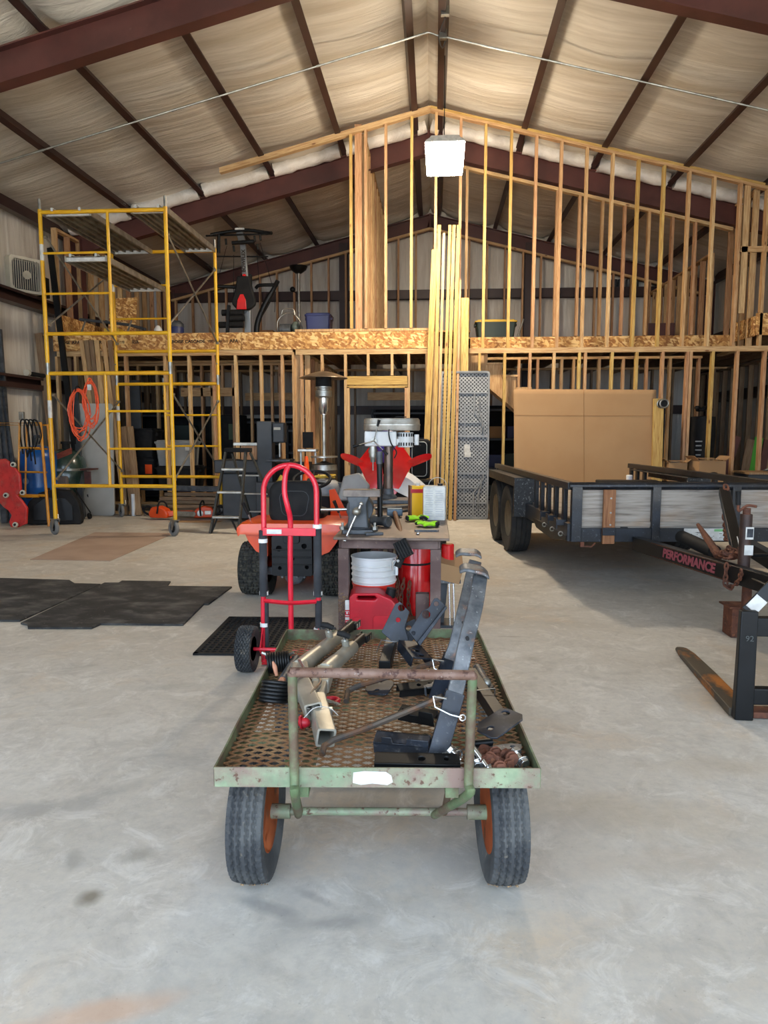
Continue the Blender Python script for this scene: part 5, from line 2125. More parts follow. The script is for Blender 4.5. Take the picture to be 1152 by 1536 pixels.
plank('aluminium scaffold plank on the top bar at the left of the yellow tower', SX0 + .06, SX0 + .66, LZ2 - .015, SF + .02, SB - .02)
plank('aluminium scaffold plank on the top bar at the right of the yellow tower', SX1 - .46, SX1 + .02, LZ2 - .0, SF + .02, SB - .02)
plank('aluminium scaffold plank one rung lower, in the middle of the yellow tower', SX0 + .28, SX0 + .84, 3.6, SF + .02, SB - .02)


def cord(lbl, c, w, h, n, seed):
    rnd = random.Random(seed)
    pts = []
    for i in range(n * 20):
        a = 2 * PI * i / 20
        k = i // 20
        ww = w * (1 + .22 * math.sin(k * 1.7 + seed))
        hh = h * (1 + .12 * math.cos(k * 2.3 + seed))
        pts.append(V(c) + V((ww * math.cos(a) + .012 * math.sin(k * 3.1), .02 * math.sin(k * 2.1) + .012 * math.cos(a * 2 + k), hh * math.sin(a) - hh + .02 * math.sin(a * 3 + k))))
    pts = pts[10:]
    t = thing('coiled_extension_lead', lbl, 'extension cord', (c[0], c[1], c[2] - 2 * h), group='orange extension cords')
    MB().tube(pts, .0065, 6).build('coil', m_orangecord, t)
    m = MB()
    m.tube(smooth_path([V(c) + V((-.03, -.02, -.03)), V(c) + V((-.02, -.01, .035)), V(c) + V((0, .02, .045)), V(c) + V((.02, .03, -.01))], 5), .008, 6)
    m.build('tie', m_black if seed == 3 else m_orangecord, t)
    return t


c = P(116, 580, Y=SF - .04)
cord('orange extension cord coil hanging on the scaffold, the lower left one of two', (P(117, 585, Y=9.0)), .12, .29, 8, 3)
k = cord('orange extension cord coil hanging on the scaffold, the upper right one with a white tag', (P(135, 573, Y=9.02)), .085, .265, 7, 5)
MB().box(P(134, 581, Y=8.97), (.05, .006, .07)).build('white_tag', m_label, k)

# ------------------------------------------------------------------ things along the left wall
def scaf_frame_lean(lbl, x0, x1, yb, yt_, z1, mm, off):
    t = thing('spare_scaffold', lbl, 'scaffold frame', ((x0 + x1) / 2, yb, 0), group='spare scaffold frames')
    a = lambda x, z: V((x, yb + (yt_ - yb) * z / z1, z))
    m = MB()
    m.tube([a(x0, .02), a(x0, z1), a(x1, z1), a(x1 + off, .02)], .021, 10)
    m.tube([a(x0, .45), a(x1, .45)], .02, 8)
    m.build('frame', mm, t)
    m = MB()
    xi = (x0 + x1) / 2 + .1
    m.tube([a(xi, .45), a(xi, z1)], .014, 8)
    for q in (.33, .66):
        m.tube([a(xi, .45 + (z1 - .45) * q), a(x1, .45 + (z1 - .45) * q)], .013, 8)
    m.build('ladder_rungs', mm, t)
    return t


m_amber = mat('amber_scaffold_paint', (206, 140, 34), (188, 122, 28), vs=4, rust=(126, 86, 40), rs=20, rlo=.66, rhi=.74, rough=.4)
scaf_frame_lean('spare amber scaffold frame leaning against the left wall, the front one', -6.5, -5.67, 9.75, 9.95, 1.5, m_amber, .16)
scaf_frame_lean('spare amber scaffold frame leaning against the left wall, tucked behind the front one', -6.46, -5.62, 9.86, 10.05, 1.47, m_amber, .18)

# red mechanics creeper standing on its end
cr = thing('mechanics_creeper', 'dusty red mechanics creeper with six casters standing on end by the left wall', 'creeper', (-5.93, 9.55, 0), rad(-8))
A = WM[cr.name] @ RX(-14)
A = WM[cr.name]
yc = 9.6
out = [P(u, v, Y=yc) for u, v in ((-14, 690), (6, 688), (12, 692), (14, 700), (22, 702), (29, 712), (31, 738), (25, 743), (33, 752), (40, 762), (39, 786), (27, 791), (16, 791), (13, 783), (17, 773), (12, 766), (5, 761), (-3, 752), (-16, 745))]
M2 = Matrix(((1, 0, 0, 0), (0, 0, 1, yc), (0, 1, 0, 0), (0, 0, 0, 1)))
shell = MB().prism([(q.x, q.z) for q in out], .05, M2).build('shell', m_creeper, cr, bevel=.012, seg=3)
m = MB()
for q in range(30):
    u, v = random.choice([(random.uniform(-8, 26), random.uniform(704, 740)), (random.uniform(14, 36), random.uniform(752, 786))])
    c = P(u, v, Y=yc)
    m.cyl(c + V((0, .003, 0)), c - V((0, .008, 0)), .011, n=6)
m.build('moulded_dimples', m_creeper, shell)
for u, v in ((20, 697), (9, 743), (34, 739), (23, 787)):
    c = P(u, v, Y=yc - .05)
    MB().lathe([(.012, -.014), (.036, -.014), (.038, 0), (.036, .014), (.012, .014)], 18, T(c) @ RX(75), True).cyl(c + V((0, .05, 0)), c, .01, n=8).build('caster', m_beige, cr)
    MB().sphere(c - V((0, .012, 0)), .02, 10).build('caster_hub', m_matte, cr)
# blue drum
bl = thing('blue_drum', 'blue plastic drum behind the spare scaffold frames', 'drum', (-6.2, 10.75, 0))
m = MB(T(-6.2, 10.75, 0))
m.lathe([(.26, .08), (.28, .1), (.28, .5), (.284, .52), (.28, .54), (.28, .98), (.26, 1.06), (.19, 1.13), (.08, 1.16), (.001, 1.16)], 36)
m.build('body', m_blue, bl)
MB(T(-6.2, 10.75, 0)).lathe([(.2, 0), (.25, 0), (.25, .09), (.2, .09)], 24, None, True).build('foot_ring', m_matte, bl)
m = MB(T(-6.2, 10.75, 0))
m.cyl((-.05, 0, 1.15), (-.05, 0, 1.3), .03, n=12)
m.box((.02, 0, 1.3), (.1, .05, .05))
m.build('outlet_fitting', m_castgrey, bl)
m = MB(T(-6.2, 10.75, 0))
m.prism(circ(0, 0, .05, 16), .002, T(-.05, -.28, .62) @ RX(90))
m.build('round_sticker', mat('blue_grey_sticker', (120, 150, 190), rough=.5), bl)
t = thing('air_hose', 'black hose draped over the spare scaffold frame beside the blue drum', 'hose', (-5.85, 9.95, 1.45))
for q in range(4):
    x = -5.95 + q * .06
    MB().tube(smooth_path([(x - .03, 9.99, 1.05 - .05 * q), (x - .05, 9.98, 1.3), (x, 9.93, 1.53), (x + .08, 9.92, 1.5), (x + .13, 9.9, 1.2 + .04 * q), (x + .09, 9.9, 1.02 + .06 * q)], 7), .011, 8).build('hose_loop', m_matte, t)
o = MB().box((-5.95, 9.96, 1.6), (.07, .05, .12)).build('hose_coupler', m_galv, t, bevel=.006)
# black case
ks = thing('saw_case', 'black moulded plastic tool case standing on the floor below the scaffold', 'case', (-5.62, 10.15, 0), rad(16))
A = WM[ks.name]
out = [(-.4, .02), (.36, 0), (.38, .1), (.34, .34), (.24, .5), (.0, .53), (-.2, .48), (-.34, .36), (-.41, .2)]
M2 = Matrix(((1, 0, 0, 0), (0, 0, 1, -.09), (0, 1, 0, 0), (0, 0, 0, 1)))
MB(A).prism(out, .09, M2).build('front_shell', m_matte, ks, bevel=.02, seg=3)
MB(A).prism([(x * 1.01, z) for x, z in out], .09, T(0, .09, 0) @ M2).build('rear_shell', m_matte, ks, bevel=.02, seg=3)
MB(A).prism([(-.3, .08), (.26, .06), (.26, .28), (.16, .4), (-.1, .42), (-.28, .3)], .012, T(0, -.012, 0) @ M2).build('raised_panel', m_black, ks, bevel=.008)
for x, z in ((-.36, .42), (-.1, .52)):
    MB(A).box((x, 0, z), (.07, .04, .05)).build('latch', m_matte, ks, bevel=.006)
# kamado grill
kg = thing('kamado_grill', 'dark green ceramic kamado grill on a wheeled black stand with side shelf', 'grill', (-5.92, 11.1, 0))
A = T(-5.92, 11.1, 0)
m = MB(A)
m.lathe([(.14, .3), (.24, .4), (.29, .55), (.3, .74), (.29, .76)], 32)
m.build('base_bowl', m_kamado, kg)
m = MB(A)
m.lathe([(.3, .79), (.3, .82), (.27, .94), (.2, 1.05), (.1, 1.1), (.001, 1.11)], 32)
m.build('lid', m_kamado, kg)
m = MB(A)
m.lathe([(.302, .755), (.306, .76), (.306, .79), (.302, .795)], 32)
m.box((.1, -.31, .78), (.09, .03, .03))
m.build('hinge_band', m_galv, kg)
m = MB(A)
m.cyl((0, 0, 1.1), (0, 0, 1.18), .06, n=16)
m.cyl((0, 0, 1.18), (0, 0, 1.22), .08, n=16)
m.build('vent_cap', m_matte, kg)
m = MB(A)
m.prism(rr(.5, .3, .03), .26, T(-.1, -.15, .42))
m.build('side_cover', mat('taupe_cover', (96, 84, 76), rough=.7), kg, bevel=.03, seg=3)
m = MB(A)
for x in (-.22, .22):
    m.tube([(x, -.2, .35), (x * 1.3, -.24, .06)], .012, 8)
    m.tube([(x, .2, .35), (x * 1.3, .24, .06)], .012, 8)
m.tube([(-.29, -.24, .1), (.29, -.24, .1)], .01, 8)
m.tube([(.2, -.2, .5), (.5, -.28, .1)], .01, 8)
m.build('stand', m_black, kg)
for x, y in ((-.29, -.25), (.29, -.25), (.48, -.28), (-.29, .25)):
    MB(A).lathe([(.01, -.015), (.045, -.018), (.05, 0), (.045, .018), (.01, .015)], 18, T(x, y, .05) @ RY(80), True).build('caster', m_matte, kg)
m = MB(A)
m.box((.42, -.1, .78), (.16, .3, .025))
m.box((.44, -.2, .62), (.1, .03, .26))
m.build('side_shelf', mat('dark_red_wood', (82, 40, 34), (64, 32, 28), vs=8, rough=.5), kg, bevel=.005)
m = MB(A)
for q in range(5):
    m.tube(smooth_path([(-.38 + .02 * q, -.16, .78 + .02 * q), (-.2, -.24, .88 + .02 * q), (.0, -.26, .95 + .02 * q), (.18, -.16, 1.04 + .02 * q)], 6), .006, 6)
k = m.build('red_cord_bundle', mat('dark_red_cord', (150, 62, 48), rough=.6))
tag(k, 'dull red cord bundle draped over the kamado grill lid', 'cord')

# pale folding table leaning behind the scaffold
wt = thing('folding_table', 'pale grey plastic folding table top leaning upright behind the scaffold', 'table', (-6.0, 11.4, 0))
A = T(-5.62, 11.28, 0) @ RX(-3)
M2 = Matrix(((1, 0, 0, 0), (0, 0, 1, 0), (0, 1, 0, .92), (0, 0, 0, 1)))
MB(A).prism(rr(.74, 1.84, .05, 5), .045, M2).build('table_top', mat('pale_grey_table', (172, 172, 166), (160, 160, 154), vs=2, rough=.5), wt, bevel=.008, seg=3)
MB(A).prism(rr(.66, 1.7, .03, 5), .02, T(0, .045, 0) @ M2).build('leg_frame', m_darkgrey, wt)
# leaning boards, steel studs and other offcuts near the left
def lean(name, lbl, cat, a, b2, w, d, mm, grp=None, up=(0, 1, 0)):
    o = stick(name, a, b2, w, d, mm, None, up)
    return tag(o, lbl, cat, grp)


ods = ['first', 'second', 'third', 'fourth', 'fifth', 'sixth', 'seventh', 'eighth', 'ninth', 'tenth', 'eleventh', 'twelfth']
q0 = 0
for (u0, v0, u1, v1) in ((148, 690, 127, 545), (152, 690, 134, 545), (157, 690, 141, 545), (161, 690, 148, 545), (178, 690, 160, 545), (182, 690, 168, 545)):
    a, b2 = P(u0, v0, Y=11.44), P(u1, v1, Y=11.53)
    d = (a - b2)
    a = b2 + d * (b2.z / (b2.z - a.z)) * .998
    lean('leaning_board', f'long pine board leaning behind the pale folding table, {ods[q0]} from the left', 'board', a, b2 + (b2 - a) * .15, .07, .03, random.choice([m_wood, m_dim]), 'boards leaning at the left end of the loft')
    q0 += 1
for i, (u0, u1, v1, y, mm, lb) in enumerate(((108, 75, 372, 11.2, m_black, 'long black steel channel leaning up past the loft edge at the left'), (116, 112, 560, 11.25, m_darkgrey, 'shorter dark steel channel leaning beside the long black one'))):
    b2 = P(u1, v1, Y=11.5)
    a = P(u0, 640, Y=y)
    d = b2 - a
    a = a - d * (a.z / d.z)
    lean('steel_channel', lb, 'steel channel', a, b2, .09, .04, mm, 'leaning dark steel channels')
b2 = P(58, 500, Y=11.5)
lean('leaning_board', 'rough brown board leaning in the corner below the left end of the loft', 'board', V((b2.x + .35, 11.3, .01)), b2 + V((.0, 0, 0)), .12, .035, m_dim)
for i, (x0, x1, zt_) in enumerate(((-6.42, -6.52, 2.4), (-6.36, -6.5, 2.2), (-6.3, -6.49, 2.0), (-6.46, -6.53, 2.9))):
    lean('steel_stud', f'grey galvanised steel stud leaning on the left wall, {ods[i]} of four', 'steel stud', (x0, 10.15 + .09 * i, .01), (x1, 10.18 + .09 * i, zt_), .09, .04, m_castgrey, 'leaning grey steel studs', up=(0, 1, 0))
for i, (u0, u1, v1) in enumerate(((200, 185, 640), (208, 195, 640))):
    b2 = P(u1, v1, Y=11.55)
    a = P(u0, 760, Y=11.3)
    a.z = .01
    lean('leaning_board', f'weathered board leaning right of the pale folding table, the {["left", "right"][i]} of two', 'board', a, b2, .1, .035, m_dim, 'weathered boards behind the scaffold')
b2 = P(128, 625, Y=11.2)
# box fan on the girt
bf = thing('box_fan', 'cream box fan standing on the upper girt of the left wall', 'fan', (WL + .16, 11.1, 3.55), rad(60))
A = WM[bf.name]
m = MB(A)
hole = rr(.46, .46, .07, 8)
M2 = Matrix(((1, 0, 0, 0), (0, 0, 1, -.07), (0, 1, 0, .27), (0, 0, 0, 1)))
m.prism(rr(.54, .54, .05, 5), .14, M2, [hole])
m.build('case', m_beige, bf, bevel=.008)
m = MB(A)
for q in range(13):
    x = -.21 + q * .035
    h = .222
    m.box((x, -.072, .27), (.009, .008, 2 * h))
m.cyl((0, -.08, .27), (0, -.066, .27), .065, n=24)
m.build('grille', m_beige, bf)
m = MB(A)
m.box((0, .06, .27), (.46, .006, .46))
for q in range(5):
    B = T(0, 0, .27) @ RY(72 * q)
    m.add([(.03, -.02, .03), (.19, -.03, -.03), (.2, .02, .06), (.05, .02, .1)], [(0, 1, 2, 3)], B)
m.cyl((0, -.03, .27), (0, .05, .27), .05, n=16)
m.build('blades', m_darkgrey, bf)
m = MB(A)
m.cyl((.14, -.08, .5), (.14, -.03, .5), .016, n=12)
m.box((0, 0, .55), (.12, .03, .02))
m.build('handle', m_beige, bf)
o = MB().box((WL + .2, 11.48, 3.71), (.2, .2, .32)).build('speaker_box', m_matte, bevel=.006)
tag(o, 'small black box on the upper wall girt beside the box fan', 'box')
o = MB().cyl((WL + .22, 10.9, 2.3), (WL + .22, 10.96, 2.3), .05, n=18).build('round_cap', m_beige)
tag(o, 'round cream cap on the end of a pipe on the lower wall girt', 'cap')
m = MB()
m.tube([(WL + .22, 10.97, 2.29), (WL + .2, 11.5, 2.29)], .035, 12)
tag(m.build('black_pipe', m_matte), 'black pipe lying on the lower wall girt', 'pipe')

# storage under the left end of the loft
def tote(lbl, c, s, body, lid, rz=0, grp='storage totes'):
    t = thing('storage_tote', lbl, 'storage tote', c, rad(rz), group=grp)
    A = WM[t.name]
    w_, d_, h_ = s
    m = MB(A)
    vs, fs = [], []
    lay = [(0, .86), (h_ * .84, .97), (h_ * .84, 1.0), (h_ * .88, 1.0)]
    o_ = rr(w_, d_, .04, 4)
    n = len(o_)
    for z, k in lay:
        vs += [(x * k, y * k, z) for x, y in o_]
    for i in range(3):
        for k in range(n):
            l = (k + 1) % n
            fs.append((i * n + k, i * n + l, i * n + n + l, i * n + n + k))
    fs += [tuple(range(n - 1, -1, -1)), tuple(3 * n + k for k in range(n))]
    m.add(vs, fs)
    m.build('body', body, t)
    m = MB(A)
    m.prism([(x * 1.03, y * 1.03) for x, y in o_], h_ * .07, T(0, 0, h_ * .87))
    m.prism([(x * .92, y * .92) for x, y in o_], h_ * .05, T(0, 0, h_ * .94))
    m.build('lid', lid, t, bevel=.006)
    for s2 in (-1, 1):
        m = MB(A)
        m.box((s2 * w_ * .5, 0, h_ * .78), (.03, d_ * .35, h_ * .12))
        m.build('handle_grip', body, t, bevel=.004)
    return t


tote('black storage tote under the grey one behind the scaffold', (-4.38, 12.05, .42), (.74, .5, .38), m_matte, m_matte)
k = tote('grey storage tote with a white sticker on top of the black tote', (-4.42, 12.05, .8), (.66, .46, .44), m_grey, m_grey)
MB(WM[k.name]).prism(rr(.07, .08, .01), .003, T(.24, -.226, .3) @ RX(92)).build('sticker', m_label, k)
tote('tall black tote left of the grey storage tote', (-5.1, 12.15, .42), (.6, .5, .52), m_matte, m_matte)
k = tote('second black tote with an orange label, topmost of the left stack', (-5.1, 12.15, .94), (.6, .5, .5), m_matte, m_matte)
o = MB().box((-4.88, 11.86, .74), (.12, .004, .16)).build('orange_label', m_orange, bpy.data.objects[k.name])
# low shelf / rack of beams that carries the totes
t = thing('storage_rack', 'low dark storage rack holding the totes behind the scaffold', 'rack', (-4.7, 12.1, 0))
m = MB()
m.box((-4.6, 12.1, .4), (2.0, .6, .03))
m.build('shelf', m_darkgrey, t)
for x in (-5.55, -3.65):
    for y in (11.85, 12.35):
        MB().box((x, y, .2), (.05, .05, .4)).build('leg', m_darkgrey, t)
o = MB().box((-5.28, 12.25, 1.84), (.28, .05, .86)).build('grey_sheet', m_darkgrey)
o.matrix_basis = o.matrix_basis
tag(o, 'dark grey sheet standing on the tote stack behind the scaffold', 'panel')
a, c2 = P(228, 728, Y=11.2), P(346, 735, Y=11.1)
o = stick('long_grey_beam', (-4.55, 11.3, .47), (-3.2, 11.15, .46), .13, .08, m_castgrey, None, up=(0, 0, 1))
tag(o, 'long weathered grey beam lying across trestles behind the chainsaws', 'beam')
t = thing('timber_stack', 'low stack of weathered planks under the long grey beam', 'timber stack', (-3.9, 11.4, 0))
for i in range(6):
    stick('plank', (-4.5 + .05 * (i % 3), 11.3 + .09 * (i % 2), .05 + .062 * i), (-3.15 + .03 * (i % 3), 11.25 + .09 * (i % 2), .05 + .062 * i), .05, .16, m_dim, t, up=(0, 1, 0))
o = stick('white_pipe', (-4.93, 11.35, .0), (-4.93, 11.4, .36), .06, .06, m_label, None)
bpy.data.objects.remove(o)
o = MB().cyl((-4.93, 11.3, .0), (-4.93, 11.3, .36), .03, n=16).build('white_pipe', m_white)
tag(o, 'short white plastic pipe standing on the floor behind the scaffold', 'pipe')


def chainsaw(lbl, c, rz, scabbard):
    t = thing('chainsaw', lbl, 'chainsaw', c, rad(rz), group='orange chainsaws')
    A = WM[t.name]
    m = MB(A)
    m.prism([(-.16, .03), (.14, .03), (.17, .1), (.12, .19), (.0, .22), (-.12, .17), (-.17, .1)], .16, Matrix(((1, 0, 0, 0), (0, 0, 1, -.08), (0, 1, 0, 0), (0, 0, 0, 1))))
    m.build('engine_housing', m_orange, t, bevel=.02, seg=3)
    m = MB(A)
    m.cyl((-.06, -.09, .1), (-.06, -.075, .1), .05, n=18)
    m.box((.06, -.085, .11), (.1, .02, .06))
    m.build('starter_cover', m_alu, t, bevel=.004)
    m = MB(A)
    m.tube(smooth_path([(.16, 0, .06), (.27, 0, .1), (.3, 0, .17), (.22, 0, .2), (.12, 0, .17)], 5), .018, 8)
    m.build('rear_handle', m_matte, t)
    m = MB(A)
    m.tube(smooth_path([(-.05, -.1, .06), (-.06, -.1, .2), (-.04, -.04, .28), (-.02, .06, .27), (-.0, .1, .1)], 5), .013, 8)
    m.build('front_handle', m_matte, t)
    m = MB(A)
    m.prism(rr(.46, .085, .04, 6), .05 if scabbard else .012, T(-.38, .0, .1) @ RX(90))
    m.build('scabbard' if scabbard else 'guide_bar', m_orange if scabbard else m_galv, t, bevel=.006)
    return t


chainsaw('red-orange chainsaw on the floor behind the right front scaffold caster', (-4.3, 10.85, 0), 170, False)
chainsaw('second chainsaw with a long orange bar cover, right of the first on the floor', (-3.62, 10.95, 0), 12, True)
o = MB().prism([(0, 0), (.75, -.05), (.8, .18), (.4, .25), (.05, .2)], .004, T(-4.05, 10.5, .002)).build('flattened_cardboard', m_card)
tag(o, 'flattened brown card on the floor in front of the chainsaws', 'cardboard')

# ------------------------------------------------------------------ step ladder
ld = thing('step_ladder', 'short paint-splashed black step ladder with silver treads', 'step ladder', (-2.75, 9.5, 0))
m_fibre = mat('splashed_black_fibreglass', (44, 44, 40), (62, 60, 52), vs=20, rust=(150, 140, 116), rs=24, rlo=.64, rhi=.7, rough=.6)
f0, f1, t0, t1 = V((-3.02, 9.35, 0)), V((-2.63, 9.35, 0)), V((-2.88, 9.7, 1.1)), V((-2.6, 9.7, 1.1))
for a, c2 in ((f0, t0), (f1, t1)):
    MB().bar(a, c2, .03, .07, (0, 1, 0)).build('front_rail', m_fibre, ld, bevel=.004)
r0, r1 = V((-2.66, 10.25, 0)), V((-2.2, 10.2, 0))
s0, s1 = V((-2.82, 9.78, 1.08)), V((-2.56, 9.78, 1.08))
for a, c2 in ((r0, s0), (r1, s1)):
    MB().bar(a, c2, .028, .05, (0, 1, 0)).build('rear_rail', m_fibre, ld, bevel=.004)
for q in (.2, .5, .78):
    a, c2 = f0.lerp(t0, q), f1.lerp(t1, q)
    MB().box((a + c2) / 2 - V((0, .02, 0)), ((c2 - a).length, .085, .03)).build('tread', m_alu, ld, bevel=.004)
for q in (.2, .45, .7):
    a, c2 = r0.lerp(s0, q), r1.lerp(s1, q)
    MB().bar(a, c2, .05, .02, (0, 0, 1)).build('rear_bar', m_alu, ld, bevel=.003)
MB().box((-2.72, 9.74, 1.12), (.36, .16, .06)).build('top_cap', m_matte, ld, bevel=.01)
for a, c2 in ((f0, f1), (r0, r1)):
    m = MB()
    m.bar(a + V((.02, 0, .02)), a.lerp(c2, .25) + V((0, 0, .2)), .02, .02)
    m.build('corner_brace', m_matte, ld)
    m = MB()
    m.bar(c2 + V((-.01, 0, .02)), a.lerp(c2, .75) + V((0, 0, .2)), .02, .02)
    m.build('corner_brace', m_matte, ld)

# band saw and machine bench behind the ladder
bs_ = thing('band_saw', 'dark grey floor-standing band saw behind the step ladder', 'band saw', (-2.5, 10.6, 0))
MB().box((-2.53, 10.6, 1.07), (.23, .22, .92)).build('column', m_darkgrey, bs_, bevel=.012)
MB().box((-2.32, 10.6, 1.36), (.18, .2, .3)).build('upper_wheel_cover', m_darkgrey, bs_, bevel=.02)
MB().box((-2.33, 10.48, 1.42), (.1, .01, .04)).build('label_plate', m_beige, bs_)
MB().box((-2.3, 10.55, .95), (.36, .36, .03)).build('work_table', m_castgrey, bs_, bevel=.004)
MB().box((-2.4, 10.6, .32), (.5, .42, .62)).build('cabinet', m_darkgrey, bs_, bevel=.01)
m = MB()
m.cyl((-2.3, 10.5, 1.0), (-2.3, 10.5, 1.2), .02, n=10)
m.build('blade_guide', m_galv, bs_)
mb_ = thing('machine_stand', 'wide grey machine stand left of the band saw with a timber block on it', 'machine stand', (-2.95, 10.75, 0))
MB().box((-2.95, 10.8, .85), (.75, .5, .2)).build('housing', m_darkgrey, mb_, bevel=.02)
MB().box((-2.95, 10.8, .4), (.55, .4, .7)).build('base', m_darkgrey, mb_, bevel=.02)
m = MB().box((-2.8, 10.62, 1.19), (.42, .2, .045))
tag(m.build('aluminium_plank', m_alu, bevel=.003), 'short bright aluminium channel lying on the timber block', 'channel')
o = MB().box((-2.78, 10.65, 1.06), (.26, .16, .21)).build('timber_block', m_fir, bevel=.003)
tag(o, 'reddish timber block under the bright channel behind the ladder', 'block')
o = MB().box((-2.35, 11.15, .45), (.8, .3, .9)).build('cabinet', m_matte, bevel=.01)
tag(o, 'black cabinet in the shade behind the band saw', 'cabinet')
# yellow tool on the floor behind the ladder
t = thing('yellow_power_tool', 'yellow cordless tool behind the step ladder', 'tool', (-2.2, 9.95, .45), rad(20))
A = WM[t.name]
MB(A).tube([(0, 0, .1), (.02, 0, .2), (.06, 0, .3)], [.05, .06, .04], 12).build('body', m_lidyellow, t)
MB(A).tube([(.0, 0, .12), (-.12, 0, .1)], [.035, .02], 10).build('nozzle', m_lidyellow, t)
MB(A).box((0, 0, .05), (.1, .09, .1)).build('battery', m_matte, t, bevel=.01)
o = MB().box((-2.2, 9.98, .22), (.4, .3, .44)).build('wooden_crate', m_dim, bevel=.004)
tag(o, 'small wooden crate under the yellow tool', 'crate')
# ------------------------------------------------------------------ utility trailer
TL, TW = 3.75, 1.8
tl_ = thing('utility_trailer', 'black two-axle utility trailer with board sides parked on the right', 'trailer', (1.135, 5.95, 0), rad(4.4))
A = WM[tl_.name]
ZT, ZB, ZD = .917, .454, .6


def tb(name, mm, fn, par=None, bevel=.003):
    m = MB(A)
    fn(m)
    return m.build(name, mm, par or tl_, bevel=bevel)


m_rail = mat('blue_black_trailer_paint', (10, 13, 19), (18, 24, 34), vs=7, rust=(86, 92, 100), rs=46, rlo=.6, rhi=.76, rough=.38, coat=.15, speck=(120, 126, 130), ss=80, slo=.68, shi=.76, bump=.1, bs=160)
# front
tb('front_top_rail', m_rail, lambda m: m.tube([(-.02, 0, ZT), (TW + .02, 0, ZT)], .033, 14), bevel=0)
tb('front_sill', m_rail, lambda m: m.box((TW / 2, .0, .511), (TW, .05, .115)))
for x in (.042, .7, 1.36, TW - .045):
    tb('front_stake', m_rail, lambda m: m.box((x, -.004, .685), (.085 if x < .1 or x > 1.7 else .068, .06, .46)))
tb('front_board', m_greyweather, lambda m: m.box((TW / 2, .03, .725), (TW - .06, .035, .32)))
for x in (.305,):
    o = tb('wooden_slat', m_wornwood, lambda m: m.box((x, -.038, .665), (.1, .025, .45)))
    k = MB(A)
    for z in (.82, .7, .6):
        k.cyl((x + .01, -.048, z), (x + .01, -.053, z), .008, n=8)
    k.build('screw', m_galv, o)
    tb('slat_bracket', m_rail, lambda m: m.box((x, -.056, .545), (.11, .012, .065)))
tb('front_hook', m_rust, lambda m: (m.tube([(.1, 0, .45), (.1, 0, .415), (.18, 0, .41), (.21, 0, .44)], .007, 6), m.box((.1, 0, .432), (.03, .03, .045))), bevel=0)
# sides, deck, rear
for s, x in (('left', 0), ('right', TW)):
    tb('side_top_rail', m_rail, lambda m: m.box((x, TL / 2, ZT), (.06, TL, .06)))
    tb('side_sill', m_rail, lambda m: m.box((x, TL / 2, .53), (.05, TL, .15)))
    for i, y in enumerate((.2, .5, .78, 1.05, 1.3, 3.2, 3.45, 3.68)):
        tb('side_stake', m_rail, lambda m: m.box((x, y, .74), (.035, .07, .32)))
    for y in (.12, .42, .72):
        if s == 'left':
            o = tb('stake_pocket', m_rail, lambda m: (m.box((x - .045, y, .6), (.08, .015, .05)), m.box((x - .085, y + .04, .59), (.012, .09, .09))))
            k = MB(A)
            k.torus(T(x - .045, y + .02, .5) @ RX(90), .018, .005, 14, 6)
            k.build('tie_ring', m_galv, o)
tb('deck_boards', m_greyweather, lambda m: m.box((TW / 2, TL / 2, ZD), (TW - .1, TL, .04)))
tb('under_frame', m_black, lambda m: (m.box((TW / 2, .6, .51), (TW, .06, .1)), m.box((TW / 2, 2.6, .51), (TW - .4, .06, .1)), m.box((.45, TL / 2, .515), (.06, TL, .12)), m.box((1.35, TL / 2, .515), (.06, TL, .12))))
tb('rear_rail', m_rail, lambda m: m.box((TW / 2, TL, ZD), (TW, .06, .1)))
tb('side_gusset', m_black, lambda m: m.prism([(.02, .46), (.55, .4), (1.15, .42), (1.35, .5), (.02, .5)], .02, Matrix(((0, 0, 1, -.03), (1, 0, 0, 0), (0, 1, 0, 0), (0, 0, 0, 1)))))
for sx in (-1, 1):
    x = -.025 if sx < 0 else TW + .025
    o = tb('fender', mat('tread_plate_black', (36, 38, 40), (48, 50, 52), vs=30, rough=.45, metal=.3, speck=(110, 112, 112), ss=45, slo=.6, shi=.64, bump=.3, bs=60) if sx < 0 else bpy.data.materials['tread_plate_black'],
           lambda m: (m.box((x, 2.6, .875), (.25, 1.75, .01)), m.prism([(1.75, .88), (1.75, .46), (1.7, .46), (1.7, .88)], .25, Matrix(((0, 0, 1, x - .125), (1, 0, 0, 0), (0, 1, 0, 0), (0, 0, 0, 1)))), m.box((x + .12 * sx, 2.6, .83), (.01, 1.7, .09))))
    for y in (2.24, 3.1):
        wheel(tl_, (x, y, .385), .385, .215, 'truck', m_rubber, m_galv if sx < 0 else m_darkgrey, 0, bead=.52, n=120, hub=.3, dish=.2)
tb('axle', m_black, lambda m: (m.tube([(-.0, 2.24, .36), (TW, 2.24, .36)], .035, 10), m.tube([(-.0, 3.1, .36), (TW, 3.1, .36)], .035, 10)), bevel=0)
# tongue
ta, tb2 = V((1.9, 6.55, .0)), V((2.06, 4.1, .0))


def tong(m, x0, x1, w=.07):
    m.add([V((x0 - w / 2, 5.95, .385)), V((x0 + w / 2, 5.95, .385)), V((x0 + w / 2, 5.95, .5)), V((x0 - w / 2, 5.95, .5)),
           V((x1 - w / 2, 4.15, .385)), V((x1 + w / 2, 4.15, .385)), V((x1 + w / 2, 4.15, .5)), V((x1 - w / 2, 4.15, .5))],
          [(3, 2, 1, 0), (4, 5, 6, 7), (0, 1, 5, 4), (1, 2, 6, 5), (2, 3, 7, 6), (3, 0, 4, 7)])


m = MB()
tong(m, 1.68, 2.08)
tbm = m.build('tongue_beam', m_black, tl_, bevel=.004)
m = MB()
tong(m, 2.55, 2.24)
m.build('tongue_beam', m_black, tl_, bevel=.004)
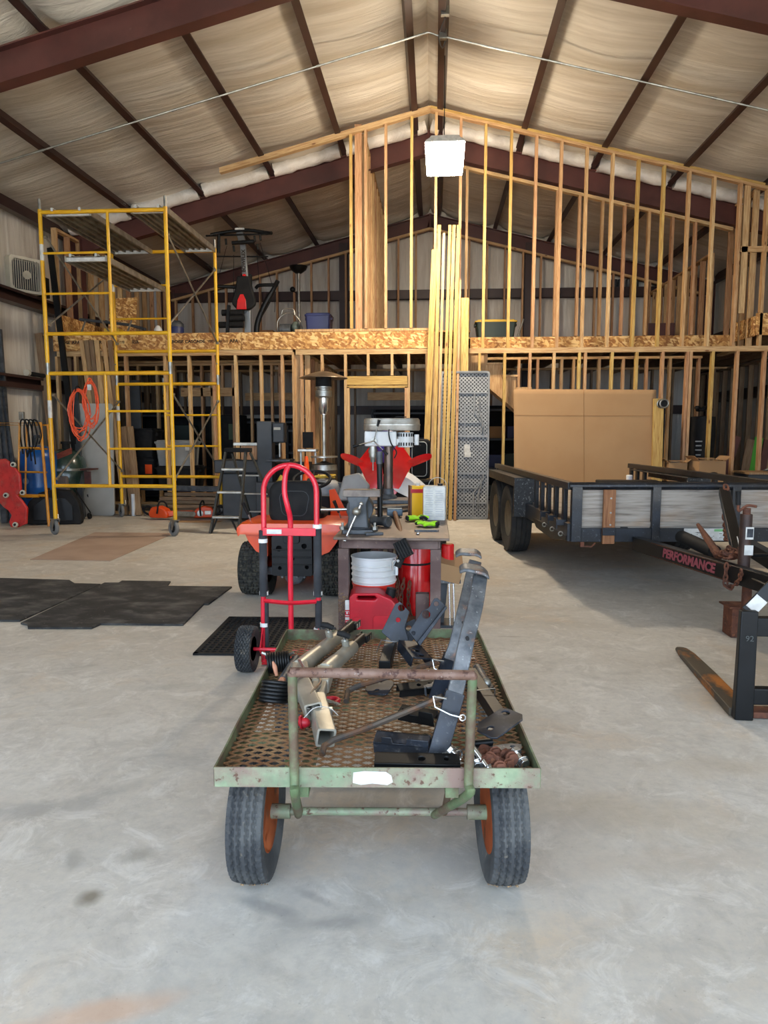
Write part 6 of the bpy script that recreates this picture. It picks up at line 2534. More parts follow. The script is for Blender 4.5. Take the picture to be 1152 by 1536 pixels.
# lettering on the left face of the beam
fdir = (V((2.08, 4.15, 0)) - V((1.68, 5.95, 0))).normalized()
up_ = V((0, 0, 1))
nz = fdir.cross(up_).normalized()
upp = nz.cross(fdir)
def face(y):
    t_ = (5.95 - y) / 1.8
    return V((1.68 + .4 * t_ - .0362, y, .443))
Mx = Matrix((fdir, upp, nz)).transposed().to_4x4()
Mx.translation = face(5.17) + nz * .001
text('PERFORMANCE', .09, Mx, m_redletter, tbm, ext=.001, bold=.004, shear=.15, sx=1.05)
m = MB(Mx)
m.box((0, .05, 0), (1.0, .004, .002))
m.box((0, -.05, 0), (1.0, .004, .002))
m.build('pinstripe', m_rust, tbm)
m = MB()
m.box((2.12, 4.3, .455), (.3, .5, .012))
m.prism([(1.98, 4.15), (2.28, 4.15), (2.2, 3.6), (2.06, 3.6)], .1, T(0, 0, .42))
m.sphere((2.13, 3.58, .47), .07, 16)
m.build('coupler', m_black, tl_, bevel=.006)
# jack
jx, jy = 2.02, 4.72
m = MB()
m.tube([(jx, jy, .40), (jx, jy, .83)], .037, 16)
jk = m.build('jack_tube', mat('brown_jack_paint', (58, 44, 40), (74, 54, 46), vs=9, rust=(112, 74, 52), rs=18, rlo=.6, rhi=.7, rough=.5, metal=.3), tl_)
MB().tube([(jx + .03, jy, .2), (jx + .03, jy, .45)], .03, 14).build('jack_leg', m_rust, tl_)
m = MB()
m.cyl((jx, jy, .83), (jx, jy, .87), .024, n=12)
m.tube(smooth_path([(jx + .06, jy, .88), (jx, jy, .885), (jx - .05, jy - .0, .85), (jx - .055, jy, .9)], 4), .009, 8)
m.build('jack_crank', m_rust, tl_)
MB().tube([(jx - .055, jy, .89), (jx - .06, jy, .98)], .016, 12).build('crank_grip', m_matte, tl_)
m = MB()
m.box((jx + .01, jy - .038, .71), (.05, .003, .08))
o = m.build('white_decal', m_label, jk)
MB().box((jx + .012, jy - .0405, .712), (.038, .002, .055)).build('dark_decal', m_navy, jk)
MB().box((jx + .01, jy - .038, .6), (.055, .003, .065)).build('white_decal', m_label, jk)
# jack stand block below
t = thing('jack_block', 'rusty brown steel block standing under the trailer jack', 'block', (2.05, 4.78, 0))
MB().box((2.06, 4.82, .1), (.17, .15, .2)).build('body', m_rust, t, bevel=.006)
MB().box((2.05, 4.82, .205), (.2, .18, .012)).build('top_flange', m_rust, t, bevel=.003)
# brace bar, chains, lever, tube, sticker
a, c2 = P(1086, 737, Y=5.92), P(1107, 830, Y=4.95)
t = thing('brace_bar', 'black square bar leaning from the trailer rail down to the tongue', 'bar', (2.1, 4.95, .48))
MB().bar(a, c2, .075, .06, (0, 0, 1)).build('bar', m_black, t, bevel=.004)
MB().bar(c2.lerp(a, .02) + V((.0, -.045, .02)), c2.lerp(a, .16) + V((.0, -.045, .02)), .06, .006, (.5, -1, 0)).build('white_tag', m_label, t)
m = MB()
m.chain(smooth_path([P(1088, 728, Y=5.9), P(1092, 740, Y=5.86), P(1098, 755, Y=5.85)], 5), .065, .009)
m.chain(smooth_path([P(1086, 755, Y=5.9), P(1088, 785, Y=5.8), P(1090, 810, Y=5.5)], 5), .065, .009)
tag(m.build('safety_chain', m_rust), 'rusty chain hanging down from the trailer top rail', 'chain')
m = MB()
rnd = random.Random(4)
for q in range(5):
    pts = [V((2.0 + rnd.uniform(-.08, .1), 4.95 + rnd.uniform(-.2, .15), .515 + rnd.uniform(0, .05))) for _ in range(5)]
    m.chain(smooth_path(pts, 5), .06, .008)
tag(m.build('chain_heap', m_rust), 'heap of rusty chain lying on the trailer tongue', 'chain')
m = MB()
m.chain(smooth_path([face(4.72) + V((-.005, 0, .06)), face(4.7) + V((-.02, 0, -.06)), P(1092, 882, Y=4.7), P(1108, 872, Y=4.6), P(1112, 855, Y=4.5)], 7), .05, .0065)
tag(m.build('safety_chain', m_rust), 'rusty safety chain looping below the trailer tongue', 'chain')
m = MB()
m.chain(smooth_path([V((2.16, 4.3, .42)), V((2.14, 4.28, .33)), V((2.17, 4.26, .26))], 7), .05, .0065)
tag(m.build('safety_chain', m_rust), 'short rusty chain hanging at the right edge below the coupler', 'chain')
a, c2 = P(1047, 787, Y=5.6), P(1078, 834, Y=5.0)
o = MB().tube([c2, a.lerp(c2, .5), a], [.03, .026, .014], 8).build('spring_bar_lever', m_rust)
tag(o, 'rusty brown tapered lever rising from the trailer tongue', 'lever')
a, c2 = P(1022, 805, Y=5.7), P(1072, 828, Y=5.15)
o = MB().tube([a, c2], .05, 16).build('black_tube', m_matte)
tag(o, 'black rubber tube lying along the trailer tongue', 'tube')
m = MB()
q0, q1 = P(1027, 793, Y=5.98), P(1090, 812, Y=5.98)
pm = T((q0.x + q1.x) / 2, 5.95 + .077 * ((q0.x + q1.x) / 2 - 1.135) - .0265, (q0.z + q1.z) / 2) @ RZ(4.4)
st_ = MB(pm).box((0, 0, 0), (q1.x - q0.x, .002, q0.z - q1.z)).build('white_sticker', m_label, tl_)
m = MB(pm)
m.box((.13, -.0015, .035), (.1, .001, .02))
m.build('green_patch', mat('green_print', (110, 170, 110), rough=.6), st_)
m = MB(pm)
rnd = random.Random(2)
for q in range(26):
    m.box((rnd.uniform(-.17, .17), -.0015, rnd.uniform(-.045, .02)), (rnd.uniform(.008, .03), .001, .003), RY(rnd.uniform(-40, 40)) if False else None)
m.build('printed_marks', m_letter, st_)
m = MB()
m.tube(smooth_path([(2.08, 4.72, .56), (2.2, 4.6, .58), (2.35, 4.5, .52)], 6), .012, 8)
tag(m.build('trailer_cable', m_black), 'thick black cable running over the trailer coupler', 'cable')

# ------------------------------------------------------------------ pallet fork in the right foreground
pf = thing('pallet_fork', 'black pallet fork attachment in the right foreground, worn tine flat on the floor', 'pallet fork', (1.6, 3.35, 0))
m_tine = mat('worn_fork_tine', (86, 78, 66), (66, 62, 56), vs=4, rust=(176, 112, 48), rs=4.5, rlo=.5, rhi=.62, rough=.6, metal=.3, bump=.15, bs=90, stretch=(1, .5, 1))
hx, hy = 1.47, 3.38
dirn = (V((1.545, 4.42, 0)) - V((hx, hy, 0))).normalized()
sdv = V((dirn.y, -dirn.x, 0))
Lt = 1.08


def tine(off, nm='tine'):
    vs = []
    st_n = [(0, .052, .045), (.5, .05, .04), (.85, .045, .03), (.97, .034, .022), (1.0, .018, .018)]
    for q, w_, h_ in st_n:
        c = V((hx, hy, 0)) + off + dirn * (Lt * q)
        vs += [c - sdv * w_ + V((0, 0, .004)), c + sdv * w_ + V((0, 0, .004)), c + sdv * w_ + V((0, 0, h_)), c - sdv * w_ + V((0, 0, h_))]
    fs = [(3, 2, 1, 0)]
    for i in range(4):
        for k in range(4):
            l = (k + 1) % 4
            fs.append((i * 4 + k, i * 4 + l, i * 4 + 4 + l, i * 4 + 4 + k))
    fs.append((16, 17, 18, 19))
    tn = MB().add(vs, fs).build(nm, m_tine, pf, bevel=.004)
    c = V((hx, hy, 0)) + off
    m = MB()
    z1 = .53
    m.add([c - sdv * .042 - dirn * .05 + V((0, 0, .004)), c + sdv * .042 - dirn * .05 + V((0, 0, .004)), c + sdv * .042 + dirn * .0 + V((0, 0, .004)), c - sdv * .042 + V((0, 0, .004)),
           c - sdv * .038 - dirn * .05 + V((0, 0, z1)), c + sdv * .038 - dirn * .05 + V((0, 0, z1)), c + sdv * .038 - dirn * .01 + V((0, 0, z1)), c - sdv * .038 - dirn * .01 + V((0, 0, z1))],
          [(3, 2, 1, 0), (4, 5, 6, 7), (0, 1, 5, 4), (1, 2, 6, 5), (2, 3, 7, 6), (3, 0, 4, 7)])
    sh = m.build('tine_shank', m_black, pf, bevel=.005)
    return sh


sh = tine(V((0, 0, 0)))
tine(V((.75, -.02, 0)))
text('92', .038, T(hx - .0, hy - .053 - .0005, .4) @ RZ(math.degrees(math.atan2(-dirn.x, dirn.y)) * 1) @ RX(90), mat('chalk', (84, 88, 86), rough=.9), sh, ext=.0006)
for z, h_, nm in ((.44, .09, 'carriage_top_bar'), (.1, .08, 'carriage_bottom_bar')):
    MB().box((hx + .55, hy - .0 + .03, z), (1.05, .05, h_)).build(nm, m_black, pf, bevel=.005)
for x in (.17, .5, .95):
    MB().box((hx + x, hy + .01, .27), (.05, .06, .5)).build('carriage_upright', m_black, pf, bevel=.005)
MB().box((hx + .11, hy + .02, .02), (.12, .09, .03)).build('heel_plate', m_rust, pf, bevel=.004)
a, c2 = V((hx + .03, hy + .06, .5)), V((hx + .3, hy + .1, .78))
MB().bar(a, c2, .06, .014, (0, -1, .6)).build('flat_brace', m_black, pf, bevel=.003)
MB().bar(a.lerp(c2, .05) + V((0, -.012, 0)), a.lerp(c2, .24) + V((0, -.012, 0)), .058, .01, (0, -1, .6)).build('white_tape', m_label, pf)

MB().box((hx + .3, hy + .12, .42), (.05, .04, .78)).build('backrest_post', m_black, pf, bevel=.004)
# ------------------------------------------------------------------ cardboard, post and clutter on the right
cb = thing('cardboard_sheet', 'huge brown cardboard sheet leaning upright behind the trailer', 'cardboard', (2.35, 11.25, 0))


def cbf(u, v):
    x = 1.26 + (3.44 - 1.26) * u
    z = .01 + 2.03 * v
    bow = .05 * math.sin(PI * u)
    y = 11.18 + .22 * v - bow * (1 - .4 * v)
    if v > .8:
        y -= .02 * (v - .8)
    return (x - .02 * v, y, z - .03 * v * (1 - u) * 0 - .02 * v * u)


m = MB()
m.grid(cbf, 30, 26)
sh = m.build('sheet', m_card, cb)
so = sh.modifiers.new('solid', 'SOLIDIFY')
so.thickness = .008
m = MB()
m.tube([V(cbf(u / 20, .8)) + V((0, -.006, 0)) for u in range(21)], .002, 6)
m.tube([V(cbf(.49, v / 20)) + V((0, -.006, 0)) for v in range(21)], .002, 6)
m.build('fold_crease', mat('crease_brown', (150, 108, 64), rough=.9), cb)
o = stick('timber_post', (3.43, 11.2, .0), (3.43, 11.3, 1.88), .15, .05, m_yellow, None)
tag(o, 'pale yellow timber post standing at the right edge of the cardboard sheet', 'post')
t = thing('cable_reel', 'small round grey reel fixed near the top of the timber post', 'reel', (3.5, 11.2, 1.8))
m = MB()
m.cyl((3.47, 11.15, 1.8), (3.47, 11.26, 1.8), .055, n=20)
m.build('drum', m_matte, t)
for y in (11.14, 11.27):
    MB().torus(T(3.47, y, 1.8) @ RX(90), .062, .012, 24, 8).build('flange', m_galv, t)


def open_box(lbl, c, s, rz, mm=m_card):
    t = thing('carton', lbl, 'box', c, rad(rz), group='cardboard cartons')
    A = WM[t.name]
    w_, d_, h_ = s
    m = MB(A)
    for x, y, a, b2 in ((0, -d_ / 2, w_, .006), (0, d_ / 2, w_, .006), (-w_ / 2, 0, .006, d_), (w_ / 2, 0, .006, d_)):
        m.box((x, y, h_ / 2), (a, b2, h_))
    m.box((0, 0, .005), (w_, d_, .008))
    m.build('body', mm, t)
    for q, (x, y) in enumerate(((0, -1), (1, 0), (-1, 0), (0, 1))):
        m = MB(A)
        if y:
            m.box((0, y * (d_ / 2 + .05), h_ + .03), (w_, .12, .005), None)
        else:
            m.bar((x * w_ / 2, 0, h_), (x * (w_ / 2 + .07), 0, h_ + .08), d_, .005, (1, 0, 0)) if False else m.box((x * (w_ / 2 + .04), 0, h_ + .04), (.1, d_, .005), T(x * (w_ / 2 + .04), 0, h_ + .04) @ RY(-40 * x) @ T(-x * (w_ / 2 + .04), 0, -h_ - .04))
        m.build('flap', mm, t)
    return t


ws = thing('work_counter', 'long work counter against the studs behind the trailer at the right edge', 'counter', (5.2, 11.2, 0))
MB().box((5.4, 11.15, .76), (1.5, .6, .03)).build('counter_top', m_dim, ws)
MB().box((5.4, 11.2, .55), (1.44, .5, .38)).build('apron', m_darkgrey, ws)
for x in (4.75, 6.05):
    MB().box((x, 10.95, .18), (.08, .08, .36)).build('leg', m_dim, ws)
t = open_box('open brown carton with raised flaps behind the trailer rail', (4.13, 11.1, .62), (.4, .34, .32), 6)
m = MB(WM[t.name])
m.sphere((.02, -.172, .12), .09, 14, (1, .02, .5))
m.build('dark_print', m_matte, t)
open_box('smaller brown carton half hidden left of the open carton', (3.72, 11.25, .62), (.26, .26, .28), -5)
o = MB().box((3.95, 11.2, .31), (.95, .5, .6)).build('dark_crate', m_matte, bevel=.01)
tag(o, 'low black crate carrying the cartons behind the trailer', 'crate')
gb = thing('golf_bag', 'black upright bag with faint white print in the shade behind the studs', 'bag', (4.42, 12.15, 0))
m = MB(T(4.42, 12.15, 0))
m.lathe([(.16, 0), (.17, .04), (.19, .5), (.18, .9), (.2, 1.3), (.19, 1.62), (.001, 1.64)], 20)
m.build('body', m_matte, gb)
m = MB(T(4.42, 12.15, 0))
for i, (w_, z) in enumerate(((.11, 1.22), (.09, 1.15), (.1, 1.08), (.08, 1.0))):
    m.box((-.12 + .0 * i, -.19, z), (w_, .012, .022))
m.build('white_print', m_grey, gb)
m = MB(T(4.42, 12.15, 0))
for q in range(6):
    a = 2 * PI * q / 6
    m.sphere((.1 * math.cos(a), .1 * math.sin(a), 1.74 + .03 * (q % 2)), .05, 10, (1, 1, .7))
m.build('club_heads', m_matte, gb)
for i, (x0, x1, zt_, mm, lb) in enumerate(((4.55, 5.0, 1.3, m_brown, 'dark reddish board leaning left of the green board'), (4.95, 5.22, 1.25, m_dim, 'grey board leaning just left of the green board'),
                                           (5.1, 5.35, 1.28, None, 'bright green board leaning behind the right work counter'), (5.25, 5.5, 1.24, m_brown, 'dark reddish board leaning just right of the green board'), (5.38, 5.6, 1.24, m_dim, 'brown board leaning farthest right behind the counter'))):
    lean('leaning_board', lb, 'board', (x0, 11.95, .01), (x1, 12.2, zt_), .13, .03, mm or mat('green_board', (66, 150, 40), rough=.6), 'short boards leaning behind the counter')
t = thing('cordless_drill', 'orange cordless drill on the counter at the right edge', 'drill', (5.3, 10.98, .775), rad(15))
A = WM[t.name]
MB(A).tube([(-.1, 0, .17), (.0, 0, .18), (.1, 0, .17)], [.03, .04, .035], 12).build('body', m_orange, t)
MB(A).tube([(.05, 0, .15), (.07, 0, .04)], .025, 10).build('grip', m_matte, t)
MB(A).box((.07, 0, .03), (.1, .07, .05)).build('battery', m_label, t, bevel=.006)
MB(A).cyl((-.1, 0, .17), (-.17, 0, .165), .02, n=10).build('chuck', m_galv, t)
t = thing('wrench_pile', 'small grey tool lying left of the orange drill', 'tool', (5.05, 11.0, .775))
m = MB()
m.tube(smooth_path([(4.95, 11.0, .8), (5.02, 10.98, .83), (5.1, 11.0, .8)], 4), .02, 8)
m.build('handle', m_galv, t)
m = MB()
m.torus(T(4.95, 11.0, .8), .03, .01, 16, 6)
m.build('head', m_castgrey, t)
o = MB().box((2.3, 8.6, .71), (.7, .3, .17)).build('tool_box', m_matte, bevel=.01)
tag(o, 'black box lying on the trailer deck inside the far rail', 'box')
o = MB().cyl((2.5, 9.3, .622), (2.5, 9.3, .82), .04, n=14).build('white_bottle', m_white, bevel=.01)
tag(o, 'small white bottle on the trailer deck by the far rail corner', 'bottle')
o = MB().sphere((2.55, 9.0, .7), .09, 12, (1.2, .8, .8)).build('red_bag', m_brightred)
tag(o, 'small red bundle on the trailer deck by the far rail corner', 'bundle')

# ------------------------------------------------------------------ folding table on edge showing its underside
ft = thing('folding_table', 'tall grey folding table standing on end, perforated underside toward the room', 'table', (.48, 11.3, 0))
A = T(.475, 11.2, 0) @ RX(-2.2)
M2 = Matrix(((1, 0, 0, 0), (0, 0, 1, 0), (0, 1, 0, 1.16), (0, 0, 0, 1)))


def perf():
    k = NT('perforated_underside')
    v = k.map((1, 1, 1))
    sx_ = k.n('ShaderNodeSeparateXYZ')
    k.l(v, sx_.inputs[0])
    pit = .058
    a = k.math('MULTIPLY', k.math('ADD', sx_.outputs[0], sx_.outputs[2]), PI / pit)
    c = k.math('MULTIPLY', k.math('SUBTRACT', sx_.outputs[0], sx_.outputs[2]), PI / pit)
    h = k.math('MULTIPLY', k.math('ABSOLUTE', k.math('SINE', a)), k.math('ABSOLUTE', k.math('SINE', c)))
    f = k.step(h, .42, .6)
    c1 = k.mix(k.step(k.noise(v, 3.2, 5), .5, .66), (150, 154, 158), (182, 184, 184))
    col = k.mix(f, c1, (52, 55, 60))
    k.color(col)
    k.s('Roughness', .6)
    k.bump(k.math('SUBTRACT', 1.0, f), .8, .01)
    return k.m


m_perf = perf()
MB(A).prism(rr(.75, 2.3, .04, 5), .02, T(0, .02, 0) @ M2).build('top_panel', m_perf, ft)
m = MB(A)
m.prism(rr(.76, 2.31, .045, 6), .05, T(0, -.012, 0) @ M2, [rr(.7, 2.25, .03, 6)])
m.build('rim', m_tablegrey, ft, bevel=.006)
m_rib = mat('rib_grey', (138, 142, 146), rough=.5)
m = MB(A)
yy = .008
for z in (1.98, 1.32, 1.3, .72, .26):
    m.box((0, yy, z), (.7, .02, .02))
m.box((0, yy, 1.52), (.46, .02, .016))
m.box((0, yy, .5), (.46, .02, .016))
m.box((0, yy, 1.55), (.012, .02, .5))
m.box((0, yy, .55), (.012, .02, .4))
for s in (-1, 1):
    for pts in (((.15, 1.98), (.15, 1.68), (.3, 1.45), (.3, 1.32)), ((.3, .72), (.3, .64), (.15, .42), (.15, .02))):
        MB(A).tube([(s * x, yy - .006, z) for x, z in pts], .012, 8).build('curved_rib', m_rib, ft)
m.build('rib', m_rib, ft)
m = MB(A)
for s in (-1, 1):
    m.tube([(s * .22, -.004, 1.9), (s * .22, -.004, 1.7), (s * .27, -.006, 1.55), (s * .27, -.006, 1.36)], .011, 8)
    m.tube([(s * .22, -.004, .15), (s * .22, -.004, .4), (s * .27, -.006, .55), (s * .27, -.006, .68)], .011, 8)
m.build('folded_leg', m_tablegrey, ft)
MB(A).prism(rr(.09, .12, .008), .004, T(.04, .012, 1.12) @ RX(90)).build('white_label', m_label, ft)
MB(A).prism(rr(.1, .08, .01), .004, T(.05, .01, 1.02) @ RX(90)).build('white_label', m_label, ft)

# ------------------------------------------------------------------ bundle of long boards leaning at the loft edge
lum = [(636, 652, 375, .09, 'y'), (650, 659, 338, .05, 'y'), (655, 666, 350, .04, 'w'), (662, 675, 338, .045, 'y'), (668, 681, 338, .05, 'y'), (675, 688, 338, .055, 'y'), (682, 690, 420, .04, 'f'), (645, 653, 500, .035, 'w'), (649, 658, 520, .03, 'w')]
for i, (u0, u1, v1, w_, cc) in enumerate(lum):
    yb_ = 11.0 + .03 * (i % 3)
    b2 = P(u1, v1, Y=11.5 + .02 * (i % 2))
    a = P(u0, 745, Y=11.2)
    a = V((a.x, yb_, .005))
    lean('long_board', f'long pale pine board in the leaning bundle at the loft edge, {ods[i]} from the left', 'board', a, b2, w_, .038, {'y': m_yellow, 'w': m_wood, 'f': m_fir}[cc], 'boards in the tall leaning bundle')
o = stick('wide_plank', (.43, 11.42, .005), (.43, 11.5, 3.46), .19, .038, m_yellow, None)
tag(o, 'wide knotty plank standing right of the leaning board bundle', 'plank')

# ------------------------------------------------------------------ patio heater, cone, vacuum drum, quad bike
hx_, hy_ = -1.6, 10.3
ph = thing('patio_heater', 'tall silver and bronze mushroom patio heater in front of the stud wall', 'patio heater', (hx_, hy_, 0))
A = T(hx_, hy_, 0)
m = MB(A)
m.lathe([(.001, 2.235), (.08, 2.232), (.2, 2.2), (.345, 2.145), (.35, 2.135), (.34, 2.135), (.2, 2.19), (.001, 2.222)], 36)
m.build('reflector', mat('bronze_reflector', (126, 112, 96), (106, 94, 82), vs=3, rough=.35, metal=.7), ph)
m = MB(A)
m.lathe([(.11, 2.19), (.115, 2.0), (.1, 1.99), (.1, 1.97), (.12, 1.96), (.12, 1.88), (.08, 1.86)], 24)
m.build('burner', m_galv, ph)
MB(A).lathe([(.112, 2.18), (.118, 2.02)], 24).build('burner_screen', m_matte, ph)
m = MB(A)
m.lathe([(.075, 1.86), (.075, 1.68), (.05, 1.64), (.05, 1.62)], 20)
m.build('control_head', m_chrome, ph)
MB(A).cyl((0, 0, .8), (0, 0, 1.62), .028, n=16).build('pole', m_alu, ph)
m = MB(A)
m.lathe([(.001, 1.02), (.2, 1.02), (.2, 1.0), (.001, 1.0)], 28)
m.build('tray', m_alu, ph)
m = MB(A)
m.lathe([(.19, .05), (.19, .82), (.175, .9), (.08, .92), (.03, .95), (.001, .95)], 30)
m.build('tank_cover', mat('bronze_cover', (74, 64, 56), rough=.4, metal=.5), ph)
MB(A).lathe([(.2, .0), (.24, .0), (.24, .04), (.2, .05)], 30).build('base', m_matte, ph)
m = MB(A)
m.lathe([(.192, .82), (.18, .895), (.08, .925)], 30)
m.build('silver_shoulder', m_galv, ph)
o = thing('tablet_chair', 'dark folded chair part leaning left of the patio heater', 'chair', (-1.9, 10.6, 0))
MB().box((-1.9, 10.65, 1.25), (.16, .03, .24)).build('backrest', m_matte, o, bevel=.006)
MB().box((-1.88, 10.55, 1.1), (.28, .24, .04)).build('seat', m_alu, o, bevel=.006)
for x in (-2.0, -1.78):
    MB().bar((x, 10.65, 0), (x, 10.6, 1.1), .025, .025).build('leg', m_galv, o)
cn = thing('traffic_cone', 'orange traffic cone beside the patio heater', 'cone', (-1.86, 10.35 - .35, 0))
c_ = T(-1.80, 9.95, 0)
m = MB(c_)
m.lathe([(.13, .03), (.022, 1.02), (.015, 1.03), (.001, 1.03)], 24)
m.build('cone_body', m_orange, cn)
MB(c_).prism(rr(.36, .36, .04), .03).build('base', m_orange, cn)
cn.location = (-1.8, 9.95, 0)
for ch in kids(cn):
    ch.matrix_basis = T(cn.location).inverted() @ WM[ch.name]
vd = thing('shop_vacuum', 'grey drum shop vacuum with a yellow cord heaped on its lid', 'vacuum', (-1.32, 8.4, 0))
A = T(-1.32, 8.4, 0)
MB(A).lathe([(.15, .1), (.19, .12), (.2, .6), (.21, .62), (.21, .65)], 30).build('drum', mat('grey_drum', (110, 116, 118), rough=.5), vd)
MB(A).lathe([(.22, .65), (.22, .7), (.2, .76), (.14, .8), (.001, .81)], 30).build('lid', m_tablegrey, vd)
for q in range(4):
    a = rad(45 + 90 * q)
    MB(A).sphere((.18 * math.cos(a), .18 * math.sin(a), .05), .05, 12).build('caster', m_matte, vd)
MB(A).box((.2, -.03, .72), (.06, .06, .1)).build('latch', m_darkgrey, vd, bevel=.006)
pts = []
rnd = random.Random(9)
for i in range(60):
    a = i * .9
    pts.append(A @ V(((.1 + .05 * math.sin(i * 1.3)) * math.cos(a), (.1 + .05 * math.cos(i)) * math.sin(a), .825 + .035 * rnd.random())))
o = MB().tube(smooth_path(pts, 3), .008, 6).build('coiled_yellow_lead', m_lidyellow)
tag(o, 'yellow cord heaped on the lid of the grey shop vacuum', 'cord')

qb = thing('quad_bike', 'red and white quad bike with purple trim parked behind the drill press', 'quad bike', (-.4, 8.6, 0))
A = T(-.56, 8.4, 0)


def shellgrid(m, rows, t=0.012):
    """loft between outline rows, given a back face"""
    n = len(rows[0])
    vs = [V(p) for r in rows for p in r]
    k = len(vs)
    vs += [p + V((0, t, -t * .5)) for p in vs]
    fs = []
    for i in range(len(rows) - 1):
        for j in range(n - 1):
            fs.append((i * n + j, i * n + j + 1, (i + 1) * n + j + 1, (i + 1) * n + j))
            fs.append((k + i * n + j, k + (i + 1) * n + j, k + (i + 1) * n + j + 1, k + i * n + j + 1))
    m.add(vs, fs)


for s in (-1, 1):
    m = MB(A)
    rows = [[(s * .1, -.05, .95), (s * .3, -.1, .9), (s * .52, -.05, .7), (s * .62, .0, .52)],
            [(s * .08, -.25, .88), (s * .3, -.32, .8), (s * .5, -.28, .62), (s * .58, -.2, .48)],
            [(s * .05, -.38, .72), (s * .25, -.44, .66), (s * .42, -.42, .54), (s * .5, -.34, .44)]]
    shellgrid(m, rows)
    m.build('white_fender', m_white, qb, sub=2)
    m = MB(A)
    rows = [[(s * .01, -.36, .78), (s * .04, -.38, .66), (s * .12, -.4, .62)],
            [(s * .02, -.32, 1.0), (s * .12, -.36, .86), (s * .22, -.36, .84)],
            [(s * .1, -.2, 1.18), (s * .22, -.24, 1.0), (s * .3, -.24, .98)],
            [(s * .16, -.1, 1.26), (s * .26, -.14, 1.1), (s * .34, -.14, 1.02)]]
    shellgrid(m, rows)
    m.build('red_cowl', m_brightred, qb, sub=2)
    m = MB(A)
    rows = [[(s * .2, -.22, 1.0), (s * .22, -.2, .96), (s * .24, -.18, .94)], [(s * .36, -.2, 1.1), (s * .38, -.18, 1.03), (s * .38, -.16, 1.0)], [(s * .52, -.14, 1.13), (s * .54, -.12, 1.09), (s * .52, -.1, 1.05)]]
    shellgrid(m, rows)
    m.build('red_wing', m_brightred, qb, sub=2)
m = MB(A)
rows = [[(-.18, -.05, 1.0), (0, -.1, 1.02), (.18, -.05, 1.0)], [(-.16, -.0, 1.22), (0, -.06, 1.26), (.16, -.0, 1.22)], [(-.14, .2, 1.36), (0, .16, 1.4), (.14, .2, 1.36)]]
shellgrid(m, rows)
m.build('purple_panel', m_purple, qb, sub=2)
MB(A).box((0, .4, .95), (.34, .8, .16)).build('seat', m_matte, qb, bevel=.04, seg=3)
MB(A).box((0, .3, .6), (.5, 1.2, .4)).build('frame_body', m_matte, qb, bevel=.03)
m = MB(A)
m.tube([(-.4, .1, 1.2), (-.15, .05, 1.25), (.15, .05, 1.25), (.4, .1, 1.2)], .014, 8)
m.build('handlebar', m_matte, qb)
for s in (-1, 1):
    wheel(qb, (A.translation.x + .42 + s * .45 - .42 + .4 - .02 - .0, -.3 + .0, .27), .27, .2, 'turf', m_rubber, m_galv, 0, bead=.5, n=80) if False else wheel(qb, (s * .46 - .02, -.42, .27), .27, .2, 'turf', m_rubber, m_galv, 0, bead=.5, n=80)
    wheel(qb, (s * .44 - .02, .75, .27), .27, .24, 'turf', m_rubber, m_galv, 0, bead=.5, n=80)
o = thing('black_backpack', 'black bag with white piping hanging right of the quad bike', 'bag', (-.2, 9.75, .72), rad(-14))
MB(WM[o.name]).prism(rr(.26, .55, .06, 5), .12, Matrix(((1, 0, 0, 0), (0, 0, 1, 0), (0, 1, 0, .28), (0, 0, 0, 1)))).build('body', m_matte, o, bevel=.03, seg=3)
m = MB(WM[o.name])
m.tube([(x * .8, -.006, y * .85 + .28) for x, y in rr(.26, .55, .06, 5)], .005, 6, closed=True)
m.build('piping', m_label, o)
o = MB().box((-.2, 9.82, .36), (.4, .4, .7)).build('dark_cabinet', m_matte, bevel=.01)
tag(o, 'black cabinet under the black bag behind the workbench', 'cabinet')
o = MB().prism([(-.17, 0), (.15, 0), (.2, .18), (.08, .32), (-.1, .28)], .1, T(-.92, 8.0, .58) @ RX(80)).build('clear_bag', m_grey, bevel=.02)
tag(o, 'crumpled whitish plastic bag left of the red quad bike cowl', 'bag')
o = MB().box((-.92, 8.05, .29), (.4, .35, .57)).build('dark_crate', m_matte, bevel=.01)
tag(o, 'black crate under the whitish bag left of the quad bike', 'crate')

# ------------------------------------------------------------------ mats and sheet on the floor
def flat(name, lbl, cat, pxs, th, mm, grp=None, bevel=.002):
    pts = [P(u, v, Z=0) for u, v in pxs]
    o = MB().prism([(q.x, q.y) for q in pts], th, T(0, 0, .001)).build(name, mm, bevel=bevel)
    return tag(o, lbl, cat, grp)


flat('rubber_mat', 'black rubber stall mat with notched edges, the right one nearer the tractor', 'mat', [(157, 876), (178, 876), (183, 873), (256, 874), (251, 881), (348, 882), (313, 908), (306, 908), (275, 939), (151, 938), (138, 944), (42, 944), (41, 939), (31, 937)], .014, m_matrub, 'black rubber mats')
flat('rubber_mat', 'black rubber stall mat running out of the left edge of the photo', 'mat', [(-90, 868), (0, 869), (104, 872), (112, 877), (151, 878), (30, 933), (-150, 932)], .014, m_matrub, 'black rubber mats')
flat('hardboard_sheet', 'thin tan hardboard sheet lying on the floor under the scaffold', 'sheet', [(45, 840), (165, 842), (262, 800), (142, 799)], .006, m_tan)
q0, q1, q2 = P(294, 982, Z=0), P(343, 928, Z=0), P(492, 929, Z=0)
pw, pd = q2.x - q1.x - .1, q1.y - q0.y
t = thing('drainage_mat', 'black perforated rubber drainage mat under the hand truck', 'mat', (q0.x, q0.y, 0), rad(2))
A = WM[t.name]
m = MB(A)
nx_, ny_ = 15, 18
cw_, cd_ = pw / nx_, pd / ny_
for i in range(nx_ + 1):
    m.box((i * cw_, pd / 2, .007), (cw_ * .34, pd, .012))
for j in range(ny_ + 1):
    m.box((pw / 2, j * cd_, .0065), (pw, cd_ * .34, .011))
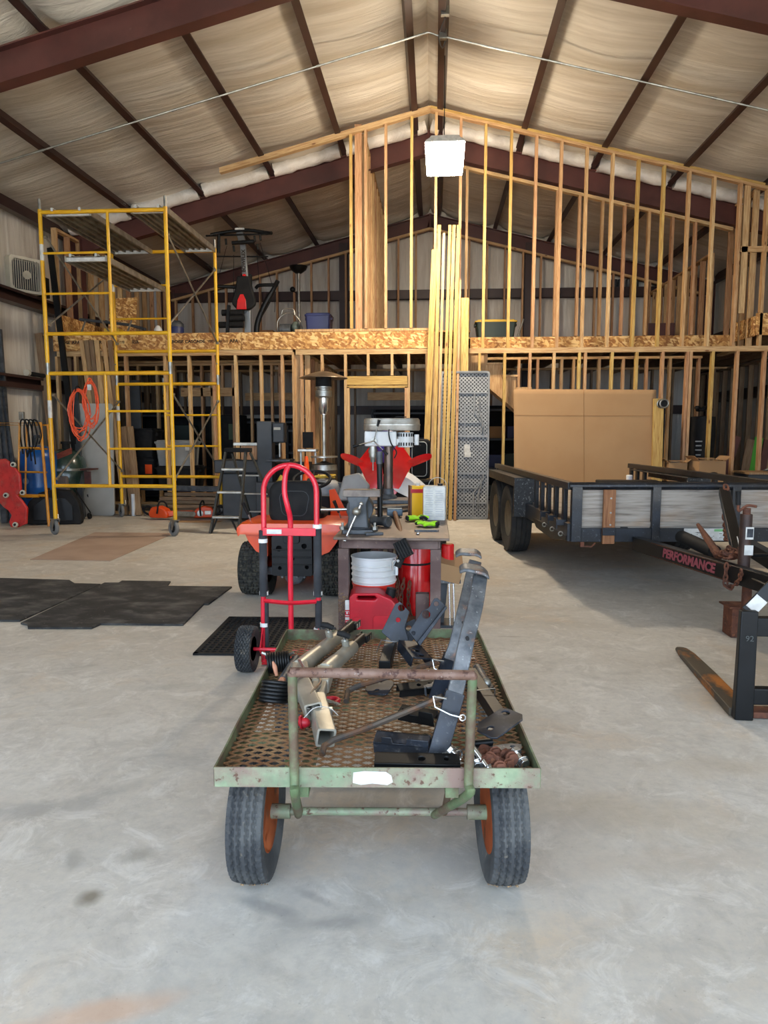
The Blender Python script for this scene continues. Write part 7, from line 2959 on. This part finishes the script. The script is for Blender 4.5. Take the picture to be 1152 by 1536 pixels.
m.build('lattice', m_matte, t)
m = MB(A)
for x in (0, pw):
    m.box((x, pd / 2, .007), (.03, pd + .03, .013))
for y in (0, pd):
    m.box((pw / 2, y, .007), (pw + .03, .03, .013))
m.build('border', m_matte, t)

# ------------------------------------------------------------------ things on the loft
gy = 12.9
hg = thing('home_gym', 'black and silver home gym machine with a red seat insert on the loft', 'exercise machine', (-3.4, gy, LZ))
m_silver = mat('silver_gym_frame', (136, 140, 142), rough=.35, metal=.6)
m = MB()
m.bar((-3.36, gy, LZ), (-3.38, gy, 4.1), .12, .1, (0, 1, 0))
m.bar((-3.39, gy - .02, 4.1), (-3.43, gy, 4.7), .1, .08, (0, 1, 0))
m.bar((-3.43, gy, 4.7), (-3.5, gy + .05, 4.92), .12, .07, (0, 1, 0))
mast = m.build('mast', m_silver, hg, bevel=.008)
text('BOWFLEX', .085, T(-3.408, gy - .062, 4.4) @ RX(90) @ RY(2.5) @ RZ(90), m_letter, mast, bold=.003)
MB().cyl((-3.4, gy - .068, 4.14), (-3.4, gy - .06, 4.14), .035, n=16).build('red_badge', m_brightred, mast)
m = MB()
m.tube(smooth_path([(-4.0, gy - .05, 4.86), (-3.85, gy, 4.9), (-3.4, gy + .02, 4.95), (-3.0, gy, 4.89), (-2.9, gy - .05, 4.87)], 6), .03, 10)
m.tube([(-4.1, gy, 4.86), (-2.95, gy, 4.87)], .016, 8)
m.tube([(-3.6, gy - .1, 4.7), (-3.2, gy - .1, 4.72)], .035, 10)
m.tube([(-3.85, gy - .05, 4.86), (-3.86, gy - .05, 4.55)], .03, 8)
xb_ = m.build('lat_crossbar', m_black, hg)
MB().box((-3.47, gy - .05, 4.955), (.17, .01, .03)).build('white_label', m_label, xb_)
for x, z in ((-3.72, 4.72), (-3.58, 4.6), (-3.15, 4.62), (-3.2, 4.76), (-3.1, 4.78)):
    MB().tube([(x, gy - .08, z + .06), (x + .01, gy - .08, z - .04)], .02, 8).build('pulley', m_black, hg)
m = MB()
m.tube([(-3.95, gy, 4.5), (-2.98, gy, 4.48)], .012, 8)
m.build('lat_bar', m_black, hg)
m = MB()
pl = [(-.12, .0), (.12, .0), (.21, .08), (.22, .16), (.16, .38), (.12, .58), (-.11, .58), (-.14, .38), (-.21, .17), (-.21, .1)]
m.prism(pl, .1, Matrix(((1, 0, 0, -3.39), (0, 0, 1, gy - .22), (0, 1, 0, 3.53), (0, 0, 0, 1))))
br_ = m.build('backrest', m_matte, hg, bevel=.03, seg=3)
MB().prism([(-.09, .0), (.09, .0), (.08, .16), (.04, .26), (-.02, .26), (-.07, .16)], .02, Matrix(((1, 0, 0, -3.42), (0, 0, 1, gy - .235), (0, 1, 0, 3.53), (0, 0, 0, 1)))).build('red_insert', m_brightred, br_, bevel=.006)
MB().tube([(-3.9, gy - .1, 3.96), (-3.55, gy - .05, 3.95)], .03, 10).build('press_arm', m_black, hg)
m = MB()
m.tube(smooth_path([(-3.2, gy - .05, 3.93), (-3.12, gy - .08, 3.97), (-2.86, gy - .1, 3.97)], 4), .03, 10)
m.build('press_arm', m_black, hg)
m = MB()
m.tube(smooth_path([(-2.8, gy - .05, 4.05), (-2.9, gy, 3.9), (-3.08, gy, 3.6), (-3.2, gy, 3.3), (-3.22, gy, LZ)], 6), [.04] * 8 + [.05] * 17, 10)
m.build('resistance_rod', m_black, hg)
m = MB()
m.tube(smooth_path([(-2.85, gy + .02, 3.95), (-3.0, gy + .05, 3.65), (-3.16, gy + .05, 3.4)], 6), .012, 8)
m.build('power_rod', m_matte, hg)
m = MB()
for z, x0, x1 in ((3.48, -3.78, -3.4), (3.27, -3.84, -3.4), (3.38, -3.7, -3.38)):
    m.tube([(x0, gy - .2, z), (x1, gy - .2, z)], .055, 12)
m.build('leg_roller', m_matte, hg)
m = MB()
m.bar((-3.64, gy - .25, 3.6), (-3.68, gy - .25, 3.1), .07, .05)
m.build('leg_lever', m_black, hg)
m = MB()
m.box((-3.38, gy, LZ + .025), (.7, .9, .05))
m.build('base_frame', m_black, hg)
m = MB()
for x0, z0, x1, z1 in ((-3.7, 4.66, -3.9, 4.0), (-3.1, 4.7, -2.9, 3.98), (-3.58, 4.5, -3.6, 3.7), (-3.16, 4.5, -3.1, 3.5), (-2.84, 3.95, -2.86, 3.5)):
    m.tube([(x0, gy - .08, z0), (x1, gy - .08, z1)], .005, 6)
m.build('cable', m_matte, hg)
fl = thing('floor_lamp', 'tall torchiere floor lamp with a dark bowl shade on the loft', 'floor lamp', (-2.86, 15.2, LZ))
A = T(-2.87, 15.2, 0)
MB(A).lathe([(.001, 4.68), (.07, 4.69), (.16, 4.76), (.19, 4.83), (.18, 4.83), (.06, 4.73), (.001, 4.72)], 24).build('bowl_shade', m_black, fl)
MB(A).cyl((0, 0, LZ + .03), (0, 0, 4.72), .03, n=10).build('pole', m_galv, fl)
MB(A).cyl((0, 0, LZ), (0, 0, LZ + .03), .14, n=24).build('base', m_matte, fl)
m = MB(A)
m.tube([(0, 0, 4.25), (-.12, 0, 4.33)], .01, 8)
m.sphere((-.13, 0, 4.36), .06, 12)
m.build('reading_lamp', m_black, fl)
tote('navy blue storage tote near the edge of the loft', (-1.99, 12.4, LZ), (.44, .4, .4), m_navytote, m_navytote)
tote('dark green storage tote with a yellow lid on the right of the loft', (1.07, 13.1, LZ), (.72, .45, .36), m_greentote, m_lidyellow)
o = thing('air_compressor', 'grey portable pump with a wire handle near the loft edge', 'compressor', (-2.55, 12.5, LZ))
MB().cyl((-2.7, 12.5, LZ + .16), (-2.5, 12.5, LZ + .16), .1, n=20).build('motor', m_castgrey, o, bevel=.01)
MB().sphere((-2.42, 12.5, LZ + .2), .1, 16, (.8, 1, 1)).build('pump_head', mat('dull_green_grey', (88, 100, 92), rough=.5), o)
m = MB()
m.tube(smooth_path([(-2.72, 12.5, LZ + .04), (-2.74, 12.5, LZ + .3), (-2.6, 12.5, LZ + .44), (-2.45, 12.5, LZ + .42), (-2.32, 12.5, LZ + .25), (-2.3, 12.5, LZ + .03)], 6), .013, 8)
m.tube(smooth_path([(-2.66, 12.45, LZ + .42), (-2.62, 12.45, LZ + .5), (-2.46, 12.45, LZ + .5), (-2.42, 12.45, LZ + .4)], 5), .012, 8)
m.build('roll_cage', m_galv, o)
MB().cyl((-2.53, 12.3, LZ + .001), (-2.53, 12.3, LZ + .07), .13, n=24).build('round_pan', m_galv, o, bevel=.005)
o = thing('plate_stack', 'stack of pale round plates beside the pump on the loft', 'plates', (-2.9, 12.35, LZ))
for q in range(3):
    MB().cyl((-2.9, 12.35, LZ + .001 + .028 * q), (-2.9, 12.35, LZ + .024 + .028 * q), .16, n=24).build('plate', m_galv, o)
o = MB().box((-3.2, 13.5, LZ + .14), (.36, .3, .28)).build('carton', mat('dark_carton', (110, 76, 46), rough=.85), bevel=.003)
tag(o, 'brown carton standing behind the home gym on the loft', 'box')
o = thing('water_cooler', 'blue round drink cooler with a grey lid near the edge of the loft', 'cooler', (-4.55, 12.5, LZ))
MB().lathe([(.11, 0), (.13, .02), (.135, .2), (.13, .22)], 20, T(-4.55, 12.5, LZ)).build('body', m_navytote, o)
MB().lathe([(.138, .22), (.13, .28), (.08, .33), (.001, .34)], 20, T(-4.55, 12.5, LZ)).build('lid', m_castgrey, o)
o = MB().lathe([(.06, 0), (.07, .02), (.07, .16), (.03, .22), (.001, .23)], 16, T(-4.8, 12.3, LZ)).build('white_jug', m_white)
tag(o, 'small white jug left of the blue cooler on the loft', 'jug')
o = MB().box((-5.5, 12.1, LZ + .07), (.26, .2, .14)).build('yellow_box', m_lidyellow, bevel=.005)
tag(o, 'small yellow box on the loft behind the scaffold', 'box')
o = thing('saw_horse_bar', 'dark folded work stand lying on the loft behind the scaffold', 'stand', (-5.6, 11.9, LZ))
MB().tube([(-6.0, 11.9, LZ + .28), (-5.2, 12.0, LZ + .2), (-4.9, 12.0, LZ + .12)], .025, 8).build('bar', m_darkgrey, o)
for x in (-5.9, -5.1):
    MB().tube([(x, 11.9, LZ + .25), (x - .05, 11.8, LZ)], .015, 8).build('leg', m_galv, o)
o = MB().prism([(0, 0), (.5, 0), (.52, .8), (.02, .78)], .012, T(-5.85, 12.6, LZ) @ RX(80)).build('osb_offcut', m_osb)
tag(o, 'OSB offcut leaning on the loft behind the scaffold', 'board')
o = MB().cyl((1.55, 14.5, LZ), (1.75, 14.6, LZ + .62), .02, n=10).build('leaning_pipe', m_galv)
tag(o, 'short bright pipe leaning behind the dark green tote on the loft', 'pipe')
t = thing('small_fitting', 'small dark pipe fitting on the loft left of the board bundle', 'fitting', (-.1, 13.5, LZ))
MB().cyl((-.1, 13.5, LZ), (-.1, 13.5, LZ + .14), .04, n=12).build('body', m_galv, t)
MB().cyl((-.14, 13.5, LZ + .15), (-.04, 13.5, LZ + .17), .03, n=12).build('valve', m_castgrey, t)
for i, u in enumerate((921, 931, 943, 953)):
    q = P(u, 434, Y=YB - .2)
    o = MB(T(q.x, YB - .2, 4.675)).lathe([(.07, 0), (.07, .17), (.072, .175), (.06, .18), (.001, .18)], 16).build('paint_can', m_castgrey)
    tag(o, f'grey paint can on the back wall girt, {ods[i]} of four from the left', 'can', 'paint cans on the back girt')
o = MB().box((4.4, 14.5, LZ + .25), (.5, .03, .5)).build('hardboard_offcut', m_brown)
tag(o, 'dark panel leaning low at the right end of the loft', 'panel')

# shelves and boxes added to darken the space under the loft
def shelf_unit(lbl, x0, x1, y, h, n):
    t = thing('added_dark_shelf', lbl, 'shelf', ((x0 + x1) / 2, y, 0), group='dark storage shelves')
    for x in (x0, x1):
        for yy in (y - .25, y + .25):
            MB().box((x, yy, h / 2), (.05, .05, h)).build('post', m_black, t)
    for q in range(n):
        MB().box(((x0 + x1) / 2, y, .1 + (h - .2) * q / (n - 1)), (x1 - x0, .55, .04)).build('shelf', m_darkgrey, t)
    MB().box(((x0 + x1) / 2, y + .27, h / 2), (x1 - x0, .01, h)).build('back_panel', m_matte, t)
    return t


rnd = random.Random(12)
for (x0, x1, y, h, lb) in ((-4.4, -3.0, 16.2, 1.7, 'dark storage shelf in the back room behind the band saw'), (-2.9, -2.2, 14.2, 1.5, 'dark storage shelf just right of the band saw in the shade'), (-1.4, .2, 16.4, 1.9, 'dark storage shelf seen through the middle doorway'),
                           (.9, 2.6, 14.2, 1.9, 'dark storage shelf behind the folding table under the stairs'), (2.8, 4.4, 14.4, 2.0, 'dark storage shelf behind the cardboard sheet'), (-6.0, -4.6, 14.2, 1.8, 'dark storage shelf at the far left under the loft')):
    shelf_unit(lb, x0, x1, y, h, 4)
    for q in range(3):
        z = .12 + (h - .2) * q / 3
        xx = x0 + .1
        while xx < x1 - .35:
            w_ = rnd.uniform(.25, .42)
            hh = rnd.uniform(.2, .34)
            mm = rnd.choice([m_matte, m_darkgrey, m_navytote, m_greentote, m_card])
            lbs = {m_matte.name: 'black', m_darkgrey.name: 'dark grey', m_navytote.name: 'navy', m_greentote.name: 'dark green', m_card.name: 'brown'}[mm.name]
            o = MB().box((xx + w_ / 2, y, z + hh / 2 + .001), (w_, .42, hh)).build('added_filler_box', mm, bevel=.01)
            tag(o, f'{lbs} box on the {lb.replace("dark storage ", "")}', 'box', f'{lbs} boxes, {lb}'[:80])
            xx += w_ + .03
o = MB().box((-3.02, 13.0, 1.45), (.22, .3, .5)).build('green_lit_cabinet', m_matte, bevel=.01)
bpy.data.objects.remove(o)
t = thing('upright_freezer', 'black upright cabinet with a small green panel behind the second stud wall', 'cabinet', (-3.95, 13.6, 0))
MB().box((-3.95, 13.7, .85), (.5, .5, 1.7)).build('body', m_matte, t, bevel=.015)
MB().box((-3.86, 13.445, 1.38), (.14, .01, .3)).build('green_panel', mat('dim_green', (50, 74, 44), rough=.5), t)

# ------------------------------------------------------------------ conduit and lamp
cy_ = 9.5
ly_ = 10.0
cd = thing('conduit_run', 'thin grey electrical conduit crossing under the roof purlins', 'conduit', (0, cy_, 4.8))
for s, xe in ((-1, WL + .15), (1, WR - .15)):
    x0 = XR - .02 if s < 0 else XR + .24
    m = MB()
    m.tube([(x0, cy_, zp(x0) - .03 if s < 0 else zp(x0) - .03), (xe, cy_, zp(xe) - .03)], .0125, 8)
    pc = m.build('conduit_pipe', m_galv, cd)
    for q in (1.5, 3.4, 5.2):
        x = s * q
        k = MB()
        k.tube([(x - .03, cy_, zp(x - .03) - .03), (x + .03, cy_, zp(x + .03) - .03)], .017, 8)
        k.build('coupling', m_galv, pc)
m = MB()
m.tube(smooth_path([(XR - .02, cy_, zp(XR - .02) - .03), (XR + .03, cy_, zp(XR) - .03), (XR + .14, cy_, zp(XR) - .07)], 5), .0125, 8)
m.build('conduit_bend', m_galv, cd)
m = MB()
m.box((XR + .2, cy_, zp(XR) - .06), (.1, .06, .11))
m.build('junction_box', m_galv, cd, bevel=.004)
m = MB()
m.box((.09, cy_ - .45, zp(.09) + .02), (.1, .06, .1))
m.build('junction_box', m_galv, cd, bevel=.004)
m = MB()
m.tube(smooth_path([(.09, cy_ - .43, zp(.09) - .03), (.02, cy_ - .2, zp(.09) - .12), (.06, cy_, zp(.09) - .16), (.1, cy_ - .0, zp(.09) - .08)], 6), .007, 8)
m.build('flex_whip', m_darkgrey, cd)
hl = thing('high_bay_lamp', 'glowing square white high-bay lamp hanging from the roof ridge', 'lamp', (.11, ly_, 4.8))
A = T(.11, ly_, 4.81) @ RX(8) @ Matrix.Diagonal((1.05, 1.05, 1.05, 1))
m = MB(A)
vs, fs = [], []
lay = [(.0, .445, .24), (.02, .455, .25), (.34, .5, .29), (.345, .5, .29)]
n = 0
for z, w_, d_ in lay:
    o_ = rr(w_, d_, .03, 4)
    n = len(o_)
    vs += [(x, y, z) for x, y in o_]
for i in range(3):
    for k in range(n):
        l = (k + 1) % n
        fs.append((i * n + k, i * n + l, i * n + n + l, i * n + n + k))
fs.append(tuple(range(n - 1, -1, -1)))
m.add(vs, fs)
m.mi = [0] * (len(fs) - 1) + [1]
LAMP2 = mat('lamp_lens_bottom', (255, 236, 208), rough=.4, emit=LAMP_E)
LAMP = mat('lamp_lens', (255, 236, 208), rough=.4, emit=90.0)
m.build('lens', [LAMP, LAMP2], hl)
m = MB(A)
vs, fs = [], []
for z, w_, d_ in ((.345, .5, .29), (.37, .49, .28), (.41, .38, .2), (.43, .36, .18)):
    o_ = rr(w_, d_, .03, 4)
    vs += [(x, y, z) for x, y in o_]
for i in range(3):
    for k in range(n):
        l = (k + 1) % n
        fs.append((i * n + k, i * n + l, i * n + n + l, i * n + n + k))
fs.append(tuple(3 * n + k for k in range(n)))
m.add(vs, fs)
m.build('housing', m_label, hl)
m = MB()
m.tube([(.1, ly_ - .03, 5.25), (.1, ly_ - .03, zp(.09) - .02)], .006, 8)
m.build('hanger_cord', m_matte, hl)
MB().box((-3.4, gy + .08, 4.1), (.2, .08, .2)).build('head_pad', m_matte, hg, bevel=.02)
# ------------------------------------------------------------------ light
w = bpy.data.worlds.new('world')
sc.world = w
w.use_nodes = True
bg = w.node_tree.nodes['Background']
bg.inputs[0].default_value = (0.65, 0.80, 1.0, 1)
bg.inputs[1].default_value = SKY
L = bpy.data.lights.new('door_portal', 'AREA')
L.shape = 'RECTANGLE'
L.size, L.size_y = DX1 - DX0, DZ
L.cycles.is_portal = True
o = bpy.data.objects.new('door_portal', L)
put(o, T((DX0 + DX1) / 2, YF + .1, DZ / 2) @ RX(90))
S = bpy.data.lights.new('sun', 'SUN')
S.energy = SUN
S.color = (1, .95, .86)
S.angle = rad(.6)
o = bpy.data.objects.new('sun', S)
put(o, T(0, -10, 20) @ Euler((rad(-10), rad(25), 0)).to_matrix().to_4x4())
w.cycles.sampling_method = 'MANUAL'
w.cycles.sample_map_resolution = 64
sc.cycles.max_bounces = 10
sc.cycles.diffuse_bounces = 6
sc.cycles.glossy_bounces = 3
sc.cycles.transmission_bounces = 4
sc.cycles.caustics_reflective = False
sc.cycles.caustics_refractive = False
sc.cycles.sample_clamp_indirect = 4
sc.view_settings.view_transform = 'Standard'
sc.view_settings.look = 'None'
sc.view_settings.gamma = 1
sc.view_settings.use_curve_mapping = False
sc.view_settings.exposure = EXPO
